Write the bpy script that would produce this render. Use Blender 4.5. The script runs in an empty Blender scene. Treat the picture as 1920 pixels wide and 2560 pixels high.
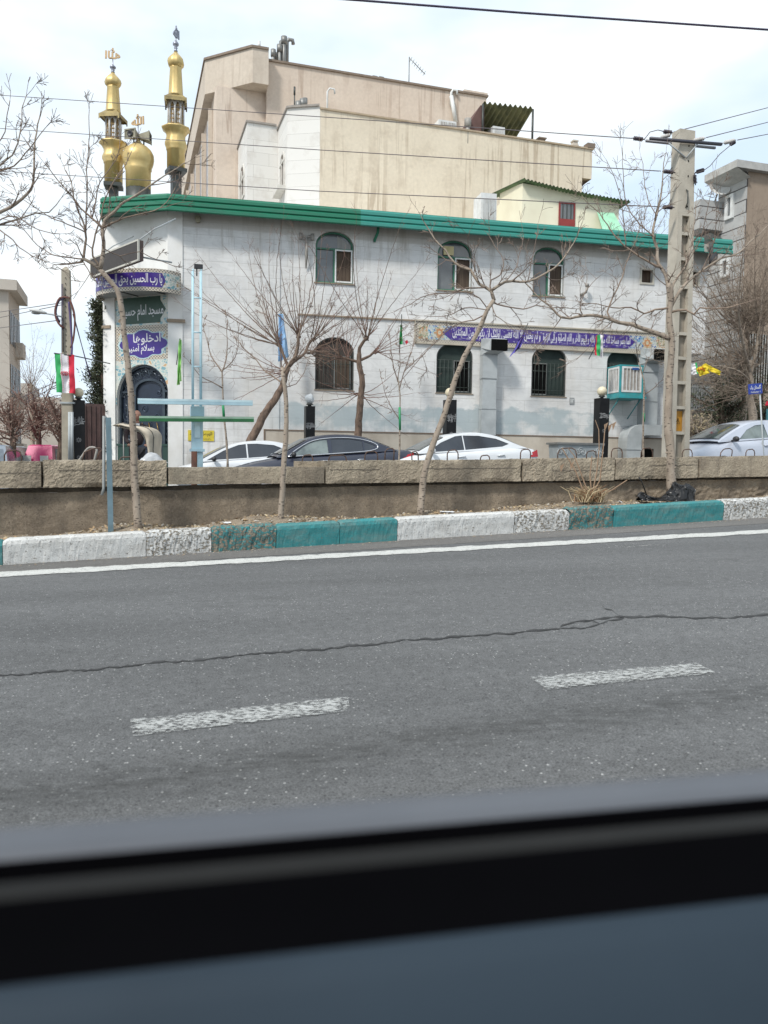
import bpy, bmesh, math, random
from mathutils import Vector, Matrix, noise
C = bpy.context.scene.collection
sc = bpy.context.scene
R = math.radians
# ------------------------------------------------------------------ camera
H = 1.45          # eye height above the road
FPX = 2000.0      # focal length in pixels of the 1920x2560 photograph
PITCH = math.atan(120 / FPX); ROLL = 0.014
_f = Vector((0, math.cos(PITCH), -math.sin(PITCH))); _r0 = Vector((1, 0, 0)); _u0 = _r0.cross(_f)
_u = (_u0 - ROLL * _r0).normalized(); _r = (_r0 + ROLL * _u0).normalized()
cam = bpy.data.cameras.new('camera'); cam_o = bpy.data.objects.new('camera', cam); C.objects.link(cam_o)
cam_o.matrix_world = Matrix(((_r.x, _u.x, -_f.x, 0), (_r.y, _u.y, -_f.y, 0), (_r.z, _u.z, -_f.z, H), (0, 0, 0, 1)))
cam.sensor_fit = 'VERTICAL'; cam.sensor_height = 36; cam.lens = 36 * FPX / 2560
cam.clip_start = 0.02; cam.clip_end = 3000
cam.dof.use_dof = True; cam.dof.focus_distance = 21; cam.dof.aperture_fstop = 3.4
sc.camera = cam_o
# ------------------------------------------------------------------ world and sun
SUN_EL, SUN_DIR = 48, Vector((-0.58, -0.81, 0)).normalized()
wd = bpy.data.worlds.new("World"); sc.world = wd; wd.use_nodes = True
wn = wd.node_tree.nodes; wl = wd.node_tree.links; bg = wn['Background']
sky = wn.new('ShaderNodeTexSky'); sky.sky_type = 'NISHITA'; sky.sun_disc = False
sky.sun_elevation = R(SUN_EL); sky.sun_rotation = math.atan2(SUN_DIR.x, SUN_DIR.y)
sky.air_density = 1.0; sky.dust_density = .6
tc = wn.new('ShaderNodeTexCoord'); mp = wn.new('ShaderNodeMapping'); mp.inputs['Scale'].default_value = (1.3, 1.3, 3.2)
mp.inputs['Location'].default_value = (0.35, 0.1, 0.2)
nz = wn.new('ShaderNodeTexNoise'); nz.inputs['Scale'].default_value = 1.7; nz.inputs['Detail'].default_value = 5; nz.inputs['Roughness'].default_value = .5
cr = wn.new('ShaderNodeValToRGB'); cr.color_ramp.elements[0].position = .44; cr.color_ramp.elements[1].position = .64
cr.color_ramp.elements[0].color = (.42,.42,.42,1); cr.color_ramp.elements[1].color = (1, 1, 1, 1)
mx = wn.new('ShaderNodeMix'); mx.data_type = 'RGBA'
wl.new(tc.outputs['Generated'], mp.inputs['Vector']); wl.new(mp.outputs[0], nz.inputs['Vector']); wl.new(nz.outputs[0], cr.inputs[0])
wl.new(cr.outputs[0], mx.inputs['Factor']); m2 = wn.new('ShaderNodeMix'); m2.data_type = 'RGBA'; m2.inputs['Factor'].default_value = .7; wl.new(sky.outputs[0], m2.inputs['A']); m2.inputs['B'].default_value = (4.6, 7.0, 9.6, 1); wl.new(m2.outputs['Result'], mx.inputs['A']); mx.inputs['B'].default_value = (8.9, 9.3, 9.45, 1)
wl.new(mx.outputs['Result'], bg.inputs[0]); bg.inputs[1].default_value = 0.1
sun = bpy.data.lights.new('sun', 'SUN'); sun.energy = 2.7; sun.angle = R(8); sun.color = (1, .96, .9)
sun_o = bpy.data.objects.new('sun', sun); C.objects.link(sun_o)
_sd = Vector((SUN_DIR.x * math.cos(R(SUN_EL)), SUN_DIR.y * math.cos(R(SUN_EL)), math.sin(R(SUN_EL))))
sun_o.rotation_euler = _sd.to_track_quat('Z', 'Y').to_euler(); sun_o.location = (-20, -20, 40)
sc.view_settings.view_transform = 'Standard'; sc.view_settings.look = 'None'
sc.view_settings.exposure = 0.34; sc.view_settings.gamma = 1; sc.view_settings.use_curve_mapping = False
sc.cycles.max_bounces = 6; sc.cycles.transparent_max_bounces = 12

# ------------------------------------------------------------------ geometry of the street
TH = R(17.5)
U = Vector((math.cos(TH), math.sin(TH), 0)); V = Vector((-math.sin(TH), math.cos(TH), 0))
G = 0.044                                             # the road climbs to the right
CAM = Vector((0, 0, H))
def road_z(u): return G * u
def far_z(u): return 0.40 + 0.05 * u
def W(u, v, z=0.0):
    p = U * u + V * v; return Vector((p.x, p.y, z))
def ray(px, py): return _f + (px - 960) / FPX * _r - (py - 1280) / FPX * _u
def at_y(px, py, Y):
    d = ray(px, py); return CAM + d * (Y / d.y)
def on_v(px, py, v):
    d = ray(px, py); return CAM + d * (v / d.dot(V))
def on_slope(px, py, dz=0.0, g=G):
    d = ray(px, py); return CAM + d * ((dz - H) / (d.z - g * d.dot(U)))
def uv(p): return p.dot(U), p.dot(V)
class Frame:
    """vertical plane: origin O on it, dx = direction to the viewer's right; local y points away from the viewer"""
    def __init__(s, O, dx):
        s.O = Vector((O.x, O.y, 0)); s.dx = dx.normalized(); s.dy = Vector((-s.dx.y, s.dx.x, 0))
        s.rz = math.atan2(s.dx.y, s.dx.x)
        s.M = Matrix.Translation(s.O) @ Matrix.Rotation(s.rz, 4, 'Z')
    def p(s, px, py, y=0.0):
        d = ray(px, py); t = ((s.O + s.dy * y) - Vector((0, 0, 0))).dot(s.dy) / d.dot(s.dy)
        q = CAM + d * t; return ((q - s.O).dot(s.dx), q.z)

# ------------------------------------------------------------------ materials
def lin(c):
    return tuple((x / 12.92 if x <= .04045 else ((x + .055) / 1.055) ** 2.4) for x in c)
class NT:
    def __init__(s, name):
        s.m = bpy.data.materials.new(name); s.m.use_nodes = True
        s.n = s.m.node_tree.nodes; s.l = s.m.node_tree.links; s.b = s.n['Principled BSDF']; s.out = s.n['Material Output']
        s._tc = None
    def co(s, scale=(1, 1, 1), loc=(0, 0, 0), rot=(0, 0, 0)):
        if s._tc is None: s._tc = s.n.new('ShaderNodeTexCoord')
        mp = s.n.new('ShaderNodeMapping'); mp.inputs['Scale'].default_value = scale; mp.inputs['Location'].default_value = loc; mp.inputs['Rotation'].default_value = rot
        s.l.new(s._tc.outputs['Object'], mp.inputs[0]); return mp.outputs[0]
    def xyz(s):
        sp = s.n.new('ShaderNodeSeparateXYZ'); s.l.new(s.co(), sp.inputs[0]); return sp.outputs
    def comb(s, a, b, c=0.0):
        cb = s.n.new('ShaderNodeCombineXYZ')
        for i, x in enumerate((a, b, c)):
            if isinstance(x, (int, float)): cb.inputs[i].default_value = x
            else: s.l.new(x, cb.inputs[i])
        return cb.outputs[0]
    def noise(s, scale=5, detail=4, rough=.55, vec=None, dist=0):
        n = s.n.new('ShaderNodeTexNoise'); n.inputs['Scale'].default_value = scale; n.inputs['Detail'].default_value = detail
        n.inputs['Roughness'].default_value = rough; n.inputs['Distortion'].default_value = dist
        s.l.new(vec if vec is not None else s.co(), n.inputs['Vector']); return n.outputs[0]
    def voro(s, scale=5, vec=None, out='Distance', feature='F1'):
        n = s.n.new('ShaderNodeTexVoronoi'); n.feature = feature; n.inputs['Scale'].default_value = scale
        s.l.new(vec if vec is not None else s.co(), n.inputs['Vector']); return n.outputs[out]
    def ramp(s, fac, stops, const=False):
        r = s.n.new('ShaderNodeValToRGB'); e = r.color_ramp.elements
        if const: r.color_ramp.interpolation = 'CONSTANT'
        while len(e) < len(stops): e.new(.5)
        for el, (p, c) in zip(e, stops):
            el.position = p; el.color = (c, c, c, 1) if isinstance(c, (int, float)) else (*c, 1)
        s.l.new(fac, r.inputs[0]); return r.outputs[0]
    def math(s, op, a, b=0.0, c=None):
        m = s.n.new('ShaderNodeMath'); m.operation = op
        for i, x in enumerate((a, b) if c is None else (a, b, c)):
            if isinstance(x, (int, float)): m.inputs[i].default_value = x
            else: s.l.new(x, m.inputs[i])
        return m.outputs[0]
    def mix(s, fac, a, b, mode='MIX'):
        m = s.n.new('ShaderNodeMix'); m.data_type = 'RGBA'; m.blend_type = mode
        for k, x in (('Factor', fac), ('A', a), ('B', b)):
            if isinstance(x, (int, float)): m.inputs[k].default_value = x if k == 'Factor' else (x, x, x, 1)
            elif isinstance(x, tuple): m.inputs[k].default_value = (*x, 1)
            else: s.l.new(x, m.inputs[k])
        return m.outputs['Result']
    def brick(s, vec, w, h, c1, c2, mortar, ms=.008, off=.5):
        b = s.n.new('ShaderNodeTexBrick'); b.offset = off; b.inputs['Scale'].default_value = 1
        b.inputs['Brick Width'].default_value = w; b.inputs['Row Height'].default_value = h
        b.inputs['Mortar Size'].default_value = ms; b.inputs['Mortar Smooth'].default_value = .2
        b.inputs['Color1'].default_value = (*c1, 1); b.inputs['Color2'].default_value = (*c2, 1); b.inputs['Mortar'].default_value = (*mortar, 1)
        s.l.new(vec, b.inputs['Vector']); return b.outputs[0], b.outputs[1]
    def color(s, x):
        if isinstance(x, tuple): s.b.inputs['Base Color'].default_value = (*x, 1)
        else: s.l.new(x, s.b.inputs['Base Color'])
    def bump(s, h, strength=.4, dist=.02):
        b = s.n.new('ShaderNodeBump'); b.inputs['Strength'].default_value = strength; b.inputs['Distance'].default_value = dist
        s.l.new(h, b.inputs['Height']); s.l.new(b.outputs[0], s.b.inputs['Normal'])
    def fin(s, rough=.7, metal=0.0, spec=None):
        if isinstance(rough, (int, float)): s.b.inputs['Roughness'].default_value = rough
        else: s.l.new(rough, s.b.inputs['Roughness'])
        s.b.inputs['Metallic'].default_value = metal
        if spec is not None: s.b.inputs['Specular IOR Level'].default_value = spec
        return s.m
    def alpha(s, a): s.l.new(a, s.b.inputs['Alpha'])
_mc = {}
def mat(name, c, rough=.7, metal=0.0, c2=None, scale=4.0, lo=.4, hi=.65, bump=0.0, bscale=None, stretch=(1, 1, 1), spec=None):
    """plain procedural material: two tones mixed by noise, with a little relief"""
    if name in _mc: return _mc[name]
    t = NT(name)
    if c2 is None: c2 = tuple(x * .8 for x in c)
    v = t.co(stretch)
    t.color(t.ramp(t.noise(scale, 6, .6, v), [(lo, c), (hi, c2)]))
    if bump: t.bump(t.noise(bscale or scale * 6, 5, .6, v), bump)
    _mc[name] = t.fin(rough, metal, spec); return _mc[name]

# ------------------------------------------------------------------ mesh helpers
class MB:
    def __init__(s): s.v = []; s.f = []; s.mi = []; s.sm = []; s.cur = 0; s.smooth = False
    def add(s, vs, fs, sm=None):
        o = len(s.v); s.v += [tuple(x) for x in vs]; s.f += [tuple(i + o for i in f) for f in fs]
        s.mi += [s.cur] * len(fs); s.sm += [s.smooth if sm is None else sm] * len(fs); return s
    def box(s, x0, x1, y0, y1, z0, z1):
        vs = [(x, y, z) for z in (z0, z1) for y in (y0, y1) for x in (x0, x1)]
        return s.add(vs, [(0, 2, 3, 1), (4, 5, 7, 6), (0, 1, 5, 4), (2, 6, 7, 3), (0, 4, 6, 2), (1, 3, 7, 5)], False)
    def quad(s, a, b, c, d): return s.add([a, b, c, d], [(0, 1, 2, 3)], False)
    def hexa(s, lo, hi):                       # 4 bottom + 4 top points
        return s.add(list(lo) + list(hi), [(3, 2, 1, 0), (4, 5, 6, 7), (0, 1, 5, 4), (1, 2, 6, 5), (2, 3, 7, 6), (3, 0, 4, 7)], False)
    def prism(s, pts, z0, z1):                 # plan polygon extruded in z
        n = len(pts); vs = [(p[0], p[1], z0) for p in pts] + [(p[0], p[1], z1) for p in pts]
        return s.add(vs, [tuple(range(n))[::-1], tuple(range(n, 2 * n))] + [(i, (i + 1) % n, n + (i + 1) % n, n + i) for i in range(n)], False)
    def xz(s, pts, y0, y1):                    # x-z polygon extruded in y
        n = len(pts); vs = [(p[0], y0, p[1]) for p in pts] + [(p[0], y1, p[1]) for p in pts]
        return s.add(vs, [tuple(range(n)), tuple(range(n, 2 * n))[::-1]] + [(i, (i + 1) % n, n + (i + 1) % n, n + i) for i in range(n)], False)
    def tube(s, pts, r, n=6, cap=True, sm=True):
        pts = [Vector(p) for p in pts]; rs = r if isinstance(r, (list, tuple)) else [r] * len(pts)
        vs = []; fs = []; a = None
        for i, p in enumerate(pts):
            t = (pts[min(i + 1, len(pts) - 1)] - pts[max(i - 1, 0)])
            t = t.normalized() if t.length > 1e-9 else Vector((0, 0, 1))
            if a is None: a = t.orthogonal().normalized()
            a = (a - t * a.dot(t)); a = a.normalized() if a.length > 1e-6 else t.orthogonal().normalized()
            b = t.cross(a)
            for k in range(n):
                q = 2 * math.pi * k / n; vs.append(p + (a * math.cos(q) + b * math.sin(q)) * rs[i])
        for i in range(len(pts) - 1):
            for k in range(n):
                fs.append((i * n + k, i * n + (k + 1) % n, (i + 1) * n + (k + 1) % n, (i + 1) * n + k))
        if cap: fs += [tuple(range(n))[::-1], tuple(range((len(pts) - 1) * n, len(pts) * n))]
        return s.add(vs, fs, sm)
    def lathe(s, prof, c=(0, 0, 0), n=20, sm=True, facet=0):
        vs = []; fs = []
        for (r, z) in prof:
            for k in range(n):
                q = 2 * math.pi * k / n; rr = r
                if facet: rr = r * math.cos(math.pi / facet) / math.cos((q % (2 * math.pi / facet)) - math.pi / facet)
                vs.append((c[0] + rr * math.cos(q), c[1] + rr * math.sin(q), c[2] + z))
        for i in range(len(prof) - 1):
            for k in range(n): fs.append((i * n + k, i * n + (k + 1) % n, (i + 1) * n + (k + 1) % n, (i + 1) * n + k))
        fs += [tuple(range(n))[::-1], tuple(range((len(prof) - 1) * n, len(prof) * n))]
        return s.add(vs, fs, sm)
    def sphere(s, c, r, n=16, sq=(1, 1, 1)):
        pr = [(r * max(math.sin(math.pi * i / (n // 2)), .001), -r * math.cos(math.pi * i / (n // 2))) for i in range(n // 2 + 1)]
        o = len(s.v); s.lathe(pr, (0, 0, 0), n)
        for i in range(o, len(s.v)):
            x, y, z = s.v[i]; s.v[i] = (c[0] + x * sq[0], c[1] + y * sq[1], c[2] + z * sq[2])
        return s
    def xf(s, M):
        s.v = [tuple(M @ Vector(p)) for p in s.v]; return s
    def grid(s, fn, nu, nv, sm=True):          # fn(a,b) with a,b in 0..1
        vs = [fn(i / nu, j / nv) for j in range(nv + 1) for i in range(nu + 1)]
        return s.add(vs, [(j * (nu + 1) + i, j * (nu + 1) + i + 1, (j + 1) * (nu + 1) + i + 1, (j + 1) * (nu + 1) + i) for j in range(nv) for i in range(nu)], sm)
    def build(s, name, m, parent=None, M=None, label=None):
        me = bpy.data.meshes.new(name)
        if M is not None: s.xf(M)
        me.from_pydata(s.v, [], s.f)
        for mm in (m if isinstance(m, (list, tuple)) else [m]): me.materials.append(mm)
        me.polygons.foreach_set('material_index', s.mi); me.polygons.foreach_set('use_smooth', s.sm)
        bm = bmesh.new(); bm.from_mesh(me); bmesh.ops.recalc_face_normals(bm, faces=bm.faces); bm.to_mesh(me); bm.free()
        o = bpy.data.objects.new(name, me); C.objects.link(o); o.parent = parent
        if label: o['label'] = label
        return o
def tag(o, label, cat, group=None):
    o['label'] = label; o['category'] = cat
    if group: o['group'] = group
    return o
def struct(o): o['kind'] = 'structure'; return o
def stuff(o, label, cat): o['kind'] = 'stuff'; o['label'] = label; o['category'] = cat; return o
def thing(name, label, cat, M=None, group=None, loc=None, rz=0.0):
    o = bpy.data.objects.new(name, None); C.objects.link(o)
    if M is not None: o.matrix_world = M
    else: o.location = loc or (0, 0, 0); o.rotation_euler = (0, 0, rz)
    return tag(o, label, cat, group)
def curve_mesh(c):
    o = bpy.data.objects.new('tmp', c); C.objects.link(o); bpy.context.view_layer.update()
    dg = bpy.context.evaluated_depsgraph_get(); me = bpy.data.meshes.new_from_object(o.evaluated_get(dg))
    vs = [v.co.copy() for v in me.vertices]; fs = [tuple(p.vertices) for p in me.polygons]
    bpy.data.objects.remove(o); bpy.data.meshes.remove(me); bpy.data.curves.remove(c); return vs, fs
def plate(mb, outer, holes, y0, y1):
    """flat plate in x-z with holes, from depth y0 to y1"""
    c = bpy.data.curves.new('tmp', 'CURVE'); c.dimensions = '2D'; c.fill_mode = 'BOTH'; c.extrude = (y1 - y0) / 2
    for loop in [outer] + list(holes):
        sp = c.splines.new('POLY'); sp.points.add(len(loop) - 1); sp.use_cyclic_u = True
        for p, q in zip(sp.points, loop): p.co = (q[0], q[1], 0, 1)
    vs, fs = curve_mesh(c); ym = (y0 + y1) / 2
    mb.add([(v.x, ym - v.z, v.y) for v in vs], fs, False); return mb
def rect(x0, x1, z0, z1): return [(x0, z0), (x1, z0), (x1, z1), (x0, z1)]
def arch(x0, x1, z0, zt, rise=None, n=14, point=0.0):
    w = (x1 - x0) / 2; cx = (x0 + x1) / 2; rise = rise if rise is not None else w * .74
    pts = [(x0, z0), (x1, z0)]
    for i in range(n + 1):
        a = math.pi * i / n; pts.append((cx + w * math.cos(a), zt - rise + rise * (math.sin(a) * (1 - point) + point * (1 - abs(math.cos(a))))))
    return pts
# Arabic script: contextual forms and right-to-left order
_AR = {'ا': 'FE8D FE8E', 'ب': 'FE8F FE90 FE91 FE92', 'ة': 'FE93 FE94', 'ت': 'FE95 FE96 FE97 FE98', 'ث': 'FE99 FE9A FE9B FE9C', 'ج': 'FE9D FE9E FE9F FEA0', 'ح': 'FEA1 FEA2 FEA3 FEA4',
 'خ': 'FEA5 FEA6 FEA7 FEA8', 'د': 'FEA9 FEAA', 'ذ': 'FEAB FEAC', 'ر': 'FEAD FEAE', 'ز': 'FEAF FEB0', 'س': 'FEB1 FEB2 FEB3 FEB4', 'ش': 'FEB5 FEB6 FEB7 FEB8', 'ص': 'FEB9 FEBA FEBB FEBC',
 'ض': 'FEBD FEBE FEBF FEC0', 'ظ': 'FEC5 FEC6 FEC7 FEC8', 'ع': 'FEC9 FECA FECB FECC', 'ف': 'FED1 FED2 FED3 FED4', 'ق': 'FED5 FED6 FED7 FED8', 'ک': 'FB8E FB8F FB90 FB91', 'گ': 'FB92 FB93 FB94 FB95',
 'ل': 'FEDD FEDE FEDF FEE0', 'م': 'FEE1 FEE2 FEE3 FEE4', 'ن': 'FEE5 FEE6 FEE7 FEE8', 'ه': 'FEE9 FEEA FEEB FEEC', 'و': 'FEED FEEE', 'ی': 'FBFC FBFD FBFE FBFF', 'آ': 'FE81 FE82', 'ئ': 'FE89 FE8A FE8B FE8C'}
_AR = {k: [chr(int(x, 16)) for x in v.split()] for k, v in _AR.items()}
def shape_ar(s):
    out = []; i = 0; prev = False
    while i < len(s):
        ch = s[i]
        if ch == 'ل' and i + 1 < len(s) and s[i + 1] == 'ا':
            out.append('\uFEFC' if prev else '\uFEFB'); prev = False; i += 2; continue
        if ch in _AR:
            f = _AR[ch]; nxt = i + 1 < len(s) and s[i + 1] in _AR; dual = len(f) == 4
            if prev and nxt and dual: out.append(f[3])
            elif prev: out.append(f[1])
            elif nxt and dual: out.append(f[2])
            else: out.append(f[0])
            prev = dual
        else: out.append(ch); prev = False
        i += 1
    return ''.join(reversed(out))
def text_geo(s, ext=.003, bold=0.0):
    c = bpy.data.curves.new('tmp', 'FONT'); c.body = s; c.size = 1; c.extrude = ext; c.resolution_u = 3; c.offset = bold
    vs, fs = curve_mesh(c)
    x0 = min(v.x for v in vs); x1 = max(v.x for v in vs); z0 = min(v.y for v in vs); z1 = max(v.y for v in vs)
    return [((v.x - x0) / (x1 - x0), v.z, (v.y - z0) / (z1 - z0)) for v in vs], fs
def text_in(mb, s, x0, x1, z0, z1, y, th=.004, bold=0.0, ar=True, mapf=None):
    """the writing s fitted into a rectangle of the x-z plane, standing proud towards the viewer"""
    vs, fs = text_geo(shape_ar(s) if ar else s, .5, bold)
    pts = [(x0 + a * (x1 - x0), y - (h + .5) * th, z0 + b * (z1 - z0)) for a, h, b in vs]
    if mapf: pts = [mapf(*p) for p in pts]
    mb.add(pts, fs, False); return mb
def nvec(p, sc=1.0, seed=0.0): return noise.noise_vector(Vector(p) * sc + Vector((seed, seed * 1.7, -seed)))
def nval(p, sc=1.0, seed=0.0): return noise.noise(Vector(p) * sc + Vector((seed, seed * 1.7, -seed)))
# ================================================================== ROAD, KERB, SOIL, RETAINING WALL
def mat_asphalt(name, base, k=1.0):
    t = NT(name); v = t.co()
    a = t.ramp(t.noise(.35, 4, .6, t.co((.35, 1.6, 1), rot=(0, 0, -TH))), [(.3, tuple(x * .78 for x in base)), (.7, tuple(x * 1.18 for x in base))])
    fine = t.ramp(t.noise(95, 3, .7, v), [(.3, .45), (.5, 1.0), (.72, 1.6)])
    a = t.mix(1, a, fine, 'MULTIPLY')
    a = t.mix(1, a, t.ramp(t.noise(14, 4, .6, v), [(.3, .84), (.7, 1.14)]), 'MULTIPLY')
    # pale chips and dark pits in the surface
    ch = t.math('MULTIPLY', t.ramp(t.voro(31, v), [(.0, 1), (.16, 1), (.2, 0)]), t.ramp(t.voro(31, v, 'Color'), [(.55, 0), (.6, 1)], True))
    ch = t.math('MULTIPLY', ch, t.ramp(t.noise(.9, 5, .7, t.co(loc=(9, 3, 0))), [(.38, .15), (.6, 1)]))
    a = t.mix(t.math('MULTIPLY', ch, .95 * k), a, (.50, .50, .48))
    pit = t.math('MULTIPLY', t.ramp(t.voro(30, t.co(loc=(3, 7, 1))), [(.0, 1), (.2, 1), (.26, 0)]), t.ramp(t.voro(30, t.co(loc=(3, 7, 1)), 'Color'), [(.62, 0), (.66, 1)], True))
    a = t.mix(t.math('MULTIPLY', pit, .85 * k), a, (.045, .045, .047))
    # worn dark streaks in the wheel track of the near lane
    sp = t.n.new('ShaderNodeSeparateXYZ'); t.l.new(t.co(rot=(0, 0, -TH)), sp.inputs[0])
    tr = t.math('SUBTRACT', 1.0, t.math('MINIMUM', 1.0, t.math('MULTIPLY', t.math('ABSOLUTE', t.math('SUBTRACT', sp.outputs[1], 3.72)), 2.6)))
    st = t.math('MULTIPLY', tr, t.ramp(t.noise(8, 7, .75, t.co((.6, 1.6, 1), rot=(0, 0, -TH))), [(.36, 0), (.66, 1)]))
    a = t.mix(t.math('MULTIPLY', st, .8), a, (.034, .034, .032))
    oil = t.ramp(t.noise(1.1, 5, .6, t.co((.6, 1.2, 1), (4, 2, 0), (0, 0, -TH))), [(.62, 0), (.74, 1)]); a = t.mix(t.math('MULTIPLY', oil, .35), a, (.05, .05, .048))
    t.color(a); t.bump(t.noise(120, 3, .7, v), .55, .008)
    return t.fin(.9, 0, .3)
M_road = mat_asphalt('asphalt', (.116, .117, .117))
M_gutter = mat_asphalt('gutter_asphalt', (.14, .134, .126), .5)
M_far = mat('far_street_asphalt', (.12, .12, .12), .9, c2=(.09, .09, .09), bump=.2)
M_ground = mat('earth', (.2, .17, .13), .95, c2=(.14, .12, .09), scale=.4)
def sheet(name, u0, u1, v0, v1, zf, m, nu=1, nv=1):
    mb = MB(); mb.grid(lambda a, b: W(u0 + a * (u1 - u0), v0 + b * (v1 - v0), zf(u0 + a * (u1 - u0))), nu, nv, False)
    return struct(mb.build(name, m))
sheet('ground', -420, 420, -300, 700, lambda u: G * u - .35, M_ground)
sheet('road', -60, 90, -7.5, 11.9, road_z, M_road)
sheet('gutter', -60, 90, 11.6, 12.52, lambda u: road_z(u) + .004, M_gutter)
# painted lines -------------------------------------------------------
def mat_paint(name, c, lo, hi, sc=26, rough=.7):
    t = NT(name); t.color(t.ramp(t.noise(9, 4, .6), [(.35, c), (.7, tuple(x * .86 for x in c))]))
    n = t.noise(sc, 5, .75, t.co((.55, 1.3, 1), rot=(0, 0, -TH))); at = t.n.new('ShaderNodeAttribute'); at.attribute_name = 'edge'; t.alpha(t.ramp(t.math('ADD', n, t.math('MULTIPLY', t.math('SUBTRACT', at.outputs['Fac'], 1.0), .06)), [(lo, 0), (hi, 1)]))
    t.bump(t.noise(90, 3, .6), .3, .006); return t.fin(rough)
M_line = mat_paint('road_paint', (.55, .55, .52), .35, .42, 34)
M_worn = mat_paint('worn_road_paint', (.42, .425, .41), .43, .52, 46)
M_ghost = mat_paint('ghost_road_paint', (.5, .5, .48), .58, .62, 18)
def strip(name, pts_top, pts_bot, m, dz=.008):
    mb = MB(); n = len(pts_top); vs = []; ev = []
    for r in range(7):
        f = r / 6
        for k, (p, q) in enumerate(zip(pts_top, pts_bot)):
            vs.append(on_slope(p[0] + (q[0] - p[0]) * f, p[1] + (q[1] - p[1]) * f, dz=dz)); ev.append(min(1, min(f, 1 - f) * 3.2, min(k, n - 1 - k) * .5))
    mb.add(vs, [(r * n + i, r * n + i + 1, (r + 1) * n + i + 1, (r + 1) * n + i) for r in range(6) for i in range(n - 1)], False); o = mb.build(name, m)
    at = o.data.attributes.new('edge', 'FLOAT', 'POINT'); at.data.foreach_set('value', ev); return struct(o)
def line_pts(x0, y0, x1, y1, n, jit, rnd):
    return [(x0 + (x1 - x0) * i / n, y0 + (y1 - y0) * i / n + rnd.uniform(-jit, jit)) for i in range(n + 1)]
rnd = random.Random(5)
strip('edge_line_marking', line_pts(-1200, 1496, 3120, 1257, 180, 1.0, rnd), line_pts(-1200, 1509.7, 3120, 1264.8, 180, 1.0, rnd), M_line)
strip('lane_marking', line_pts(326, 1798, 870, 1741, 30, .6, rnd), line_pts(333, 1840, 876, 1776, 30, .6, rnd), M_worn)
strip('lane_marking', line_pts(1326, 1692, 1742, 1657, 26, .6, rnd), line_pts(1366, 1724, 1790, 1682, 26, .6, rnd), M_worn)
strip('old_paint_patch', line_pts(1440, 1372, 1660, 1352, 10, 2, rnd), line_pts(1452, 1379, 1720, 1362, 10, 2, rnd), M_ghost, .004)
# crack ---------------------------------------------------------------
M_crack = mat('dark_crack', (.028, .028, .028), .95, c2=(.05, .05, .05))  # dark tone of the crack line itself, laid as a flat strip
def crack(pts, w, seed):
    rnd = random.Random(seed); mb = MB(); fine = []
    for (a, b), (c, d) in zip(pts, pts[1:]):
        n = max(2, int(abs(c - a) / 9))
        for i in range(n): fine.append((a + (c - a) * i / n, b + (d - b) * i / n))
    fine.append(pts[-1]); vs = []; off = 0
    for i, (x, y) in enumerate(fine):
        off = off * .7 + rnd.uniform(-2, 2); ww = w * rnd.uniform(.2, 1.6) * (.5 if i in (0, len(fine) - 1) else 1)
        vs += [on_slope(x, y + off - ww, dz=.005), on_slope(x, y + off + ww, dz=.005)]
    mb.add(vs, [(2 * i, 2 * i + 1, 2 * i + 3, 2 * i + 2) for i in range(len(fine) - 1)], False); return mb
mb = crack([(-1100, 1788), (-600, 1739), (-60, 1692), (0, 1688), (200, 1675), (420, 1654), (600, 1637), (800, 1622), (1000, 1602), (1200, 1588), (1350, 1574), (1398, 1569)], 1.9, 1)
for pts, w, s in [([(1398, 1571), (1405, 1562), (1440, 1552), (1500, 1547), (1560, 1541), (1640, 1538), (1700, 1541), (1780, 1542), (1860, 1541), (1990, 1539), (2400, 1520), (2900, 1490)], 1.9, 2),
                  ([(1402, 1571), (1450, 1571), (1490, 1561), (1520, 1550), (1560, 1543)], 1.4, 3), ([(1548, 1540), (1530, 1527), (1512, 1520), (1500, 1506)], .9, 4),
                  ([(1460, 1552), (1472, 1549), (1500, 1556)], .8, 5)]:
    q = crack(pts, w, s); mb.add(q.v, q.f)
struct(mb.build('road_crack', M_crack))

# kerb ----------------------------------------------------------------
def mat_chipped(name, paint, lo, hi, sc=9.0):
    t = NT(name); v = t.co((1, 1, 1.6))
    conc = t.ramp(t.noise(22, 5, .7, v), [(.35, (.30, .26, .20)), (.65, (.17, .145, .11))])
    pc = t.ramp(t.noise(4, 4, .6, v), [(.35, paint), (.7, tuple(x * .8 for x in paint))])
    n = t.noise(sc, 7, .72, v, .4)
    pc = t.mix(t.math('MULTIPLY', t.ramp(t.noise(2.6, 6, .7, t.co((1, 1, 2.5))), [(.45, 0), (.65, 1)]), .28), pc, (.27, .24, .2))
    pc = t.mix(t.math('MULTIPLY', t.ramp(t.noise(60, 3, .7), [(.55, 0), (.66, 1)]), .5), pc, (.16, .14, .12))
    t.color(t.mix(t.ramp(n, [(lo, 0), (hi, 1)]), conc, pc)); t.bump(t.mix(.5, t.ramp(n, [(lo, 0), (hi, 1)]), t.noise(36, 5, .75, v)), 1.0, .02)
    return t.fin(.75)
TEAL = (.03, .225, .235); WHT = (.64, .64, .62)
KM = [mat_chipped('kerb_white_paint', WHT, .35, .385, 20), mat_chipped('kerb_chipped_white_paint', WHT, .44, .47, 20),
      mat_chipped('kerb_teal_paint', TEAL, .335, .365, 16), mat_chipped('kerb_chipped_teal_paint', TEAL, .47, .51, 17)]
def kerb_u(px, py): return uv(on_v(px, py, 12.55))[0]
kb = [(-700, -345, 0), (-345, 6, 2), (6, 365, 0), (365, 528, 1), (528, 690, 3), (690, 848, 2), (848, 992, 2), (992, 1283, 0), (1283, 1420, 1), (1420, 1530, 3), (1530, 1805, 2), (1805, 2160, 1), (2160, 2600, 2)]
mb = MB(); V0, V1 = 12.5, 12.76
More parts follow.
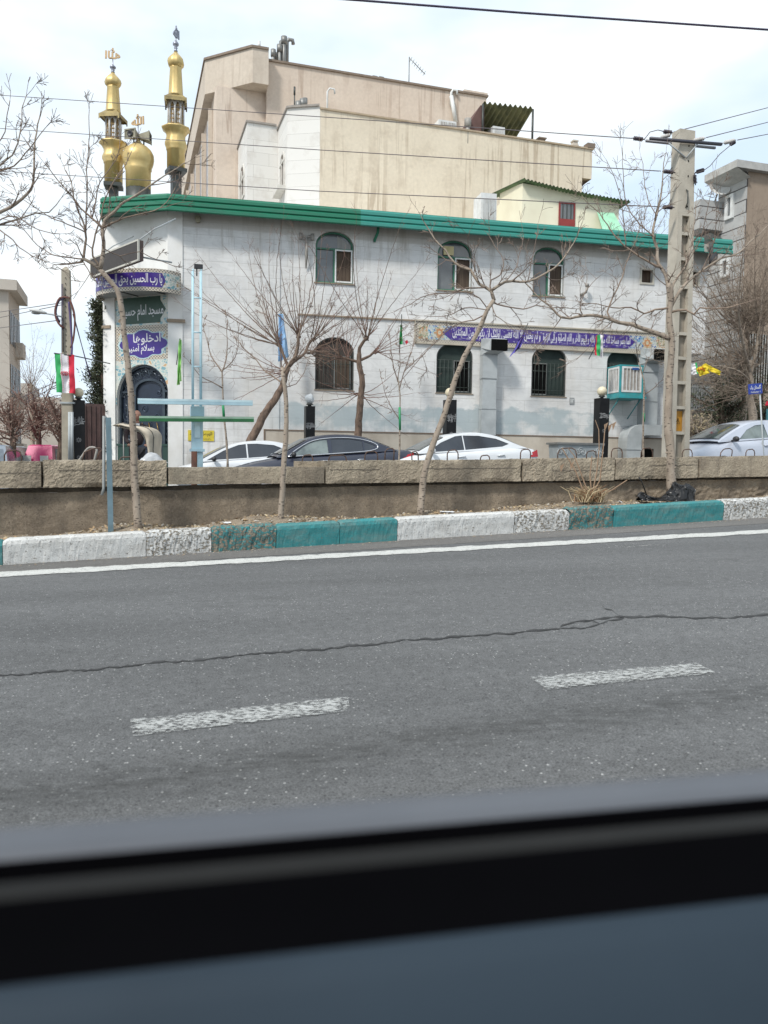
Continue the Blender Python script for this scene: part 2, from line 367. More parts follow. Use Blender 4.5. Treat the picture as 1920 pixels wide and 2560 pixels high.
for k, (a, b, m) in enumerate(kb):
    u0, u1 = kerb_u(a, 1300), kerb_u(b, 1300); mb.cur = m
    n = max(6, int((u1 - u0) / .028)); g = .0025 if k % 2 else .005
    dh = nval((k, 0, 0), 1.3) * .04; amp = (.010, .024, .011, .032)[m]
    prof = [(V0 + .03, -.06), (V0 + .02, .1), (V0 + .01, .2), (V0 + .0, .30), (V0 + .01, .355), (V0 + .05, .38), (V0 + .14, .385), (V1, .38), (V1 + .01, .2)]
    def fn(a_, b_, u0=u0, u1=u1, g=g, dh=dh, amp=amp, prof=prof):
        u = u0 + g + (u1 - u0 - 2 * g) * a_; i = min(int(b_ * (len(prof) - 1) + .5), len(prof) - 1); v, z = prof[i]
        e = min(a_, 1 - a_) * (u1 - u0); z2 = z + (dh if z > 0 else 0) - (.03 * max(0, 1 - e / .05) if z > .3 else 0)
        q = nvec((u, v * 2, z * 2), 3, 1) * amp * .5 + nvec((u, v, z), 17, 2) * amp * .7 + nvec((u, v, z), 37, 2) * amp * .5
        return W(u + q.x * .3, v + q.y, road_z(u) + z2 + q.z * .6)
    mb.grid(fn, n, len(prof) - 1, False)
struct(mb.build('kerb', KM))

# retaining wall and soil --------------------------------------------
def mat_concrete(name, c1, c2, dark=(.12, .1, .08), seed=0):
    t = NT(name); v = t.co(loc=(seed, seed * 2, 0))
    a = t.ramp(t.noise(1.6, 6, .62, v), [(.3, c1), (.68, c2)])
    a = t.mix(t.math('MULTIPLY', t.ramp(t.noise(2.2, 5, .6, t.co((1, 1, .25), (seed, 1, 5))), [(.46, 0), (.68, 1)]), .7), a, dark)
    a = t.mix(1, a, t.ramp(t.noise(42, 5, .8, v), [(.3, .68), (.7, 1.28)]), 'MULTIPLY')
    pits = t.math('MULTIPLY', t.ramp(t.voro(16, t.co((1, 1, 1.5), (seed, 0, 0)), 'Distance'), [(.0, 1), (.14, 1), (.2, 0)]), t.ramp(t.voro(16, t.co((1, 1, 1.5), (seed, 0, 0)), 'Color'), [(.6, 0), (.64, 1)], True)); a = t.mix(t.math('MULTIPLY', pits, .8), a, (.05, .042, .034))
    cr_ = t.math('MULTIPLY', t.ramp(t.noise(3.2, 8, .72, v, 1.0), [(.485, 0), (.5, 1), (.515, 0)]), t.ramp(t.noise(1.1, 3, .5, v), [(.5, 0), (.6, 1)])); a = t.mix(t.math('MULTIPLY', cr_, .6), a, (.07, .06, .05))
    t.color(a); t.bump(t.mix(.35, t.noise(34, 6, .8, v), t.ramp(t.noise(9, 7, .75, v), [(.4, 0), (.56, 1)])), 1.0, .022)
    return t.fin(.92, 0, .25)
M_wall = mat_concrete('wall_concrete', (.335, .275, .205), (.20, .16, .118))
M_slab = mat_concrete('slab_concrete', (.45, .385, .29), (.30, .25, .19), seed=4)
M_dirt = None
t = NT('soil'); v = t.co()
a = t.ramp(t.noise(3, 7, .65, v), [(.3, (.42, .35, .265)), (.7, (.27, .215, .16))]); a = t.mix(1, a, t.ramp(t.noise(45, 4, .75, v), [(.3, .6), (.7, 1.35)]), 'MULTIPLY')
t.color(a); t.bump(t.noise(30, 6, .8, v), 1, .04); M_soil = t.fin(.97, 0, .1)
VW = 13.8
_wa, _wb = on_v(0, 1224, 13.7), on_v(1920, 1190, 13.7); _ua, _ub = _wa.dot(U), _wb.dot(U)
def wtop(u): return _wa.z + (_wb.z - _wa.z) * (u - _ua) / (_ub - _ua) - .06 + .016 * nval((u, 0, 0), 2.2)
mb = MB()
def wf(a, b):
    u = -14 + 46 * a; z = .25 + b * (wtop(u) - road_z(u) * .9 - .25)
    q = nvec((u, 0, z), 1.1, 3) * .03 + nvec((u, 0, z), 6, 4) * .012
    # rough broken band where the lower courses crumble, on the right
    rough = max(0, min(1, (u - 8) / 2)) * nval((u, 0, z), 14, 5) * .03
    return W(u, VW + q.y + rough, road_z(u) * .9 + z)
mb.grid(wf, 620, 22, False)
mb.grid(lambda a, b: W(-14 + 46 * a, VW + .6 * b, wtop(-14 + 46 * a)), 200, 2, False); mb.grid(lambda a, b: W(-14 + 46 * a, VW + .16, wtop(-14 + 46 * a) + b * .07), 120, 1, False)
tag(mb.build('retaining_wall', M_wall), 'long rough brown concrete retaining wall below the precast blocks', 'wall')
def soil_z(u, v):
    b = (v - 12.74) / (VW - 12.74)
    m = .5 + .5 * nval((u, 0, 0), .8, 9)
    hump = .13 * math.exp(-((u - 8.1) / 1.0) ** 2) + .15 * math.exp(-((u + .2) / .65) ** 2) + .12 * math.exp(-((u - 2.2) / .7) ** 2) + .06 * math.exp(-((u - 5.0) / .8) ** 2) + .08 * math.exp(-((u - 9.4) / .8) ** 2)
    return road_z(u) + .33 + (-.06 + .11 * max(0, m - .35) * 2 + hump) * math.sin(min(max(b, 0), 1) * 2.4) + nval((u, v, 0), 5, 2) * .025 + nval((u, v, 0), 17, 2) * .012
mb = MB(); mb.grid(lambda a, b: W(-14 + 46 * a, 12.7 + b * 1.16, soil_z(-14 + 46 * a, 12.7 + b * 1.16)), 700, 20, True)
struct(mb.build('soil', M_soil))
# leaves, pebbles and straw on the soil
rnd = random.Random(11); mb = MB()
for i in range(6500):
    u = rnd.uniform(-9, 17); v = rnd.uniform(12.72, VW - .02)
    if rnd.random() > .25 + .75 * max(0, nval((u, 0, 0), .9, 21) + .45): continue
    z = soil_z(u, v) + .008; s = rnd.uniform(.01, .04); a = rnd.uniform(0, 6.3); mb.cur = rnd.choice((0, 0, 1, 2, 2))
    d = Vector((math.cos(a), math.sin(a), rnd.uniform(-.3, .5))) * s; e = Vector((-math.sin(a), math.cos(a), rnd.uniform(-.3, .6))) * s * rnd.uniform(.2, .8)
    p = W(u, v, z); k = Vector((0, 0, s * .35))
    mb.add([p - d, p + e, p + d + k, p - e + k], [(0, 1, 2), (0, 2, 3)])
for i in range(520):
    u = rnd.uniform(-9, 17); v = rnd.uniform(12.74, VW - .04); s = rnd.uniform(.010, .03) * (1.6 if rnd.random() < .12 else 1); z = soil_z(u, v); mb.cur = rnd.choice((0, 1, 1)); p = W(u, v, z + s * .3); vs = [p + Vector((rnd.uniform(.6, 1.2) * s * a, rnd.uniform(.6, 1.2) * s * b, rnd.uniform(.5, .9) * s * c)) for a, b, c in ((1, 0, 0), (-1, 0, 0), (0, 1, 0), (0, -1, 0), (0, 0, 1), (0, 0, -1))]
    mb.add(vs, [(0, 2, 4), (2, 1, 4), (1, 3, 4), (3, 0, 4), (2, 0, 5), (1, 2, 5), (3, 1, 5), (0, 3, 5)])
for i in range(420):
    u = rnd.uniform(-9, 18); v = 12.47 - abs(rnd.gauss(0, .16)); s = rnd.uniform(.006, .018); mb.cur = rnd.choice((0, 1, 2)); p = W(u, v, road_z(u) + .006 + s * .3); mb.add([p - U * s, p + V * s * .7, p + U * s + Vector((0, 0, s * .6)), p - V * s * .6], [(0, 1, 2), (0, 2, 3)])
stuff(mb.build('ground_litter', [mat('dry_leaf', (.36, .25, .14), .8), mat('pebble', (.45, .41, .35), .9), mat('straw', (.5, .4, .25), .8)]), 'dry leaves, straw and pebbles scattered on the soil strip', 'leaf litter')

# precast blocks on the wall, each a thing, with lifting loops
M_rebar = mat('rusty_rebar', (.06, .045, .04), .7, c2=(.14, .07, .04), scale=20)
def block(px0, px1, ytl, ytr, ybl, ybr, label, seed, ragged=.012, vd=.0, deep=.62, loops=(), layer=False):
    v0 = 13.66 + vd
    A, B, Cc, D = [on_v(x, y, v0) for x, y in ((px0, ytl), (px1, ytr), (px1, ybr), (px0, ybl))]
    u0, u1 = A.dot(U), B.dot(U); o = thing('concrete_block', label, 'concrete block', loc=W(u0, v0, 0), rz=TH, group='precast concrete blocks on the retaining wall')
    L = u1 - u0; zt = (A.z, B.z); zb = (D.z, Cc.z)
    def P(x, y, h):                          # h 0 bottom .. 1 top
        a = x / L; z = (zb[0] * (1 - a) + zb[1] * a) * (1 - h) + (zt[0] * (1 - a) + zt[1] * a) * h
        e = min(x, L - x, h * .42 + .02, (1 - h) * .42 + .02) 
        q = nvec((x, y, z), 1.6, seed) * ragged * .35 + nvec((x, y, z), 17, seed) * ragged * .5 + nvec((x, y, z), 41, seed) * ragged * .6
        chip = max(0, nval((x, y * .3, z), 3.1, seed + 3) + .05) * ragged * 5 * max(0, 1 - e / .09)
        return Vector((x + q.x * .4, y + q.y + chip * (1 if y < .1 else 0), z + q.z * .8 - (chip * .7 if h > .5 else 0)))
    mb = MB(); n = max(10, int(L / .024))
    mb.grid(lambda a, b: P(a * L, 0, b), n, 18, False)                       # front
    mb.grid(lambda a, b: P(a * L, b * deep, 1), n, 10, False)                # top
    mb.grid(lambda a, b: P(a * L, deep, b), n, 4, False)
    mb.grid(lambda a, b: P(a * L, b * deep, 0), n, 4, False)
    mb.grid(lambda a, b: P(0, a * deep, b), 10, 12, False); mb.grid(lambda a, b: P(L, a * deep, b), 10, 12, False)
    mb.build('block_body', M_slab, o)
    if layer:                                # the jagged casting joint halfway up
        for (xa, xb, h) in layer:
            jb = MB(); nn = int((xb - xa) * L / .03); pts = [P(L * (xa + (xb - xa) * i / nn), 0, h + .035 * nval((i * .21, seed, 0), 1)) + Vector((0, -.006, 0)) for i in range(nn + 1)]
            jb.add([p + Vector((0, 0, .007 + .006 * nval((i * .7, 1, 0)))) for i, p in enumerate(pts)] + [p - Vector((0, 0, .004)) for p in pts], [(i, i + 1, nn + 2 + i, nn + 1 + i) for i in range(nn)])
            jb.build('casting_joint', mat('dark_joint', (.12, .10, .08), .95), o)  # thin dark line of the joint itself
    F = Frame(W(u0, v0, 0), U)
    for (x0, x1, yt, dy, sk) in loops:
        a = F.p(x0, 1150, dy)[0]; b = F.p(x1, 1150, dy)[0]; zz = F.p((x0 + x1) / 2, yt, dy)[1]
        f = (a + b) / 2 / L; zbs = zt[0] * (1 - f) + zt[1] * f - .03; zz = max(zz, zbs + .08); r = min((b - a) * .3, (zz - zbs) * .5)
        pts = [(a, dy, zbs), (a + sk * .3, dy, zz - r), (a + r * .4 + sk, dy, zz - r * .2), (a + r + sk, dy, zz), (b - r + sk, dy, zz + .01), (b - r * .3 + sk, dy, zz - r * .25), (b + sk * .4, dy, zz - r), (b, dy, zbs)]
        mb = MB().tube(pts, .0115, 6); mb.build('lifting_loop', M_rebar, o)
    return o
block(-330, 102, 1153, 1153, 1224, 1219, 'rough concrete block at the left edge of the photo, one lifting loop', 1, .016, loops=[(11, 54, 1127, .2, 0)], layer=[(.7, .99, .55)])
block(107, 416, 1150, 1151, 1219, 1216, 'ragged crumbling concrete block behind the grey blue post and the leftmost trunk', 2, .02, .02, loops=[(205, 240, 1121, .3, .12), (300, 345, 1143, .3, 0)], layer=[(.12, .95, .62)])
block(421, 811, 1169, 1167, 1211, 1208, 'lower smooth concrete block sitting below its neighbours under the dark sedan', 3, .005, .0, .95)
block(815, 1303, 1152, 1148, 1209, 1203, 'long concrete block split by a vertical crack below the dark sedan rear', 4, .013, loops=[(822, 866, 1139, .3, 0), (912, 944, 1129, .35, 0), (962, 984, 1122, .4, .02), (1030, 1046, 1130, .3, -.02), (1118, 1145, 1126, .3, 0), (1201, 1224, 1139, .3, 0)], layer=[(.02, .26, .6), (.5, .98, .6)])
block(1309, 1538, 1147, 1144, 1203, 1201, 'concrete block with pitted crumbling top behind the dry grass tuft', 5, .019, loops=[(1301, 1326, 1124, .3, 0), (1394, 1441, 1121, .3, 0), (1466, 1490, 1128, .3, 0)], layer=[(.3, .97, .45)])
block(1541, 1747, 1145, 1142, 1199, 1195, 'concrete block behind the big tree trunk, with three lifting loops', 6, .014, loops=[(1528, 1555, 1121, .3, 0), (1602, 1631, 1121, .3, 0), (1705, 1730, 1124, .3, .0)], layer=[(.4, .98, .62)])
block(1751, 2230, 1141, 1136, 1194, 1186, 'concrete block at the right edge of the photo below the silver hatchback', 7, .008, loops=[(1800, 1828, 1122, .3, .04), (1864, 1886, 1124, .3, 0)])
# small pieces of precast behind the low block
block(745, 812, 1153, 1153, 1170, 1170, 'short raised concrete piece behind the low smooth block', 8, .009, .45, .4, loops=[(756, 782, 1138, .15, 0)])
# far street ----------------------------------------------------------
sheet('far_street', -60, 90, 14.0, 25.35, far_z, M_far)
M_pave = mat('pavement', (.33, .32, .3), .9, c2=(.25, .24, .22), bump=.3)
mb = MB(); mb.hexa([W(-60, 25.3, far_z(-60) - .3), W(90, 25.3, far_z(90) - .3), W(90, 60, far_z(90) - .3), W(-60, 60, far_z(-60) - .3)],
                  [W(-60, 25.3, far_z(-60) + .14), W(90, 25.3, far_z(90) + .14), W(90, 60, far_z(90) + .14), W(-60, 60, far_z(-60) + .14)])
struct(mb.build('sidewalk', M_pave))
# litter ----------------------------------------------------------------
M_lit = mat('white_plastic', (.7, .7, .7), .4)
def litter(px, py, w, h, label, seed, v=13.15):
    p = on_v(px, py, v); u = p.dot(U); o_ = MB(); z = soil_z(u, v)
    o_.grid(lambda a, b: W(u + (a - .5) * w, v + (b - .5) * h, z + .02 + .03 * nval((a * 3, b * 3, seed), 1) + .02 * abs(a - .5)), 8, 6, False)
    tag(o_.build('litter_scrap', M_lit), label, 'litter')
litter(567, 1308, .13, .12, 'small white paper scrap on soil behind the chipped teal kerb', 1)
litter(1116, 1281, .26, .14, 'flattened white plastic cup lying beside the slanted trunk', 2)
litter(1550, 1248, .08, .1, 'tiny white scrap between dry grass tuft and black bag', 3)
# ================================================================== THE MOSQUE
t = NT('marble_cladding'); X, Y_, Z_ = t.xyz()
wob = t.math('MULTIPLY', t.noise(.9, 3, .5), .02)
bv = t.comb(X, t.math('ADD', Z_, wob))
bc, bfac = t.brick(bv, 1.32, .43, (.70, .695, .68), (.64, .638, .63), (.46, .45, .43), .006, .37)
a = t.mix(1, bc, t.ramp(t.noise(.55, 5, .6), [(.3, .84), (.7, 1.1)]), 'MULTIPLY')
bc = t.mix(1, bc, t.ramp(t.noise(.35, 2, .5, t.co((1, 1, 3))), [(.35, .93), (.65, 1.05)]), 'MULTIPLY')
vein = t.ramp(t.noise(1.4, 7, .65, t.co((.5, 1, 1.9), rot=(0, .25, 0)), 1.2), [(.44, 1.02), (.5, .93), (.56, 1.03)])
a = t.mix(1, a, vein, 'MULTIPLY')
a = t.mix(t.math('MULTIPLY', t.ramp(t.noise(.8, 6, .65, t.co((1, 1, .6), (3, 2, 9))), [(.48, 0), (.72, 1)]), .5), a, (.55, .51, .45))
# drip marks under the eaves and at the foot of the wall
drip = t.ramp(t.noise(3.0, 5, .65, t.co((1.6, 1, .16))), [(.5, 0), (.68, 1)])
zr = t.math('MULTIPLY', t.ramp(t.math('MULTIPLY', Z_, .1), [(.15, 1), (.36, .12), (.8, .15), (.9, 1)]), drip)
a = t.mix(t.math('MULTIPLY', zr, .7), a, (.34, .31, .27))
# top course under the eaves is tinted darker and browner
zt_ = t.ramp(t.math('MULTIPLY', t.math('ADD', Z_, t.math('MULTIPLY', X, 0.0)), .1), [(.922, 0), (.926, 1)])
a = t.mix(t.math('MULTIPLY', zt_, .55), a, (.40, .37, .33))
# grey blue paint rolled over graffiti near the foot
nb = t.noise(1.1, 5, .6, t.co((1, 1, 1.4), (1.5, 0, 2)))
zb_ = t.ramp(t.math('MULTIPLY', t.math('ADD', Z_, t.math('MULTIPLY', t.math('SUBTRACT', nb, .5), 1.1)), .1), [(.245, 0), (.275, 1), (.345, 1), (.355, 0)])
xb_ = t.ramp(t.math('MULTIPLY', X, .04), [(.12, 0), (.17, 1), (.63, 1), (.65, 0)])
pt_ = t.math('MULTIPLY', t.math('MULTIPLY', zb_, xb_), t.ramp(t.noise(.9, 5, .65, t.co(loc=(8, 1, 3))), [(.36, .15), (.5, .8)]))
a = t.mix(pt_, a, (.335, .40, .42))
t.color(a); t.bump(t.math('ADD', t.math('MULTIPLY', bfac, -1.0), t.math('MULTIPLY', t.noise(18, 4, .6), .3)), .35, .01); M_marble = t.fin(.55, 0, .35)
M_marble2 = mat('portal_stone', (.76, .755, .735), .6, c2=(.66, .645, .61), scale=1.3, bump=.12, bscale=20)
M_base = mat('base_stone', (.50, .45, .38), .7, c2=(.38, .33, .27), scale=1.2, bump=.2, stretch=(1, 1, .5))
M_ledge = mat('ledge_brown', (.30, .235, .17), .7)
def mat_green(name, c):
    t = NT(name); t.color(t.mix(t.ramp(t.noise(2.5, 6, .65, t.co((1, 1, 2.2))), [(.45, 0), (.75, .55)]), c, tuple(x * .6 + .03 for x in c)))
    t.bump(t.noise(14, 3, .5), .15, .01); return t.fin(.42, 0, .4)
M_gr1 = mat_green('green_sheet_metal', (.02, .17, .10)); M_gr2 = mat_green('turquoise_green_sheet_metal', (.04, .25, .205))
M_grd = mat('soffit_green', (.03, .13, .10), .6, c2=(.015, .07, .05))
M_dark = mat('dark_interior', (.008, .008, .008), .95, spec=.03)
M_glass = mat('window_glass', (.075, .085, .095), .12, c2=(.12, .13, .135), scale=1.2, spec=.9)
M_curtain = mat('brown_curtain', (.10, .072, .05), .9, c2=(.055, .035, .025), scale=3, stretch=(6, 1, .3))
M_screen = mat('green_insect_screen', (.026, .042, .036), .85, c2=(.017, .028, .025), scale=3)
M_winwhite = mat('white_window_frame', (.68, .68, .66), .5); M_wingreen = mat('green_window_frame', (.03, .15, .09), .5)
M_winblk = mat('dark_window_frame', (.05, .055, .05), .5)
K = on_v(422, 1153, 28)
TM_ = R(12.2)
MF = Frame(K, Vector((math.cos(TM_), math.sin(TM_), 0))); PFr = Frame(K, Vector((math.cos(R(22)), -math.sin(R(22)), 0)))
mosque = thing('mosque', 'white marble clad mosque with green eaves, golden minarets and blue calligraphy tiles', 'mosque', M=MF.M)
T_P = MF.M.inverted() @ PFr.M                       # portal frame -> mosque frame
gz = -1.0
xr1 = MF.p(1716, 950)[0]; xr2 = MF.p(1768, 700)[0]; zoh = MF.p(1760, 886)[1]
ztop = MF.p(457, 524)[1] + .25
print('facade', xr1, xr2, zoh, ztop)
WIN = {'U1': (789, 884, 578, 708), 'U2': (1094, 1181, 600, 727), 'U3': (1333, 1411, 617, 741), 'L1': (788, 885, 843, 975), 'L2': (1091, 1182, 857, 983), 'L3': (1329, 1416, 865, 991), 'L4': (1517, 1598, 873, 985)}
SM = {'S1': (1602, 1633, 673, 709), 'S2': (1724, 1747, 678, 714)}
def wrect(k, d=WIN):
    a, b, yt, yb = d[k]; xm = (a + b) / 2
    return MF.p(a, (yt + yb) / 2)[0], MF.p(b, (yt + yb) / 2)[0], MF.p(xm, yb)[1], MF.p(xm, yt)[1]
holes = [arch(*wrect(k)) for k in WIN] + [rect(*wrect(k, SM)) for k in SM]
mb = MB(); xj = MF.p(700, 700)[0]
plate(mb, [(0, gz), (xr1, gz), (xr1, zoh), (xr2, zoh), (xr2, ztop), (0, ztop)], holes, 0, .32)
mb.build('wall', M_marble, mosque)
# pilaster at the corner and the slightly proud left bay
xp = MF.p(457, 800)[0]; mb = MB(); mb.box(-.02, xp, -.07, -.003, gz, ztop - .1); mb.build('corner_pilaster', M_marble2, mosque)
z_ = MF.p(440, 803)[1]; MB().box(-.05, xp + .08, -.15, -.072, z_ - .05, z_ + .05).build('pilaster_ledge', M_ledge, mosque)
mb = MB(); mb.box(xp + .004, xj, -.035, -.003, gz, ztop - .1); mb.build('left_bay_cladding', M_marble, mosque)
# rear volume, roof
mb = MB(); pL = T_P @ Vector((PFr.p(262, 700)[0], 0, 0))
plan = [(0.02, .33), (xr2, .33), (xr2, 12), (pL.x + 1.5, 12), (pL.x + .05, pL.y + .35)]
mb.prism(plan, ztop - .5, ztop - .1); mb.box(xr1 - .3, xr1, .33, 12, gz, zoh - .02); mb.box(xr1 - .3, xr2, .33, 12, zoh, zoh + .25); mb.box(xr2 - .3, xr2, .33, 12, zoh + .25, ztop - .52)
mb.box(.3, xr1 - .3, 1.1, 1.2, gz, ztop - .52); mb.box(pL.x + 1.5, xr1, 11.8, 12, gz, ztop - .52)
mb.build('rear_volume', M_marble2, mosque)
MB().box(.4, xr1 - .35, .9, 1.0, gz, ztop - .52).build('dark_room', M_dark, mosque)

def ring(mb, outer_args, w, y0, y1, rise=None):
    x0, x1, z0, z1 = outer_args
    plate(mb, arch(x0, x1, z0, z1, rise), [arch(x0 + w, x1 - w, z0 + w, z1 - w, None if rise is None else rise - w * .6)], y0, y1); return mb
def upper_window(k, paper=False, curtain_top=False):
    x0, x1, z0, z1 = wrect(k); w = x1 - x0; zs = z1 - w * .37; zt = z0 + (z1 - z0) * .665; xm = x0 + w * .5
    mb = MB(); ring(mb, (x0 + .01, x1 - .01, z0 + .01, z1 - .01), .05, .10, .16); mb.box(x0 + .06, x1 - .06, .105, .155, zt - .02, zt + .035); mb.box(xm - .03, xm + .02, .10, .16, z0 + .06, zt - .02)
    f = mb.build('window_frame', M_wingreen, mosque)
    mb = MB(); plate(mb, arch(x0 + .03, x1 - .03, z0 + .03, z1 - .03), [], .165, .175); mb.build('pane', M_glass, f)
    s = MB(); plate(s, rect(xm + .02, x1 - .03, z0 + .05, zt - .0), [rect(xm + .07, x1 - .08, z0 + .10, zt - .05)], .07, .099); s.build('open_sash', M_winwhite, f)
    c = MB(); c.grid(lambda a, b: (xm + .03 + (x1 - xm - .08) * a, .161 - .0 + .003 * math.sin(a * 40), z0 + .06 + (zt - z0 - .1) * b), 30, 2); c.build('curtain', M_curtain, f)
    MB().box(x0 - .05, x1 + .05, -.05, .1, z0 - .035, z0 - .002).build('sill', M_ledge, f)
    if curtain_top:
        c = MB(); c.grid(lambda a, b: (x0 + w * (.58 + .36 * a), .1615 + .004 * math.sin(a * 50), zt + .05 + (z1 - zt - .16 - .28 * a) * b), 24, 2); c.build('net_curtain', mat('net_curtain', (.32, .32, .31), .9, stretch=(9, 1, .3)), f)
    if paper:
        px0, pz1 = MF.p(1111, 613); px1, pz0 = MF.p(1136, 637)
        MB().box(px0, px1, .085, .095, pz0, pz1).build('paper_notice', mat('cream_paper', (.62, .54, .3), .8), f)
upper_window('U1', curtain_top=True); upper_window('U2', paper=True); upper_window('U3')
M_bars = mat('window_bars', (.045, .06, .052), .6)
def lower_window(k, side, scr=M_screen):
    x0, x1, z0, z1 = wrect(k); w = x1 - x0; xm = x0 + w * (.49 if side == 'r' else .47); zt = z0 + (z1 - z0) * .66
    mb = MB(); ring(mb, (x0 + .01, x1 - .01, z0 + .01, z1 - .01), .04, .06, .11); f = mb.build('window_frame', M_winblk, mosque)
    mb = MB(); plate(mb, arch(x0 + .03, x1 - .03, z0 + .03, z1 - .03), [], .125, .135); mb.build('pane', scr, f)
    a, b = (xm, x1 - .1) if side == 'r' else (x0 + .04, xm)
    s = MB(); plate(s, rect(a, b, z0 + .06, zt), [rect(a + .03, b - .03, z0 + .09, zt - .03)], .085, .12); s.build('inner_sash', mat('grey_sash', (.22, .23, .22), .5), f)
    MB().box(a + .031, b - .031, .11, .118, z0 + .091, zt - .031).build('dark_opening', M_dark if k != 'L1' else M_curtain, f)
    mb = MB()
    for i in range(1, 9):
        xx = x0 + w * i / 9; mb.tube([(xx, .05, z0 + .03), (xx, .05, z0 + (z1 - z0) * .66)], .009, 5)
    for h in (.12, .5, .66): mb.tube([(x0 + .02, .05, z0 + (z1 - z0) * h), (x1 - .02, .05, z0 + (z1 - z0) * h)], .009, 5)
    mb.build('window_bars', M_bars, f); MB().box(x0 - .03, x1 + .03, -.03, .08, z0 - .03, z0 - .002).build('sill', M_ledge, f)
lower_window('L1', 'r', mat('brown_screen', (.058, .046, .038), .85, c2=(.035, .03, .026), scale=3)); lower_window('L2', 'r'); lower_window('L3', 'l'); lower_window('L4', 'r')
for k in SM:
    x0, x1, z0, z1 = wrect(k, SM); mb = MB(); plate(mb, rect(x0 - .04, x1 + .04, z0 - .04, z1 + .04), [rect(x0 + .03, x1 - .03, z0 + .03, z1 - .03)], -.03, .06)
    f = mb.build('small_window_frame', mat('beige_frame', (.5, .47, .4), .6), mosque); MB().box(x0 - .02, x1 + .02, .2, .21, z0 - .02, z1 + .02).build('pane', M_curtain, f)

# eaves ----------------------------------------------------------------
Cc = MF.p(417, 484, -.62); zE1 = Cc[1]; zE0 = MF.p(417, 527, -.62)[1]
def mplan(px, d): return MF.p(px, 500, d)[0]
Lp = PFr.p(252, 490, -.95)[0]; Lq = T_P @ Vector((Lp, -.95, 0)); Lb = T_P @ Vector((PFr.p(262, 700)[0], .0, 0))
ez = MF.p(1834, 600, -.62)
xS, xN = mplan(902, -.62), mplan(1836, -.62)
xg0, xg1 = mplan(1764, -.62), mplan(1786, -.62)
plan_e = [(Lq.x - .12, Lq.y + 2.4), (Lq.x, Lq.y), (Cc[0], -.62), (xS, -.62), (xg0, -.62), (xg1, -.62), (xN, -.62)]
def eaves(i0, i1, m, name, close=False):
    pts = plan_e[i0:i1 + 1]; h = (zE1 - zE0)
    prof = []
    for b in range(3):
        z0 = zE0 + h * b / 3; z1 = zE0 + h * (b + 1) / 3
        prof += [(.0 - b * .012, z0 + .004), (.045 - b * .012, z0 + .035), (.045 - b * .012, z1 - .05), (.0 - b * .012, z1 - .012)]
    prof += [(-.03, zE1 + .02), (-.5, zE1 + .06)]
    mb = MB(); cols = []
    for i, p in enumerate(pts):
        g = i0 + i; d0 = Vector(plan_e[g]) - Vector(plan_e[g - 1]) if g > 0 else None; d1 = Vector(plan_e[g + 1]) - Vector(plan_e[g]) if g < len(plan_e) - 1 else None
        ns = [Vector((d.y, -d.x)).normalized() for d in (d0, d1) if d is not None]
        n = sum(ns, Vector((0, 0))).normalized(); k = 1 / max(.3, n.dot(ns[0])); cols.append([(p[0] + n.x * d * k, p[1] + n.y * d * k, z) for d, z in prof])
    m_ = len(prof); vs = [q for c in cols for q in c]
    mb.add(vs, [(i * m_ + j, (i + 1) * m_ + j, (i + 1) * m_ + j + 1, i * m_ + j + 1) for i in range(len(cols) - 1) for j in range(m_ - 1)], False)
    if close: mb.add(cols[-1], [tuple(range(m_))])
    return mb.build(name, m, mosque)
eaves(0, 3, M_gr1, 'eaves_fascia'); eaves(3, 4, M_gr2, 'eaves_fascia'); eaves(5, 6, M_gr2, 'eaves_fascia', True)
# ribbed soffit
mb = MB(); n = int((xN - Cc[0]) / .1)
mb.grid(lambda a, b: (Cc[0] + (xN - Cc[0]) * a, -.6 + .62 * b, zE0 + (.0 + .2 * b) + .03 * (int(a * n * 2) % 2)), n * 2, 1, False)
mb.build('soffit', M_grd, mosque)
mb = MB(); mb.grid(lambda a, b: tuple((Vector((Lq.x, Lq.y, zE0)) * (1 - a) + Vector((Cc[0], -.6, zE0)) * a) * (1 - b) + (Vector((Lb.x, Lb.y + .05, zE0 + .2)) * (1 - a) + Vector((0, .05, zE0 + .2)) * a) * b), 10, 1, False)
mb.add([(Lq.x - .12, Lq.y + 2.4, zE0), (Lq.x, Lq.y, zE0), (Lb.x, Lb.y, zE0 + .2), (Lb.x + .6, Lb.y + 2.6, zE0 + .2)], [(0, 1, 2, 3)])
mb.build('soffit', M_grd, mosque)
mb = MB()
for a, b in ((Cc[0] + .1, xN - .05),):
    k = 0; x = a
    while x < b:
        mb.box(x, x + .05, -.61, -.02, zE0 - .02, zE0 + .002); x += .42 if False else 99

# roof sheeting behind the fascia
mb = MB(); mb.add([(Cc[0] + .1, -.5, zE1 + .05), (xg0, -.5, zE1 + .05), (xg0, 1.2, zE1 + .02), (0.1, 1.2, zE1 + .02), (Lb.x + .4, Lb.y + .8, zE1 + .02), (Lq.x + .1, Lq.y + .4, zE1 + .05)], [(0, 1, 2, 3, 4, 5)])
mb.build('roof_edge', mat('roof_sheet', (.2, .22, .2), .7), mosque)
gx0 = MF.p(936, 570, -.2)[0]; gz1 = MF.p(942, 567, -.2)[1]; gz0 = MF.p(942, 601, -.2)[1]
MB().tube([(gx0 + .12, -.3, gz1), (gx0 + .12, -.2, gz1 - .2), (gx0 + .04, -.1, gz0 + .05), (gx0 + .04, -.05, gz0)], .05, 8).build('downpipe_bracket', M_gr1, mosque)
mb = MB(); p = MF.p(1775, 640, -.3)
mb.lathe([(.13, -.35), (.16, -.2), (.16, .2), (.13, .3)], (p[0], -.5, p[1]), 10); mb.build('roof_drain', mat('dark_metal', (.05, .05, .055), .5), mosque)

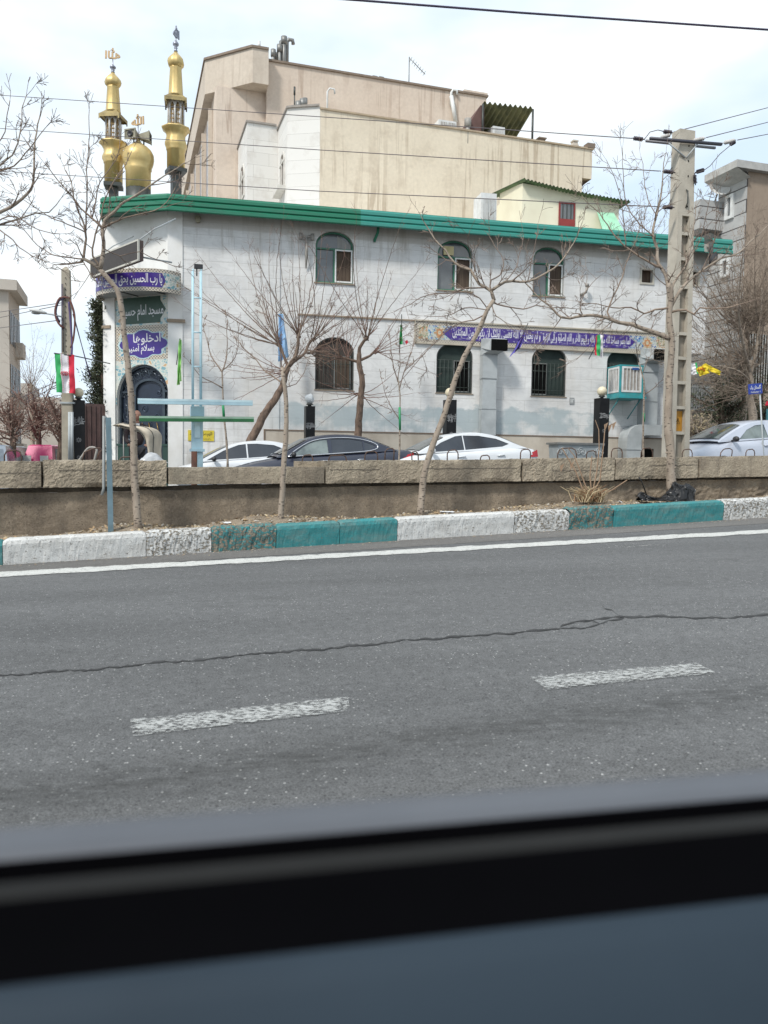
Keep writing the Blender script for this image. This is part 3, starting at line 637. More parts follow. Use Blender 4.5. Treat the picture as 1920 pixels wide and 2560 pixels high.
# ledge line and plinth moulding ------------------------------------------
la = MF.p(745, 786); lb = MF.p(1040, 802); z_ = lb[1]
MB().box(la[0], lb[0], -.05, -.003, z_ - .02, z_ + .03).build('string_course', M_ledge, mosque)
ba = MF.p(665, 1076); bb = MF.p(1200, 1086); be = MF.p(1242, 1086)[0]; zb = ba[1]
mb = MB(); mb.box(ba[0] - .08, xr1, -.07, -.036, zb, zb + .04); mb.box(ba[0] - .08, ba[0] - .03, -.07, -.036, gz, zb - .001); mb.build('plinth_moulding', mat('dark_moulding', (.17, .12, .085), .7), mosque)
MB().box(ba[0] - .029, xr1 - .01, -.05, -.037, gz, zb - .002).build('plinth', M_base, mosque)
MB().box(xj + .001, ba[0], -.034, -.004, gz, zb - .6).build('plinth_filler', M_marble, mosque)

# tile work --------------------------------------------------------------
def mat_tile(name, g, cols, sc, bump=.15, light=(.62, .6, .52)):
    t = NT(name); X, Y_, Z_ = t.xyz(); v = t.comb(X, Z_)
    a = t.ramp(t.voro(sc, v, 'Color'), cols, True)
    a = t.mix(t.ramp(t.voro(sc, v, 'Distance', 'DISTANCE_TO_EDGE'), [(.05, 1), (.12, 0)]), a, light)
    a = t.mix(t.ramp(t.noise(sc * 1.2, 3, .6, v, 2.5), [(.47, 0), (.5, .75), (.53, 0)]), a, g)
    t.color(a); return t.fin(.3, 0, .5)
M_tile = mat_tile('floral_tile', (.05, .14, .25), [(0, (.16, .34, .36)), (.25, (.42, .48, .42)), (.5, (.10, .25, .34)), (.7, (.45, .30, .12)), (.82, (.30, .42, .38))], 9)
M_tileb = mat_tile('blue_floral_tile', (.03, .09, .3), [(0, (.06, .30, .46)), (.3, (.45, .5, .45)), (.5, (.03, .12, .38)), (.75, (.12, .35, .42))], 14)
M_tilel = mat_tile('light_floral_tile', (.08, .2, .3), [(0, (.36, .5, .48)), (.3, (.55, .56, .5)), (.6, (.2, .36, .4)), (.85, (.55, .33, .15))], 9)
M_tileo = mat_tile('ochre_tile', (.2, .07, .03), [(0, (.45, .25, .1)), (.4, (.5, .42, .25)), (.6, (.2, .25, .12)), (.8, (.5, .2, .08))], 14)
M_cobalt = mat('cobalt_glaze', (.046, .021, .19), .3, c2=(.056, .028, .23), scale=2)
M_script = mat('white_glaze', (.72, .72, .74), .35)
M_sgreen = mat('dark_green_glaze', (.04, .075, .055), .3, c2=(.055, .095, .075), spec=.3)
t = NT('chain_border'); X, Y_, Z_ = t.xyz()
w1 = t.math('ABSOLUTE', t.math('SINE', t.math('MULTIPLY', t.math('ADD', X, Z_), 32))); w2 = t.math('ABSOLUTE', t.math('SINE', t.math('MULTIPLY', t.math('SUBTRACT', X, Z_), 32)))
t.color(t.mix(t.ramp(t.math('MINIMUM', w1, w2), [(.42, 1), (.5, 0)]), (.16, .15, .14), (.62, .55, .44))); M_border = t.fin(.35)
bx0, bz1 = MF.p(1040, 802, -.06); bz0 = MF.p(1040, 855, -.06)[1]; bx1 = MF.p(1668, 850, -.06)[0]
bh = bz1 - bz0
mb = MB(); mb.box(bx0, bx1, -.05, -.003, bz0, bz1); band = mb.build('tile_band', M_border, mosque)
mb = MB(); mb.box(bx0 - .03, bx1 + .03, -.09, -.003, bz1 + .001, bz1 + .05); mb.box(bx0 - .03, bx1 + .03, -.08, -.003, bz0 - .05, bz0 - .001); mb.box(bx0 - .04, bx0 - .002, -.08, -.003, bz0, bz1); mb.build('band_frame', mat('cream_trim', (.45, .4, .32), .6), band)
ix0, ix1 = bx0 + .1, bx1 - .1; iz0, iz1 = bz0 + bh * .17, bz1 - bh * .17; ie = MF.p(1128, 830, -.06)[0]; ie2 = MF.p(1588, 850, -.06)[0]; pt = .32
mb = MB(); mb.box(ix0, ix1, -.056, -.051, iz0, iz1); mb.build('floral_ground', M_tileb, band)
for a, b in ((ix0, ix0 + .35), (ix1 - .35, ix1)): MB().box(a, b, -.059, -.057, iz0, iz1).build('floral_corner', M_tileo, band)
mb = MB(); mb.xz([(ie, iz0), (ie2 - pt + .02, iz0), (ie2, (iz0 + iz1) / 2), (ie2 - pt + .02, iz1), (ie, iz1), (ie - pt, (iz0 + iz1) / 2)], -.064, -.0605)
mb.build('blue_field', M_cobalt, band)
mb = MB(); text_in(mb, 'انما یعمر مساجد الله من آمن بالله و الیوم الآخر و اقام الصلوة و آتی الزکوة', (ie + ie2) / 2 - .1, ie2 - .2, iz0 + .015, iz1 - .015, -.064, .004, .014)
text_in(mb, 'و لم یخش الا الله فعسی اولئک ان یکونوا من المهتدین', ie + .05, (ie + ie2) / 2 - .2, iz0 + .015, iz1 - .015, -.064, .004, .014)
mb.build('calligraphy', M_script, band)
mb = MB(); rr_ = random.Random(8)
for i in range(240):
    x = rr_.uniform(ie - .1, ie2 - .2); z = rr_.choice((rr_.uniform(iz1 - .13, iz1 - .03), rr_.uniform(iz0 + .03, iz0 + .1))); a = rr_.uniform(-.5, .5); l = rr_.uniform(.02, .06); w = .011
    mb.add([(x, -.067, z), (x + l, -.067, z + l * a), (x + l, -.067, z + l * a + w), (x, -.067, z + w)], [(0, 1, 2, 3)])
mb.build('vowel_marks', M_script, band)
def rosette(cx, cz, r, parent, y):
    for k, (rr, m) in enumerate(((r, M_tileo), (r * .62, mat('orange_glaze', (.52, .22, .08), .35)), (r * .32, mat('cream_glaze', (.6, .55, .4), .35)))):
        pts = [(cx + rr * (1 if i % 2 == 0 else .72) * math.cos(i * math.pi / 8) * .85, cz + rr * (1 if i % 2 == 0 else .72) * math.sin(i * math.pi / 8)) for i in range(16)]
        MB().xz(pts, y - .003 * k - .003, y - .003 * k).build('rosette', m, parent)
for px in (1099, 1619): rosette(MF.p(px, 830, -.06)[0], (iz0 + iz1) / 2, bh * .37, band, -.058)

# portal -------------------------------------------------------------------
def pp(px, py, y=0.0): return PFr.p(px, py, y)
xL = pp(262, 900)[0]; xa, xb = pp(291, 900)[0], pp(424, 900)[0]; zt_p = ztop
dz0, dzt = gz, pp(355, 911)[1]
tz1 = pp(355, 742)[1]
mb = MB(); plate(mb, rect(xL, 0, gz, ztop), [arch(xa + .03, xb - .02, gz + .02, dzt, (xb - xa) * .5)], 0, .3); mb.build('portal_wall', M_marble2, mosque, T_P)
MB().box(xL, xa - .0, -.08, -.003, gz, tz1 + .05).build('portal_pilaster', M_marble2, mosque, T_P)
MB().box(xL - .05, xL + .34, -.13, -.081, pp(280, 818)[1] - .05, pp(280, 818)[1] + .05).build('pilaster_ledge', M_ledge, mosque, T_P)
mb = MB(); plate(mb, rect(xa, xb, pp(355, 990)[1], tz1), [arch(xa + .03, xb - .02, gz + .02, dzt, (xb - xa) * .5)] if False else [], -.03, -.003) if False else None
zsp = dzt - (xb - xa) * .5
def archtop(x0, x1, zs, zt, n=18):
    cx = (x0 + x1) / 2; w = (x1 - x0) / 2
    return [(cx - w * math.cos(math.pi * i / n), zs + (zt - zs) * math.sin(math.pi * i / n)) for i in range(n + 1)]
zband = pp(355, 900)[1]
mb = MB(); at = archtop(xa + .03, xb - .02, zsp, dzt)
plate(mb, [(xa, zsp - .25), (xa + .03, zsp - .25)] + at + [(xb - .02, zsp - .25), (xb, zsp - .25), (xb, zband), (xa, zband)], [], -.03, -.003); mb.build('spandrel_tiles', M_tilel, mosque, T_P)
zm1, zm0 = pp(355, 822)[1], zband + .005
mb = MB(); mb.box(xa, xb, -.03, -.003, zm0, zm1); md = mb.build('medallion_panel', M_border, mosque, T_P)
m_ = .13; MB().box(xa + m_, xb - m_, -.034, -.031, zm0 + m_, zm1 - m_).build('floral_ground', M_tile, md, T_P)
cx, cz = (xa + xb) / 2 + .06, (zm0 + zm1) / 2; a_, b_ = (xb - xa) * .415, (zm1 - zm0) * .415
pts = []
for i in range(48):
    q = 2 * math.pi * i / 48; s_ = 1 + .09 * math.cos(8 * q) - .06 * abs(math.sin(2 * q)); pts.append((cx + a_ * s_ * math.copysign(abs(math.cos(q)) ** .8, math.cos(q)), cz + b_ * s_ * math.copysign(abs(math.sin(q)) ** .7, math.sin(q))))
MB().xz([(cx + (x - cx) * 1.07, cz + (z - cz) * 1.08) for x, z in pts], -.038, -.035).build('medallion_edge', mat('pale_glaze', (.45, .6, .62), .35), md, T_P)
MB().xz(pts, -.043, -.039).build('blue_field', M_cobalt, md, T_P)
mb = MB(); text_in(mb, 'ادخلوها', cx - a_ * .45, cx + a_ * .78, cz - b_ * .08, cz + b_ * .82, -.043, .005, .012); text_in(mb, 'بسلام آمنین', cx - a_ * .78, cx + a_ * .5, cz - b_ * .8, cz + b_ * .05, -.043, .004, .012)
mb.build('calligraphy', M_script, md, T_P)
zg1, zg0 = tz1, zm1 + .01
mb = MB(); mb.box(xa, xb, -.03, -.003, zg0, zg1); gp = mb.build('name_panel', M_tilel, mosque, T_P)
MB().box(xa, xb, -.034, -.031, zg0, zg0 + .1).build('chain_strip', M_border, gp, T_P)
gx0_, gx1_ = xa + .12, xb - .12; g0, g1 = zg0 + .16, zg1 - .02; c_ = .22
MB().xz([(gx0_ + c_, g0), (gx1_ - c_, g0), (gx1_ - c_, g0 + c_ * .6), (gx1_, (g0 + g1) / 2), (gx1_ - c_, g1 - c_ * .6), (gx1_ - c_, g1), (gx0_ + c_, g1), (gx0_ + c_, g1 - c_ * .6), (gx0_, (g0 + g1) / 2), (gx0_ + c_, g0 + c_ * .6)], -.038, -.035).build('green_field', M_sgreen, gp, T_P)
mb = MB(); text_in(mb, 'مسجد امام حسین', gx0_ + .12, gx1_ - .1, g0 + .1, g1 - .25, -.038, .005, .006)
mb.build('calligraphy', M_script, gp, T_P)
# door --------------------------------------------------------------------
M_blue = mat('dark_blue_door', (.018, .028, .05), .4, c2=(.013, .02, .034), scale=3)
M_iron = mat('grey_blue_wrought_iron', (.06, .078, .095), .4, .4, c2=(.035, .045, .06))
M_gold = mat('dull_gold', (.32, .2, .06), .4, .6)
mb = MB(); plate(mb, arch(xa + .03, xb - .02, gz + .02, dzt, (xb - xa) * .5), [], .2, .24); door = mb.build('entrance_door', M_blue, mosque, T_P)
ix0_, ix1_ = pp(334, 1000)[0], pp(401, 1000)[0]; izt = pp(367, 951)[1]; zpl = pp(355, 960)[1]
mb = MB(); plate(mb, arch(xa + .035, xb - .025, gz + .02, dzt - .01, (xb - xa) * .5), [arch(xa + .11, xb - .1, gz - .02, dzt - .08, (xb - xa) * .5 - .07)], .1, .2)
plate(mb, arch(ix0_ - .1, ix1_ + .1, gz + .03, izt + .08, .42), [arch(ix0_, ix1_, gz, izt, .34)], .11, .2)
mb.box(xa + .1, ix0_ - .1, .12, .19, zpl - .28, zpl - .22); mb.box(ix1_ + .1, xb - .1, .12, .19, zpl - .28, zpl - .22)
mb.build('door_frame', M_iron, door, T_P)
def scroll(mb, cx, cz, r, turns=1.6, s=1, y=.14, th=.014, ph=0.0):
    pts = []
    for i in range(26):
        q = i / 25 * turns * 2 * math.pi; rr = r * (1 - i / 27); pts.append((cx + s * rr * math.cos(q + ph), y, cz + rr * math.sin(q + ph)))
    mb.tube(pts, th, 4, sm=False)
mb = MB()
for (a, b, s) in ((xa + .12, ix0_ - .12, 1), (ix1_ + .12, xb - .12, -1)):
    m0 = (a + b) / 2; z = 1.3
    while z < zpl - .5: scroll(mb, m0, z, (b - a) * .42, 1.5, s, ph=z * 3); scroll(mb, m0, z + .22, (b - a) * .3, 1.3, -s, ph=z); z += .42
    mb.tube([(m0, .13, .8), (m0, .13, zpl - .3)], .012, 5)
ccx = (xa + xb) / 2; ra = (xb - xa) / 2 - .33
for i in range(7):
    q = math.pi * (i + .5) / 7; scroll(mb, ccx + ra * math.cos(q), zsp + (dzt - zsp - .33) * math.sin(q) + .05, .17, 1.6, 1 if q < 1.57 else -1, ph=q)
    scroll(mb, ccx + (ra + .1) * math.cos(q + .2), zsp + (dzt - zsp - .25) * math.sin(q + .2) + .05, .1, 1.4, -1, ph=q * 2)
mb.build('wrought_iron_scrolls', M_iron, door, T_P)
mb = MB()
for i in range(9):
    xx = ix0_ + (ix1_ - ix0_) * (.15 + .7 * ((i * .37) % 1)); scroll(mb, xx, 1.6 + i * .27, .14, 1.6, 1 if i % 2 else -1, y=.17, th=.01, ph=i)
mb.build('door_leaf_ornament', mat('iron_blue', (.06, .085, .13), .45, .3), door, T_P)
mb = MB()
for xx in (.2, .45, .75): mb.tube([(ix0_ + (ix1_ - ix0_) * xx, .16, 2.2), (ix0_ + (ix1_ - ix0_) * (xx + .06), .15, 2.5), (ix0_ + (ix1_ - ix0_) * xx, .16, 2.75)], .014, 5)
mb.build('door_handle', M_gold, door, T_P)
M_dgreen = mat('dark_green_box', (.02, .055, .045), .5)
for (a, b) in ((xa + .06, ix0_ - .1), (ix1_ + .1, xb - .06)):
    mb = MB(); mb.box(a, b, -.02, .1, gz, 1.95); mb.box(a - .03, b + .03, -.05, .1, 1.95, 2.02); mb.build('door_side_box', M_dgreen, door, T_P)

# curved canopy with the banner -------------------------------------------
c0, c1 = pp(448, 700, -.1)[0] + .02, pp(262, 700, -.1)[0] - .1
kz1 = pp(448, 682, -.1)[1]; kz0 = pp(448, 737, -.1)[1]; D_ = 1.15; wd_ = c0 - c1
def carc(a, out=0.0):                       # a 0..1 right -> left (plan, portal frame)
    q = math.pi * (1 - a); cx = (c0 + c1) / 2
    x = cx - (wd_ / 2 + out) * math.cos(q); y = -(D_ + out) * math.sin(q) ** .85 - .02
    return x, y
def cpt(a, h, out=0.0):
    x, y = carc(min(max(a, 0.001), .999), out); return (x, y, kz0 + (kz1 - kz0) * h)
mb = MB(); mb.grid(lambda a, b: cpt(a, b), 48, 1, False); mb.grid(lambda a, b: cpt(a, b, -.05), 48, 1, False); mb.grid(lambda a, b: cpt(a, 0, -.05 * b), 48, 1, False); mb.grid(lambda a, b: cpt(a, 1, -.05 * b), 48, 1, False)
cano = mb.build('entrance_canopy', M_border, mosque, T_P)
mb = MB(); n = 40; vs = [cpt(i / n, .12, -.06) for i in range(n + 1)]; mb.add(vs, [tuple(range(n + 1))]); mb.build('canopy_soffit', mat('pale_soffit', (.3, .31, .3), .8), cano, T_P)
mb = MB(); vs = [cpt(i / n, .97, -.06) for i in range(n + 1)]; mb.add(vs, [tuple(range(n + 1))]); mb.build('canopy_roof', mat('roof_sheet', (.2, .22, .2), .7), cano, T_P)
mb = MB(); mb.grid(lambda a, b: cpt(.015 + .97 * a, .17 + .66 * b, .004), 60, 1, False); mb.build('floral_ground', M_tile, cano, T_P)
mb = MB(); mb.grid(lambda a, b: cpt(.15 + .012 * abs(b - .5) * 5 + (.83 - .012 * abs(b - .5) * 5) * a, .18 + .64 * b, .008), 60, 4, False); mb.build('blue_field', M_cobalt, cano, T_P)
def wrap(x, y, z): return cpt(1 - x, z, .010 - y)
mb = MB(); text_in(mb, 'یا رب الحسین بحق الحسین اشف صدر الحسین', .03, .82, .22, .78, 0, .005, .012, mapf=wrap); mb.build('calligraphy', M_script, cano, T_P)
# soffit ribs
mb = MB()
for k in (.3, .55): a = cpt(k, .1, -.1); mb.tube([a, (a[0] + .1, -.05, a[2])], .02, 5)
mb.build('canopy_rib', M_winblk, cano, T_P)
# ================================================================== MINARETS AND DOME (parts of the mosque)
t = NT('gilded_sheet'); v = t.co()
t.color(t.ramp(t.noise(3, 6, .65, t.co((1, 1, .6))), [(.3, (.66, .51, .24)), (.55, (.58, .43, .18)), (.75, (.42, .31, .15))]))
t.bump(t.noise(9, 4, .6, v), .25, .01); M_gilt = t.fin(t.ramp(t.noise(6, 4, .6, v), [(.3, .36), (.7, .58)]), .55)
M_gilt2 = mat('dull_gilt_eave', (.36, .28, .12), .5, .3, c2=(.22, .17, .08))
M_zinc = mat('zinc_finial', (.30, .31, .36), .4, .6); M_latt = mat('pale_lattice', (.55, .54, .52), .6); M_lattb = mat('bronze_grille', (.36, .24, .10), .5, .3)
M_letter = mat('gold_letter', (.55, .38, .2), .5, .2)
ROOF_Z = zE1
def prof(cx, Y, rows):
    """silhouette rows (half width px, y px) at depth Y -> lathe profile"""
    out = []
    for hw, py in rows: p = at_y(cx, py, Y); out.append((hw * Y / FPX, p.z))
    return out
TM = MF.M.inverted()
def minaret(cx, Y, R_, label, mirrored):
    """R_: y pixels of the tiers"""
    P0 = at_y(cx, R_['base'], Y); base = Vector((P0.x, P0.y, 0)); zz = lambda py: at_y(cx, py, Y).z; k = Y / FPX
    M = TM @ Matrix.Translation(base) @ Matrix.Rotation(R(R_.get('rot', 12)), 4, 'Z')
    def lp(rows, n=24, facet=8): return MB().lathe([(hw * k, zz(py)) for hw, py in rows], n=32, facet=facet)
    s = R_['s']
    root = lp([(21.5 * s, R_['drum0']), (21.5 * s, R_['drum1'] + 3), (23.5 * s, R_['drum1'] + 2), (23 * s, R_['drum1'] - 1), (26.5 * s, R_['drum1'] - 9), (26.5 * s, R_['drum1'] - 16), (22.5 * s, R_['flare'] + 22), (23 * s, R_['flare'] + 14), (28 * s, R_['flare'] + 6), (34 * s, R_['flare'] + 1), (34 * s, R_['flare'] - 2), (12, R_['flare'] - 4)]).build('minaret', M_gilt, mosque, M, label)
    # pedestal
    mb = MB(); r = 21 * s * k; mb.box(-r, r, -r, r, zz(R_['drum0'] + 10), zz(R_['drum0'] + 1)); mb.box(-r * .5, r * .5, -r * .5, r * .5, ztop - .1, zz(R_['drum0'] + 10)); mb.build('pedestal', M_winblk, root, M)
    # lattice lantern: eight posts, arched panels, inner grille
    zl0, zl1 = zz(R_['flare'] - 3), zz(R_['eave'] + 2); rl = 17.5 * s * k; mb = MB(); mg = MB()
    for i in range(8):
        q = math.pi / 4 * i + .39; x, y = rl * math.cos(q), rl * math.sin(q); mb.tube([(x, y, zl0), (x, y, zl1)], .035, 6)
    for i in range(8):
        q = math.pi / 4 * i + .78; hw = rl * .36; F_ = Matrix.Rotation(q + math.pi / 2, 4, 'Z') @ Matrix.Translation((0, -rl * .92, 0))
        pm = MB(); plate(pm, rect(-hw, hw, zl0, zl1), [arch(-hw * .72, hw * .72, zl0 + .03, zl1 - .1, .16, 8)], -.012, .012); pm.xf(F_); mb.add(pm.v, pm.f)
        z = zl0 + .12
        gm = MB()
        while z < zl1 - .15: gm.tube([(-hw * .75, 0, z), (hw * .75, 0, z)], .014, 4); z += .15
        for xx in (-hw * .25, hw * .25): gm.tube([(xx, 0, zl0), (xx, 0, zl1 - .1)], .011, 4)
        gm.xf(F_); mg.add(gm.v, gm.f)
    mb.build('lantern', M_latt, root, M); mg.build('lantern_grille', M_lattb, root, M)
    # flared square eave with scalloped skirt
    re = 36 * s * k; zt, ze, zb = zz(R_['eave'] - 12), zz(R_['eave'] + 2), zz(R_['eave'] + 14); mb = MB(); ri = 18.5 * s * k
    rot = R(28)
    for i in range(4):
        q0, q1 = rot + i * math.pi / 2, rot + (i + 1) * math.pi / 2; A = (re * math.cos(q0), re * math.sin(q0)); B = (re * math.cos(q1), re * math.sin(q1)); a = (ri * math.cos(q0), ri * math.sin(q0)); b = (ri * math.cos(q1), ri * math.sin(q1))
        mb.add([(*a, zt), (*b, zt), (*B, ze), (*A, ze)], [(0, 1, 2, 3)]); mb.add([(*a, ze + .02), (*b, ze + .02), (*B, ze - .03), (*A, ze - .03)], [(0, 1, 2, 3)])
        n = 16
        for j in range(n):
            f0, f1 = j / n, (j + 1) / n; d = .06 + .05 * abs(math.sin(j * math.pi / 2 + .7)) + (.07 if j in (0, n - 1) else 0)
            p0 = (A[0] + (B[0] - A[0]) * f0, A[1] + (B[1] - A[1]) * f0); p1 = (A[0] + (B[0] - A[0]) * f1, A[1] + (B[1] - A[1]) * f1)
            mb.add([(*p0, ze + .02), (*p1, ze + .02), (*p1, ze - d), (*p0, ze - d)], [(0, 1, 2, 3)])
    mb.build('minaret_eave', M_gilt2, root, M)
    lp([(18.5 * s, R_['eave'] - 10), (17.5 * s, R_['eave'] - 14), (13.8 * s, R_['shaft'] + 2), (14.5 * s, R_['shaft'])]).build('minaret_shaft', M_gilt, root, M)
    o = R_['onion'] - R_['shaft']; sh = R_['shaft']
    lp([(13.5 * s, sh), (18.5 * s, sh + o * .14), (20 * s, sh + o * .32), (18.5 * s, sh + o * .5), (13.5 * s, sh + o * .68), (7 * s, sh + o * .86), (3.5 * s, R_['onion'])]).build('onion_cap', M_gilt, root, M)
    f = R_['onion']; g = R_['fin'] - f
    fin = lp([(4.2, f), (4.5, f + g * .1), (2.4, f + g * .2), (4.6, f + g * .3), (2.6, f + g * .4), (6.8, f + g * .52), (7.2, f + g * .66), (4, f + g * .8), (2, f + g * .9), (1.2, R_['fin']), (1.0, R_['top1'])], facet=0).build('finial', M_zinc, root, M)
    mb = MB(); w = R_['lw'] * k / 2
    Mz = TM @ Matrix.Translation(base) @ Matrix.Rotation(R_['lrot'], 4, 'Z')
    text_in(mb, '\uFDF2', -w, w, zz(R_['top1'] + 1), zz(R_['top0']), 0, .04, .03)
    if mirrored: mb.xf(Matrix.Scale(-1, 4, (1, 0, 0)))
    mb.build('gold_calligraphy', M_letter if R_['gold'] else M_zinc, fin, Mz)
    return root
minaret(284, 28.6, dict(base=470, drum0=460, drum1=408, flare=360, eave=292, shaft=218, onion=182, fin=160, top1=147, top0=121, lw=36, lrot=.1, gold=1, s=1.0), 'gilded minaret at the left end of the roof, with gold letters on top', True)
minaret(440, 28.9, dict(base=475, drum0=423, drum1=376, flare=324, eave=252, shaft=170, onion=130, fin=98, top1=94, top0=65, lw=22, lrot=1.15, gold=0, s=1.03, rot=30), 'taller gilded minaret beside the beige apartment block', False)
Yd = 28.4; Pd = at_y(346, 470, Yd); Md = TM @ Matrix.Translation((Pd.x, Pd.y, 0))
dome = MB().lathe(prof(346, Yd, [(29.5, 474), (30, 428), (32, 424), (31, 422), (35.5, 410), (37.5, 398), (36.5, 387), (31, 376), (22, 367.5), (12, 361), (5.5, 354), (3.5, 346)]), n=40, facet=0).build('small_dome', M_gilt, mosque, Md)
mb = MB(); zz = lambda py: at_y(346, py, Yd).z
mb.lathe([(.42, ztop - .15), (.42, zz(473))], n=16); mb.build('pedestal', M_winblk, dome, Md)
mb = MB(); mb.tube([(0, 0, zz(350)), (0, 0, zz(312))], .018, 6); mb.build('dome_rod', M_zinc, dome, Md)
mb = MB(); text_in(mb, '\uFDF2', -.27, .27, zz(314), zz(286), 0, .035, .03); mb.build('gold_calligraphy', M_letter, dome, TM @ Matrix.Translation((Pd.x, Pd.y, 0)) @ Matrix.Rotation(-.4, 4, 'Z'))
# horn loudspeakers on the dome
M_lsp = mat('dusty_loudspeaker', (.30, .28, .2), .6, c2=(.22, .2, .15)); M_blk = mat('black_plastic', (.025, .025, .027), .5)
def horn(rz, off, label):
    o = thing('horn_loudspeaker', label, 'loudspeaker', M=Matrix.Translation((Pd.x + off[0], Pd.y + off[1], zz(341) + off[2])) @ Matrix.Rotation(rz, 4, 'Z') @ Matrix.Scale(.85, 4))
    mb = MB(); w = .24
    mb.hexa([(-.1, .3, -.06), (.1, .3, -.06), (w, -.15, -.18), (-w, -.15, -.18)], [(-.1, .3, .08), (.1, .3, .08), (w, -.15, .18), (-w, -.15, .18)])
    plate(mb, rect(-w - .02, w + .02, -.2, .2), [rect(-w + .03, w - .03, -.15, .15)], -.19, -.151); mb.build('horn', M_lsp, o)
    MB().lathe([(.12, 0), (.13, .04), (.09, .05), (.05, .01)], n=14).xf(Matrix.Translation((0, -.155, 0)) @ Matrix.Rotation(R(90), 4, 'X')).build('horn_mouth', M_blk, o)
    MB().tube([(0, .08, -.28), (0, .08, -.05)], .03, 6).build('bracket', M_winblk, o)
horn(R(-18), (-.16, -.1, 0), 'beige horn loudspeaker on top of the dome facing the street'); horn(R(95), (.25, .05, -.02), 'smaller loudspeaker on the dome turned away to the right')

# ================================================================== FITTINGS ON THE MOSQUE WALL
M_galv = mat('galvanised_duct', (.42, .445, .45), .55, .12, c2=(.33, .355, .36), scale=2); M_metal = mat('grey_steel', (.24, .24, .23), .5, .5)
def mth(name, label, cat, s_, z_, y_=0.0, group=None):
    p = MF.M @ Vector((s_, y_, z_)); return thing(name, label, cat, M=Matrix.Translation(p) @ Matrix.Rotation(MF.rz, 4, 'Z'), group=group)
def duct(pxa, pxb, yt, yb, label, mouth_px, lower=False):
    a = MF.p(pxa, 950, -.3)[0]; b = MF.p(pxb, 950, -.3)[0]; zt = MF.p(pxa, yt, -.5)[1]; zb = MF.p(pxa, yb, -.3)[1]
    o = mth('air_duct', label, 'air duct', a, 0); w = b - a
    mb = MB(); z = zb; k = 0
    while z < zt - .3:
        z2 = min(z + 1.1, zt - .3); g = .012 if k % 2 else 0; mb.hexa([(g, -.36 + g, z), (w - g, -.36 + g, z), (w - g, -.03, z), (g, -.03, z)], [(g, -.36 + g, z2 - .004), (w - g, -.36 + g, z2 - .004), (w - g, -.03, z2 - .004), (g, -.03, z2 - .004)])
        mb.box(-.012, w + .012, -.375, -.025, z2 - .03, z2 - .005); z = z2; k += 1
    mb.build('duct_shaft', M_galv, o)
    mb = MB(); mx_ = w * .35; mz1 = zt + .28
    mb.hexa([(0, -.36, z), (w, -.36, z), (w, -.03, z), (0, -.03, z)], [(mx_, -.62, z + .12), (w + .16, -.62, z + .1), (w, -.1, z + .3), (0, -.1, z + .35)])
    mb.hexa([(mx_ * .6, -.7, z + .10), (w + .2, -.7, z + .08), (w, -.1, z + .25), (0, -.1, z + .25)], [(mx_, -.62, mz1 - .1), (w + .25, -.62, mz1 - .05), (w, -.1, mz1 + .05), (.0, -.1, mz1)])
    mb.build('duct_elbow', M_galv, o)
    mb = MB(); mb.box(mx_ * .8 + .02, w + .22, -.79, -.712, z + .09, mz1 - .1); mb.build('duct_mouth', M_dark, o)
    return o
duct(1205, 1241, 862, 1097, 'tall square galvanised duct climbing the wall between two lower windows', 0)
duct(1606, 1644, 886, 1075, 'galvanised air duct right of the cooler, black mouth below the tile band', 0)
# low elbow duct
a = MF.p(1556, 1100, -.4)[0]; o = mth('air_duct', 'grey elbow duct bending down from the wall near the pavement', 'air duct', a, 0)
zt = MF.p(1600, 1062, -.4)[1]; b = MF.p(1640, 1080, -.4)[0] - a; w = MF.p(1592, 1100, -.4)[0] - a
pts = []; n = 8; mb = MB()
inner = [(w, gz)] + [(w + .22 - .22 * math.cos(q * math.pi / 2 / n), zt - .62 + .22 * math.sin(q * math.pi / 2 / n)) for q in range(n + 1)] + [(b, zt - .4)]
outer = [(0, gz)] + [(.6 - .6 * math.cos(q * math.pi / 2 / n), zt - .6 + .6 * math.sin(q * math.pi / 2 / n)) for q in range(n + 1)] + [(b + .2, zt)]
mb.xz(outer + inner[::-1], -.75, -.08); mb.build('duct_elbow', M_galv, o)
mb = MB(); mb.box(-.02, w + .02, -.77, -.06, zt - .95, zt - .9); mb.build('duct_collar', M_galv, o)
x0 = MF.p(1600, 1100, -.06)[0]; x1 = MF.p(1634, 1100, -.06)[0]; mb = MB(); mb.box(x0, x1, -.08, -.06, gz, MF.p(1610, 1122, -.06)[1]); mb.build('basement_opening', M_dark, mosque)
# evaporative cooler
M_turq = mat('turquoise_paint', (.03, .30, .33), .5, c2=(.05, .22, .22)); M_pad = mat('straw_pad', (.36, .33, .30), .95, c2=(.27, .245, .22), scale=8); M_wht = mat('white_enamel', (.66, .67, .66), .45, c2=(.55, .55, .53))
cL = MF.p(1521, 950, -.9); yc = -1.05; cx0 = MF.p(1550, 950, yc)[0]; cx1 = MF.p(1608, 950, yc)[0]; zc1 = MF.p(1550, 911, yc)[1]; zc0 = MF.p(1550, 990, yc)[1]
o = mth('evaporative_cooler', 'turquoise and white evaporative cooler hung before the arched window', 'air cooler', cx0, 0)
w = cx1 - cx0; dp = .95; mb = MB()
mb.box(0, w, yc, yc + dp, zc0, zc0 + .14); mb.box(-.01, w + .01, yc - .01, yc + dp + .01, zc1 - .05, zc1)
for x in (0, w - .06):
    for y in (yc, yc + dp - .06): mb.box(x, x + .06, y, y + .06, zc0 + .14, zc1 - .05)
mb.build('cooler_frame', M_turq, o)
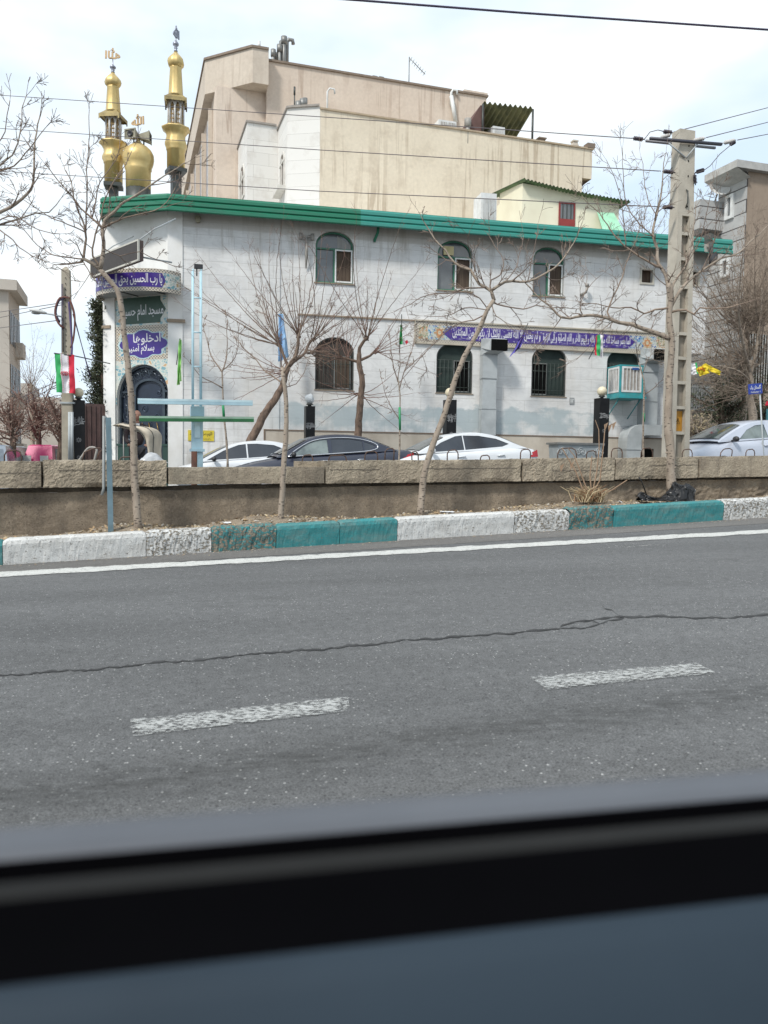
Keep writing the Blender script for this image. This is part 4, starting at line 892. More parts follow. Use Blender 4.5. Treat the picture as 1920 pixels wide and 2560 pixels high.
def slats(face):
    mb = MB(); pd = MB()
    if face == 'f':
        plate(mb, rect(.07, w - .07, zc0 + .15, zc1 - .06), [rect(.14, w - .14, zc0 + .22, zc1 - .13)], yc - .015, yc + .01)
        for i in range(1, 5): x = .14 + (w - .28) * i / 5; mb.box(x - .012, x + .012, yc - .02, yc + .01, zc0 + .22, zc1 - .13)
        pd.box(.08, w - .08, yc + .02, yc + .05, zc0 + .16, zc1 - .07)
    else:
        m_ = MB(); plate(m_, rect(.07, dp - .07, zc0 + .15, zc1 - .06), [rect(.14, dp - .14, zc0 + .22, zc1 - .13)], -.015, .01)
        for i in range(1, 6): x = .14 + (dp - .28) * i / 6; m_.box(x - .015, x + .015, -.02, .01, zc0 + .22, zc1 - .13)
        m_.xf(Matrix.Translation((0, yc + dp, 0)) @ Matrix.Rotation(R(-90), 4, 'Z')); mb.add(m_.v, m_.f)
        pd.box(.02, .05, yc + .08, yc + dp - .08, zc0 + .16, zc1 - .07)
    f = mb.build('louvre_panel', M_wht, o); pd.build('straw_pad', M_pad, f)
slats('f'); slats('l')
MB().box(w * .5, w * .78, yc - .03, yc - .021, zc1 - .18, zc1 - .1).build('maker_plate', mat('blue_plate', (.03, .09, .3), .4), o)
mb = MB(); mb.box(-.06, w + .1, yc - .08, 0, zc0 - .07, zc0 - .005); mb.tube([(.05, yc + .1, zc0 - .07), (.05, -.03, zc0 - .75)], .02, 5); mb.tube([(w - .02, yc + .1, zc0 - .07), (w - .02, -.03, zc0 - .75)], .02, 5); mb.build('cooler_bracket', M_turq, o)
M_flue = mat('dirty_flue', (.36, .34, .31), .6, .2, c2=(.2, .19, .17))
def wallpipe(name, label, cat, px, py, build, m=M_flue):
    s_, z_ = MF.p(px, py, -.1); o = mth(name, label, cat, s_, z_); mb = MB(); build(mb); mb.build('pipe', m, o); return o
wallpipe('flue_pipe', 'tee shaped grey flue pipe left of the first upper window', 'flue pipe', 766, 600, lambda mb: (mb.tube([(0, -.18, .1), (0, -.18, -.5), (0, -.05, -.95)], [.055, .055, .02], 8), mb.tube([(-.2, -.18, .1), (.2, -.18, .1)], .05, 8), mb.tube([(-.2, -.18, .2), (-.2, -.18, -.02)], .065, 8), mb.tube([(.2, -.18, .2), (.2, -.18, -.02)], .065, 8)))
wallpipe('flue_pipe', 'short bent grey flue pipe beside the third upper window', 'flue pipe', 1462, 725, lambda mb: (mb.tube([(-.12, -.02, -.18), (.0, -.2, -.1), (.03, -.22, .1)], .05, 8), mb.tube([(.03, -.22, .1), (.03, -.22, .2)], .075, 10)))
wallpipe('wall_lamp', 'small square grey lamp high on the wall near the corner pilaster', 'wall lamp', 495, 549, lambda mb: (mb.box(-.1, .1, -.14, 0, .02, .08), mb.box(-.08, .08, -.2, -.14, -.1, .1), mb.box(-.04, .04, -.1, 0, -.1, .02)), M_lsp)
# yellow plaque, number plate
M_yel = mat('yellow_sign', (.66, .52, .03), .5, c2=(.5, .4, .05)); M_ink = mat('black_ink', (.02, .02, .02), .6)
s0, z1 = MF.p(470, 1075, -.05); s1, z0 = MF.p(535, 1103, -.05)
o = mth('yellow_plaque', 'yellow plaque with black Persian writing, partly behind the pale blue mast', 'sign', s0, 0); MB().box(0, s1 - s0, -.06, -.04, z0, z1).build('plate', M_yel, o)
mb = MB(); text_in(mb, 'اللهم صل علی محمد', .06, s1 - s0 - .06, z0 + .14, z1 - .05, -.06, .003, .01); text_in(mb, 'و آل محمد و عجل فرجهم', .1, s1 - s0 - .1, z0 + .04, z0 + .1, -.06, .003, .0); mb.build('lettering', M_ink, o)
s0, z1 = MF.p(1424, 994, -.01); s1, z0 = MF.p(1435, 1010, -.01)
o = mth('number_plate', 'small grey number plate below the right lower window', 'sign', s0, 0); MB().box(0, s1 - s0, -.03, -.004, z0, z1).build('plate', mat('grey_plate', (.3, .31, .31), .5), o)
mb = MB(); text_in(mb, '\u06F1\u06F2', .03, s1 - s0 - .03, z0 + .05, z1 - .05, -.03, .003, .02, ar=False); mb.build('lettering', M_wht, o)
# dark LED display above the canopy
LF = Frame(at_y(286, 650, 25.4), Vector((math.cos(R(-46)), math.sin(R(-46)), 0)))
a = LF.p(226, 655)[0]; b = LF.p(347, 640)[0]; z1 = LF.p(286, 622)[1]; z0 = LF.p(286, 674)[1]
o = thing('display_board', 'dark LED display board with pale frame above the curved banner', 'display board', M=LF.M)
mb = MB(); plate(mb, rect(a, b, z0, z1), [rect(a + .05, b - .05, z0 + .05, z1 - .05)], -.02, .03); mb.build('board_frame', mat('pale_frame', (.5, .48, .42), .5), o)
MB().box(a + .02, b - .02, .0, .16, z0 + .02, z1 - .02).build('board_case', mat('brown_case', (.09, .06, .05), .6), o)
MB().box(a + .06, b - .06, -.012, -.002, z0 + .06, z1 - .06).build('screen', mat('dark_led_screen', (.05, .043, .04), .7, c2=(.04, .035, .033)), o)
for x in (a + .3, b - .3): MB().tube([(x, .16, z0 + .2), (x + .1, 1.2, z0 + .2)], .03, 6).build('strut', M_galv, o); MB().tube([(x, .1, z1), (x + .1, .6, z1 + .45), (x + .15, 1.3, z1 + .9)], .02, 6).build('strut', M_galv, o)
# ================================================================== BUILDINGS BEHIND
def mat_stucco(name, c1, c2, streak, seed=0, amt=.5):
    t = NT(name); X, Y_, Z_ = t.xyz()
    a = t.ramp(t.noise(.45, 6, .62, t.co(loc=(seed, 0, 0))), [(.3, c1), (.7, c2)])
    s1 = t.noise(1.6, 5, .6, t.co((2.0, 2.0, .09), (seed, 0, 3)), .8)
    s2 = t.ramp(t.noise(.5, 4, .6, t.co((1, 1, .6), (seed, 5, 3))), [(.42, 0), (.6, 1)])
    a = t.mix(t.math('MULTIPLY', t.math('MULTIPLY', t.ramp(s1, [(.52, 0), (.58, 1), (.72, 1)]), s2), amt), a, streak)
    a = t.mix(t.math('MULTIPLY', t.ramp(t.noise(.9, 6, .7, t.co(loc=(seed + 4, 0, 0))), [(.52, 0), (.7, 1)]), amt * .6), a, streak)
    a = t.mix(1, a, t.ramp(t.noise(7, 4, .6), [(.3, .94), (.7, 1.05)]), 'MULTIPLY')
    t.color(a); t.bump(t.noise(20, 5, .7), .25, .015); return t.fin(.9, 0, .2)
M_st1 = mat_stucco('pinkish_beige_render', (.62, .53, .445), (.55, .46, .38), (.36, .27, .21), 0, .6)
M_st1b = mat_stucco('beige_parapet_render', (.58, .51, .43), (.51, .445, .37), (.36, .29, .23), 3, .4)
M_st2 = mat_stucco('cream_beige_render', (.69, .61, .485), (.62, .54, .425), (.36, .28, .20), 6, .6)
M_cap = mat('parapet_cap', (.22, .17, .13), .8)
t = NT('white_stone_cladding'); X, Y_, Z_ = t.xyz(); bc, bf = t.brick(t.comb(t.math('ADD', X, Y_), Z_), 1.4, .55, (.67, .655, .62), (.61, .595, .56), (.38, .36, .33), .006)
a = t.mix(t.math('MULTIPLY', t.ramp(t.noise(1.2, 6, .7), [(.5, 0), (.7, 1)]), .4), bc, (.40, .35, .3)); t.color(a); M_wstone = t.fin(.7)
M_brglass = mat('brown_window', (.085, .05, .038), .3, c2=(.13, .09, .07), scale=1.5)
def FR(px, py, v): return Frame(on_v(px, py, v), U)
# --- far beige apartment block -------------------------------------------------
v1 = 40.0; F1 = FR(662, 1150, v1); L1 = lambda px, py, y=0: F1.p(px, py, y)
b1 = thing('apartment_block', 'tall pinkish beige apartment block with chamfered roof parapet and plain side wall', 'building', M=F1.M)
z_tl = L1(662, 152)[1]; xr = L1(1216, 252)[0]; ztr = L1(1185, 247)[1]; B1T = z_tl
mb = MB(); mb.prism([(0, 0), (xr, 0), (xr, 18), (0, 18)], 0, B1T); mb.build('side_wall', M_st1, b1)
MB().box(-.05, xr + .08, -.08, .25, B1T + .002, B1T + .1).build('parapet_cap', M_cap, b1)
MB().box(xr - 1.3, xr + .04, -.06, 3, B1T + .102, B1T + .2).build('parapet_step', M_st1, b1)
# front part: setback wall and street facade along V
Ye = .35; xe = L1(541, 400, Ye)[0]
# street facade runs away from the camera; find its depth direction so the eave follows the photo
zb_ = L1(650, 233)[1]
SH = .022
def shx(mb):
    mb.v = [(x - SH * (y - Ye), y, z) for x, y, z in mb.v]; return mb
mb = MB(); mb.prism([(xe, Ye), (-.002, Ye), (-.002, 18), (xe - SH * (18 - Ye), 18)], 0, zb_ + .2); mb.build('front_wing', M_st1, b1)
xB = L1(632, 150, -.55)[0]; D27 = Vector((-math.cos(R(27) + TH), math.sin(R(27) + TH)))   # in the block's frame
def hit(px, x0, y0, dx, dy):
    """distance along (dx,dy) from (x0,y0) in F1 where the pixel column px is met"""
    d = ray(px, 600); n = Vector((d.y, -d.x, 0)); P_ = F1.M @ Vector((x0, y0, 0)); D_ = F1.M.to_3x3() @ Vector((dx, dy, 0)); return -P_.dot(n) / D_.dot(n)
dC = hit(512, xB, -.55, D27.x, D27.y); xC, yC = xB + D27.x * dC, -.55 + D27.y * dC
print('B1', xe, xB, dC, xC, yC, B1T, zb_)
par = [(0.003, -.55), (xB, -.55), (xC, yC), (xC - .25, yC + 34), (xC + 3, yC + 34), (0.003, 17)]
mb = MB(); mb.prism(par, zb_ + .205, B1T + .25); mb.build('roof_parapet', M_st1b, b1)
mb = MB(); mb.prism([(p[0] + (-.06 if i not in (0, 5) else 0), p[1] - .06) for i, p in enumerate(par)], B1T + .252, B1T + .36); mb.build('parapet_cap', M_cap, b1)
# street facade: windows with sills and fins
for fl, (za, zc) in enumerate(((zb_ - 5.2, zb_ - .5), (zb_ - 11.4, zb_ - 7.2))):
    for i in range(5):
        y = Ye + 1.6 + i * 3.2; mb = MB(); mb.box(xe - .10, xe - .004, y, y + 1.9, za, zc); shx(mb); w_ = mb.build('window', M_brglass, b1)
        mb = MB(); mb.box(xe - .22, xe - .005, y - .14, y - .01, za - .3, zc + .2); shx(mb); mb.build('fin', M_st1b, w_)
        mb = MB(); mb.box(xe - .5, xe - .005, y - .2, y + 2.1, za - .55, za - .3); shx(mb); mb.build('sill', mat('rose_sill', (.38, .25, .19), .8), w_)
        mb = MB(); mb.box(xe - .14, xe - .101, y + .9, y + .98, za, zc); shx(mb); mb.build('mullion', M_wht, w_)
# chimney pipes, antennas
def pipes(parent_frame, label, items, m=M_metal, cat='chimney pipes'):
    """items: (px, py_top, py_bottom, depth y, radius, hook)"""
    px, pyt, pyb, y, r, h = items[0]; s_, z_ = parent_frame.p(px, pyb, y)
    p = parent_frame.M @ Vector((s_, y, z_)); o = thing('vent_pipe', label, cat, M=Matrix.Translation(p) @ Matrix.Rotation(parent_frame.rz, 4, 'Z'))
    for (px, pyt, pyb, y_, r, h) in items:
        a = parent_frame.p(px, pyb, y_); b = parent_frame.p(px, pyt, y_); L_ = b[1] - a[1]; x = a[0] - s_; mb = MB(); d = y_ - y; zz0 = a[1] - z_ - .5
        if h: mb.tube([(x, d, zz0), (x, d, a[1] - z_ + L_ - .15), (x + .1, d, a[1] - z_ + L_), (x + .3, d, a[1] - z_ + L_), (x + .33, d, a[1] - z_ + L_ - .2)], r, 7)
        else: mb.tube([(x, d, zz0), (x, d, a[1] - z_ + L_)], r, 7); mb.tube([(x, d, a[1] - z_ + L_ - .35), (x, d, a[1] - z_ + L_)], r * 1.5, 8)
        mb.build('pipe', m, o)
    return o
for i, (px, yt, r) in enumerate(((683, 124, .09), (691, 133, .10), (699, 112, .10), (706, 104, .12), (710, 92, .11), (717, 98, .10))):
    pipes(F1, ('short left', 'stub', 'middle', 'thick', 'tallest', 'rightmost hooked')[i] + ' flue in the cluster of six on the beige block roof', [(px, yt, 160, 2.5 + .25 * (i % 2), r, i == 5)], M_metal, 'flue pipe')
pipes(F1, 'thin white pipe on the chamfered parapet of the beige block', [(648, 103, 146, 1.0, .045, 0)], M_wht, 'vent pipe')
pipes(F1, 'left one of two small hooked vents on the long beige parapet', [(928, 190, 205, .5, .06, 1)], M_metal, 'vent pipe'); pipes(F1, 'right one of two small hooked vents on the long beige parapet', [(944, 192, 207, .5, .06, 1)], M_metal, 'vent pipe')
pipes(F1, 'white pipe with a hook running down the end of the beige wall', [(1128, 224, 240, -.1, .07, 1)], M_wht, 'vent pipe')
a = L1(1128, 240, -.15); b = L1(1139, 305, -.15); c_ = L1(1127, 226, -.15); o = thing('drain_pipe', 'slanting white drain pipe on the beige wall behind the rooftop cooler', 'drain pipe', M=F1.M); MB().tube([(a[0], -.15, a[1]), (b[0], -.15, b[1])], .11, 8).build('pipe', M_wht, o)
def antenna(F_, px, pyb, pyt, y, label):
    a = F_.p(px, pyb, y); b = F_.p(px, pyt, y); o = thing('tv_antenna', label, 'antenna', M=Matrix.Translation(F_.M @ Vector((a[0], y, a[1]))) @ Matrix.Rotation(F_.rz, 4, 'Z')); h = b[1] - a[1]
    MB().tube([(0, 0, -.4), (0, 0, h)], .028, 5).build('mast', M_metal, o)
    mb = MB(); mb.tube([(0, 0, h - .05), (.9, 0, h - .75)], .02, 4)
    for k in range(7): f = .1 + k * .14; mb.tube([(.9 * f - .02, -.25, h - .05 - .7 * f), (.9 * f + .02, .25, h - .05 - .7 * f)], .012, 4)
    mb.build('boom', M_metal, o)
antenna(F1, 1022, 218, 142, 1.0, 'thin television antenna on a mast above the long beige parapet')

# --- cream block with the white stone bays ---------------------------------------
v2 = 34.0; F2 = FR(793, 1150, v2); L2 = lambda px, py, y=0: F2.p(px, py, y)
b2 = thing('apartment_block', 'cream rendered block with drip stains and white stone bays on its left', 'building', M=F2.M)
B2T = L2(793, 272)[1]; x_r = L2(1455, 460)[0]; x_o = L2(1481, 376)[0]; z_o = L2(1470, 459)[1]; z_o2 = L2(1481, 448)[1]
print('B2', B2T, L2(1481, 376)[1], x_r, x_o, z_o)
mb = MB(); mb.prism([(0, 0), (x_r, 0), (x_r, 14), (0, 14)], 0, B2T); mb.build('side_wall', M_st2, b2)
mb = MB(); mb.prism([(x_r + .003, 0.003), (x_o, .003), (x_o, 14), (x_r + .003, 14)], z_o2, B2T); mb.add([(x_r + .01, .01, z_o - .15), (x_o, .01, z_o2), (x_o, 13.9, z_o2), (x_r + .01, 13.9, z_o - .15)], [(0, 1, 2, 3)]); mb.build('rear_overhang', M_st2, b2)
MB().box(-.02, x_o + .06, -.06, .2, B2T + .002, B2T + .07).build('parapet_cap', mat('cream_cap', (.42, .33, .23), .8), b2)
MB().box(x_o - .3, x_o + .1, -.08, .3, B2T + .072, B2T + .28).build('parapet_post', M_cap, b2)
def hit2(px, x0, y0, dx, dy):
    d = ray(px, 600); n = Vector((d.y, -d.x, 0)); P_ = F2.M @ Vector((x0, y0, 0)); D_ = F2.M.to_3x3() @ Vector((dx, dy, 0)); return -P_.dot(n) / D_.dot(n)
a12 = R(10) + TH; d_ = hit2(717, 0, 0, -math.cos(a12), math.sin(a12)); xq, yq = -math.cos(a12) * d_, math.sin(a12) * d_
zq = B2T + .12
d2 = hit2(693, xq, yq, 0, 1); x3, y3 = xq, yq + d2
x4 = L2(618, 306, y3)[0]; z3 = L2(655, 311, y3)[1]
print('bay', xq, yq, d2, x4, y3, z3)
mb = MB(); mb.prism([(-.002, .001), (xq, yq), (xq, yq + 12), (-.002, 12)], 0, zq); mb.build('stone_bay', M_wstone, b2)
mb = MB(); mb.prism([(-.05, -.07), (xq - .06, yq - .07), (xq - .06, yq + 12), (.2, 12)], zq + .002, zq + .08); mb.build('parapet_cap', mat('stone_cap', (.3, .27, .24), .8), b2)
mb = MB(); mb.prism([(x4, y3), (xq - .003, y3), (xq - .003, y3 + 10), (x4, y3 + 10)], 0, z3); mb.build('stone_bay', M_wstone, b2)
mb = MB(); mb.prism([(x4 - .06, y3 - .07), (xq - .07, y3 - .07), (xq - .07, y3 + 10), (x4 - .06, y3 + 10)], z3 + .002, z3 + .08); mb.build('parapet_cap', mat('stone_cap', (.3, .27, .24), .8), b2)
M_cream = mat('cream_frame', (.62, .6, .55), .6)
def side_arch(x, yc_, w, z0, z1, sill=True):
    Mw = Matrix.Translation((x, yc_, 0)) @ Matrix.Rotation(R(-90), 4, 'Z')
    mb = MB(); plate(mb, arch(-w / 2, w / 2, z0, z1, w * .5), [arch(-w / 2 + .12, w / 2 - .12, z0 + .1, z1 - .12, w * .5 - .1)], -.05, -.003); mb.box(-.04, .04, -.08, -.02, z0, z1 - .3); mb.box(-w / 2, w / 2, -.08, -.02, z1 - w * .5 - .04, z1 - w * .5 + .04); f = mb.build('arched_window_frame', M_cream, b2, Mw)
    mb = MB(); plate(mb, arch(-w / 2 + .05, w / 2 - .05, z0, z1 - .05, w * .5), [], -.012, -.004); mb.build('pane', M_brglass, f, Mw)
    if sill: MB().box(-w / 2 - .15, w / 2 + .15, -.35, -.004, z0 - .22, z0 - .02).build('sill', M_cream, f, Mw)
def zat(px, py, x, y):                         # height of pixel row py on the point (x,y) of F2
    P_ = F2.M @ Vector((x, y, 0)); return at_y(px, py, P_.y).z
side_arch(xq, yq + d2 * .45, d2 * .42, zat(707, 474, xq, yq + d2 * .45), zat(707, 378, xq, yq + d2 * .4))
dd = hit2(606, x4, y3, 0, 1); side_arch(x4, y3 + dd, dd * 1.0, zat(606, 500, x4, y3 + dd), zat(606, 412, x4, y3 + dd), False)
dd = hit2(585, x4, y3, 0, 1); side_arch(x4, y3 + dd, dd * .45, zat(585, 520, x4, y3 + dd), zat(585, 462, x4, y3 + dd), False)
# roof things of the cream block
for i, (px, yt, yb, r) in enumerate(((736, 268, 276, .16), (746, 254, 275, .09), (757, 248, 272, .09), (762, 246, 272, .08))):
    pipes(F2, ('squat', 'left slim', 'tallest slim', 'right slim')[i] + ' flue behind the white stone bay parapet', [(px, yt, yb, 1.5, r, 0)], M_metal, 'flue pipe')
pipes(F2, 'bare dark rod standing on the white stone bay roof', [(736, 217, 272, 2, .03, 0)], M_winblk, 'rod'); pipes(F2, 'white hooked pipe at the left corner of the cream block roof', [(818, 220, 276, .6, .04, 1)], M_wht, 'vent pipe')
def box_unit(F_, x0, x1, y, d, z0, z1, label, grille=True, m=M_wht):
    o = thing('rooftop_cooler', label, 'air cooler', M=Matrix.Translation(F_.M @ Vector((x0, y, z0))) @ Matrix.Rotation(F_.rz, 4, 'Z')); w = x1 - x0; h = z1 - z0
    mb = MB(); mb.box(0, w, 0, d, .03, h); mb.box(.05, .15, .05, d - .05, -.3, .028); mb.box(w - .15, w - .05, .05, d - .05, -.3, .028); mb.build('cabinet', m, o)
    for k in range(2):
        a = .08 + k * (w - .1) / 2; b = a + (w - .25) / 2; mb = MB(); mb.box(a, b, -.02, -.003, h * .15, h * .85); g = mb.build('pad_panel', M_pad, o)
        mb = MB()
        for i in range(5): x = a + (b - a) * i / 4; mb.box(x - .012, x + .012, -.04, -.021, h * .12, h * .88)
        mb.build('louvre', m, g)
    return o
a = L2(1083, 325, .3); b = L2(1141, 325, .3); box_unit(F2, a[0] + .25, b[0], .3, 1.1, B2T - .1, L2(1110, 300, .3)[1], 'white rooftop cooler on the cream block beside the slanting pipe')
# corrugated canopy
M_corr = mat('mossy_corrugated_sheet', (.20, .20, .10), .7, c2=(.10, .11, .06), scale=3)
p1, p2, p3, p4 = [L2(px, py, y) for px, py, y in ((1184, 281, 1.2), (1306, 294, 1.2), (1245, 345, -.2), (1150, 332, -.2))]
o = thing('rooftop_canopy', 'tilted mossy corrugated canopy on posts on the cream block roof', 'canopy', M=F2.M)
mb = MB(); A, B, Cq, D = [Vector((p[0], y, p[1])) for p, y in ((p1, .1), (p2, .1), (L2(1262, 338, 2.6), 2.6), (L2(1150, 332, 2.6), 2.6))]
D = Vector((A.x - .3, 2.8, A.z - 1.2)); Cq = Vector((B.x - .1, 2.8, B.z - 1.2))
mb.grid(lambda a, b: tuple((A * (1 - a) + B * a) * (1 - b) + (D * (1 - a) + Cq * a) * b + Vector((0, 0, .06 * math.sin(a * 62)))), 124, 1); mb.build('corrugated_sheet', M_corr, o)
mb = MB(); 
for p in (A, B): mb.tube([(p.x, p.y + .05, B2T - .1), (p.x, p.y + .05, p.z - .05)], .05, 6)
mb.build('canopy_posts', M_winblk, o); 
mb = MB(); mb.hexa([(A.x - .9, .2, B2T), (A.x + .1, .2, B2T), (A.x + .1, 2.6, B2T), (A.x - .9, 2.6, B2T)], [(A.x - .1, .2, A.z - .1), (A.x + .1, .2, A.z - .1), (A.x + .1, 2.6, A.z - 1.0), (A.x - .2, 2.6, A.z - 1.0)]); mb.build('side_sheet', mat('rust_red', (.13, .07, .06), .8), o)
MB().box(A.x + .1, B.x - .1, 2.5, 2.6, B2T - .2, A.z - 1.0).build('back_sheet', mat('rust_red', (.13, .07, .06), .8), o)
box_unit(F2, L2(1232, 340, .3)[0], L2(1262, 340, .3)[0], .3, .6, B2T - .05, B2T + .55, 'small grey cooler half hidden under the corrugated canopy')
pipes(F2, 'thick grey chimney left of the corrugated canopy', [(1169, 297, 332, .1, .11, 0)], M_flue, 'chimney'); pipes(F2, 'dark chimney poking up behind the corrugated canopy', [(1248, 270, 320, 3, .09, 0)], M_winblk, 'chimney')
for i, px in enumerate((1352, 1436)):
    a = L2(px, 360, .4); o = thing('roof_stack', ('low square stack near the middle of the cream parapet', 'small tapered white stack near the right end of the cream parapet')[i], 'roof stack', M=Matrix.Translation(F2.M @ Vector((a[0], .4, B2T))) @ Matrix.Rotation(F2.rz, 4, 'Z'))
    mb = MB()
    if i: mb.hexa([(-.28, -.2, -.1), (.28, -.2, -.1), (.28, .2, -.1), (-.28, .2, -.1)], [(-.1, -.1, .4), (.1, -.1, .4), (.1, .1, .4), (-.1, .1, .4)]); mb.box(-.14, .14, -.14, .14, .402, .47)
    else: mb.box(-.15, .15, -.15, .15, -.1, .28); mb.box(-.2, .2, -.2, .2, .282, .34)
    mb.build('stack_body', M_base if i else M_cap, o)

# --- rooftop room on the mosque ---------------------------------------------------
yR = 3.0; rh = thing('rooftop_room', 'cream rooftop room with green corrugated roof and red door', 'rooftop room', M=MF.M); LR = lambda px, py, y=yR: MF.p(px, py, y)
x0 = LR(1306, 500)[0]; x1 = LR(1548, 500)[0]; zt0 = LR(1306, 458)[1]; zt1 = LR(1548, 499)[1]
M_croom = mat('cream_plaster', (.70, .67, .52), .85, c2=(.64, .60, .46), scale=.8)
mb = MB(); mb.xz([(x0, ztop), (x1, ztop), (x1, zt1), (x0, zt0)], yR, yR + 3); mb.xf(Matrix.Identity(4))
y_l = yR + 2.6; xl = MF.p(1250, 480, y_l)[0]; zl = MF.p(1250, 478, y_l)[1]
mb.add([(x0, yR, ztop), (x0, yR, zt0), (xl, y_l, zl), (xl, y_l, ztop)], [(0, 1, 2, 3)]); mb.add([(x0, yR, zt0), (xl, y_l, zl), (x1, y_l, zt1)], [(0, 1, 2)]); mb.build('room_wall', M_croom, rh)
mb = MB(); xe2 = LR(1588, 496, yR - .6)[0]; ze2 = LR(1588, 498, yR - .6)[1]; ze0 = LR(1306, 455, yR - .3)[1]
Aq, Bq, Cq, Dq = Vector((x0 - .1, yR - .35, zt0 + .06)), Vector((xe2, yR - .35, ze2)), Vector((xe2, y_l + .6, ze2)), Vector((xl - .2, y_l + .6, zl + .06))
mb.grid(lambda a, b: tuple((Aq * (1 - a) + Bq * a) * (1 - b) + (Dq * (1 - a) + Cq * a) * b + Vector((0, 0, .035 * math.sin(a * 190) - .25 * a * (1 - a)))), 200, 1)
mb.grid(lambda a, b: tuple((Aq * (1 - a) + Bq * a) * (1 - b) + (Dq * (1 - a) + Cq * a) * b + Vector((0, 0, .035 * math.sin(a * 190) - .25 * a * (1 - a) - .03))), 200, 1); mb.build('corrugated_roof', mat('mossy_green_sheet', (.10, .17, .07), .7, c2=(.06, .1, .045)), rh)
a = LR(1397, 504); b = LR(1436, 563); dm = MB(); plate(dm, rect(a[0], b[0], ztop - .0, a[1]), [rect(a[0] + .06, b[0] - .06, a[1] - .68, a[1] - .07)], yR - .05, yR - .003); dr = dm.build('red_door', mat('red_paint', (.24, .03, .025), .5), rh)
MB().box(a[0] + .05, b[0] - .05, yR - .02, yR - .004, a[1] - .76, a[1] - .06).build('door_glass', M_glass, dr)
mb = MB()
for i in range(1, 4): x = a[0] + (b[0] - a[0]) * i / 4; mb.box(x - .015, x + .015, yR - .045, yR - .021, a[1] - .75, a[1] - .07)
mb.build('door_bars', M_winblk, dr)
# green translucent lean-to
M_lean = mat('pale_green_sheet', (.33, .62, .43), .6, c2=(.28, .54, .37))
q = [LR(1500, 526, yR - .3), LR(1542, 527, yR - .3), LR(1586, 580, yR - 1.6), LR(1528, 578, yR - 1.6)]
mb = MB(); A_, B_, C_, D_q = Vector((q[0][0], yR - .05, q[0][1])), Vector((q[1][0], yR - .05, q[1][1])), Vector((q[2][0], yR - 1.6, ztop)), Vector((q[3][0] - .1, yR - 1.6, ztop))
mb.grid(lambda a, b: tuple((A_ * (1 - a) + B_ * a) * (1 - b) + (D_q * (1 - a) + C_ * a) * b + Vector((0, 0, .015 * math.sin(a * 60)))), 60, 1); mb.build('lean_to_sheet', M_lean, rh)
a = LR(1202, 545, 1.4); b = LR(1247, 545, 1.4); zt = LR(1225, 483, 1.4)[1]
o = box_unit(MF, a[0], b[0] - .1, 1.4, .9, ztop + .05, zt, 'tall white air cooler standing on the mosque roof behind the eaves')
mb = MB(); w = MF.p(1265, 560, 2.9); mb.box(w[0] - .02, w[0] + .35, 2.85, 2.9, ztop, ztop + .55); mb.build('small_window', M_glass, rh)

# --- right grey building --------------------------------------------------------
v3 = 27.5; F3 = FR(1840, 1150, v3); L3 = lambda px, py, y=0: F3.p(px, py, y)
gb = thing('apartment_building', 'grey panelled building with brown rendered side wall at the right edge', 'building', M=F3.M)
T3 = L3(1850, 425)[1]; x3e = 22
t = NT('grey_panel_cladding'); X, Y_, Z_ = t.xyz(); bc, bf = t.brick(t.comb(Y_, Z_), 9, .52, (.42, .42, .41), (.38, .38, .375), (.07, .065, .065), .026); t.color(t.mix(1, bc, t.ramp(t.noise(1.5, 5, .6), [(.3, .85), (.7, 1.08)]), 'MULTIPLY')); M_gpanel = t.fin(.6)
M_brown = mat_stucco('brown_render', (.34, .27, .21), (.28, .22, .17), (.17, .13, .1), 9, .5)
def hit3(px, x0, y0, dx, dy):
    d = ray(px, 600); n = Vector((d.y, -d.x, 0)); P_ = F3.M @ Vector((x0, y0, 0)); D_ = F3.M.to_3x3() @ Vector((dx, dy, 0)); return -P_.dot(n) / D_.dot(n)
def z3(px, py, y): P_ = F3.M @ Vector((0, y, 0)); return at_y(px, py, P_.y).z
dU = hit3(1792, 0, 0, 0, 1); dL = hit3(1738, 0, 0, 0, 1); zLow = z3(1775, 590, (dU + dL) / 2)
mb = MB(); mb.prism([(.05, 0), (x3e, 0), (x3e, 16), (.05, dU)], 0, T3); mb.prism([(.05, dU + .003), (x3e, 16.01), (x3e, dL), (.05, dL)], 0, zLow); mb.build('rendered_wall', M_brown, gb)
MB().box(-.0, .046, .02, dU, 0, T3).box(-.0, .046, dU + .003, dL, 0, zLow).build('panelled_front', M_gpanel, gb)
mb = MB(); mb.prism([(-.75, -.25), (x3e, -.25), (x3e, dU), (-.75, dU)], T3 + .003, T3 + .3); mb.add([(-.75, -.25, T3), (0, -.2, T3 - .3), (0, dU, T3 - .3), (-.75, dU, T3)], [(0, 1, 2, 3)]); mb.build('roof_cornice', mat('grey_cornice', (.42, .41, .39), .7), gb)
for (pa, pb, ya, yb) in ((1833, 1813, 487, 548), (1829, 1807, 645, 694)):
    a, b = hit3(pa, 0, 0, 0, 1), hit3(pb, 0, 0, 0, 1); zz1, zz0 = z3(1822, ya, (a + b) / 2), z3(1822, yb, (a + b) / 2)
    mb = MB(); plate(mb, rect(-b, -a, zz0, zz1), [rect(-b + .15, -a - .15, zz0 + .12, zz1 - .12)], -.1, -.002); Mr = Matrix.Rotation(R(-90), 4, 'Z'); f = mb.build('window_frame', M_wht, gb, Mr)
    MB().box(-b + .12, -a - .12, -.03, -.004, zz0 + .1, zz1 - .1).build('pane', M_glass, f, Mr)
a = hit3(1806, 0, 0, 0, 1); b = dL; zb0, zb1 = z3(1800, 586, a), z3(1800, 505, a)
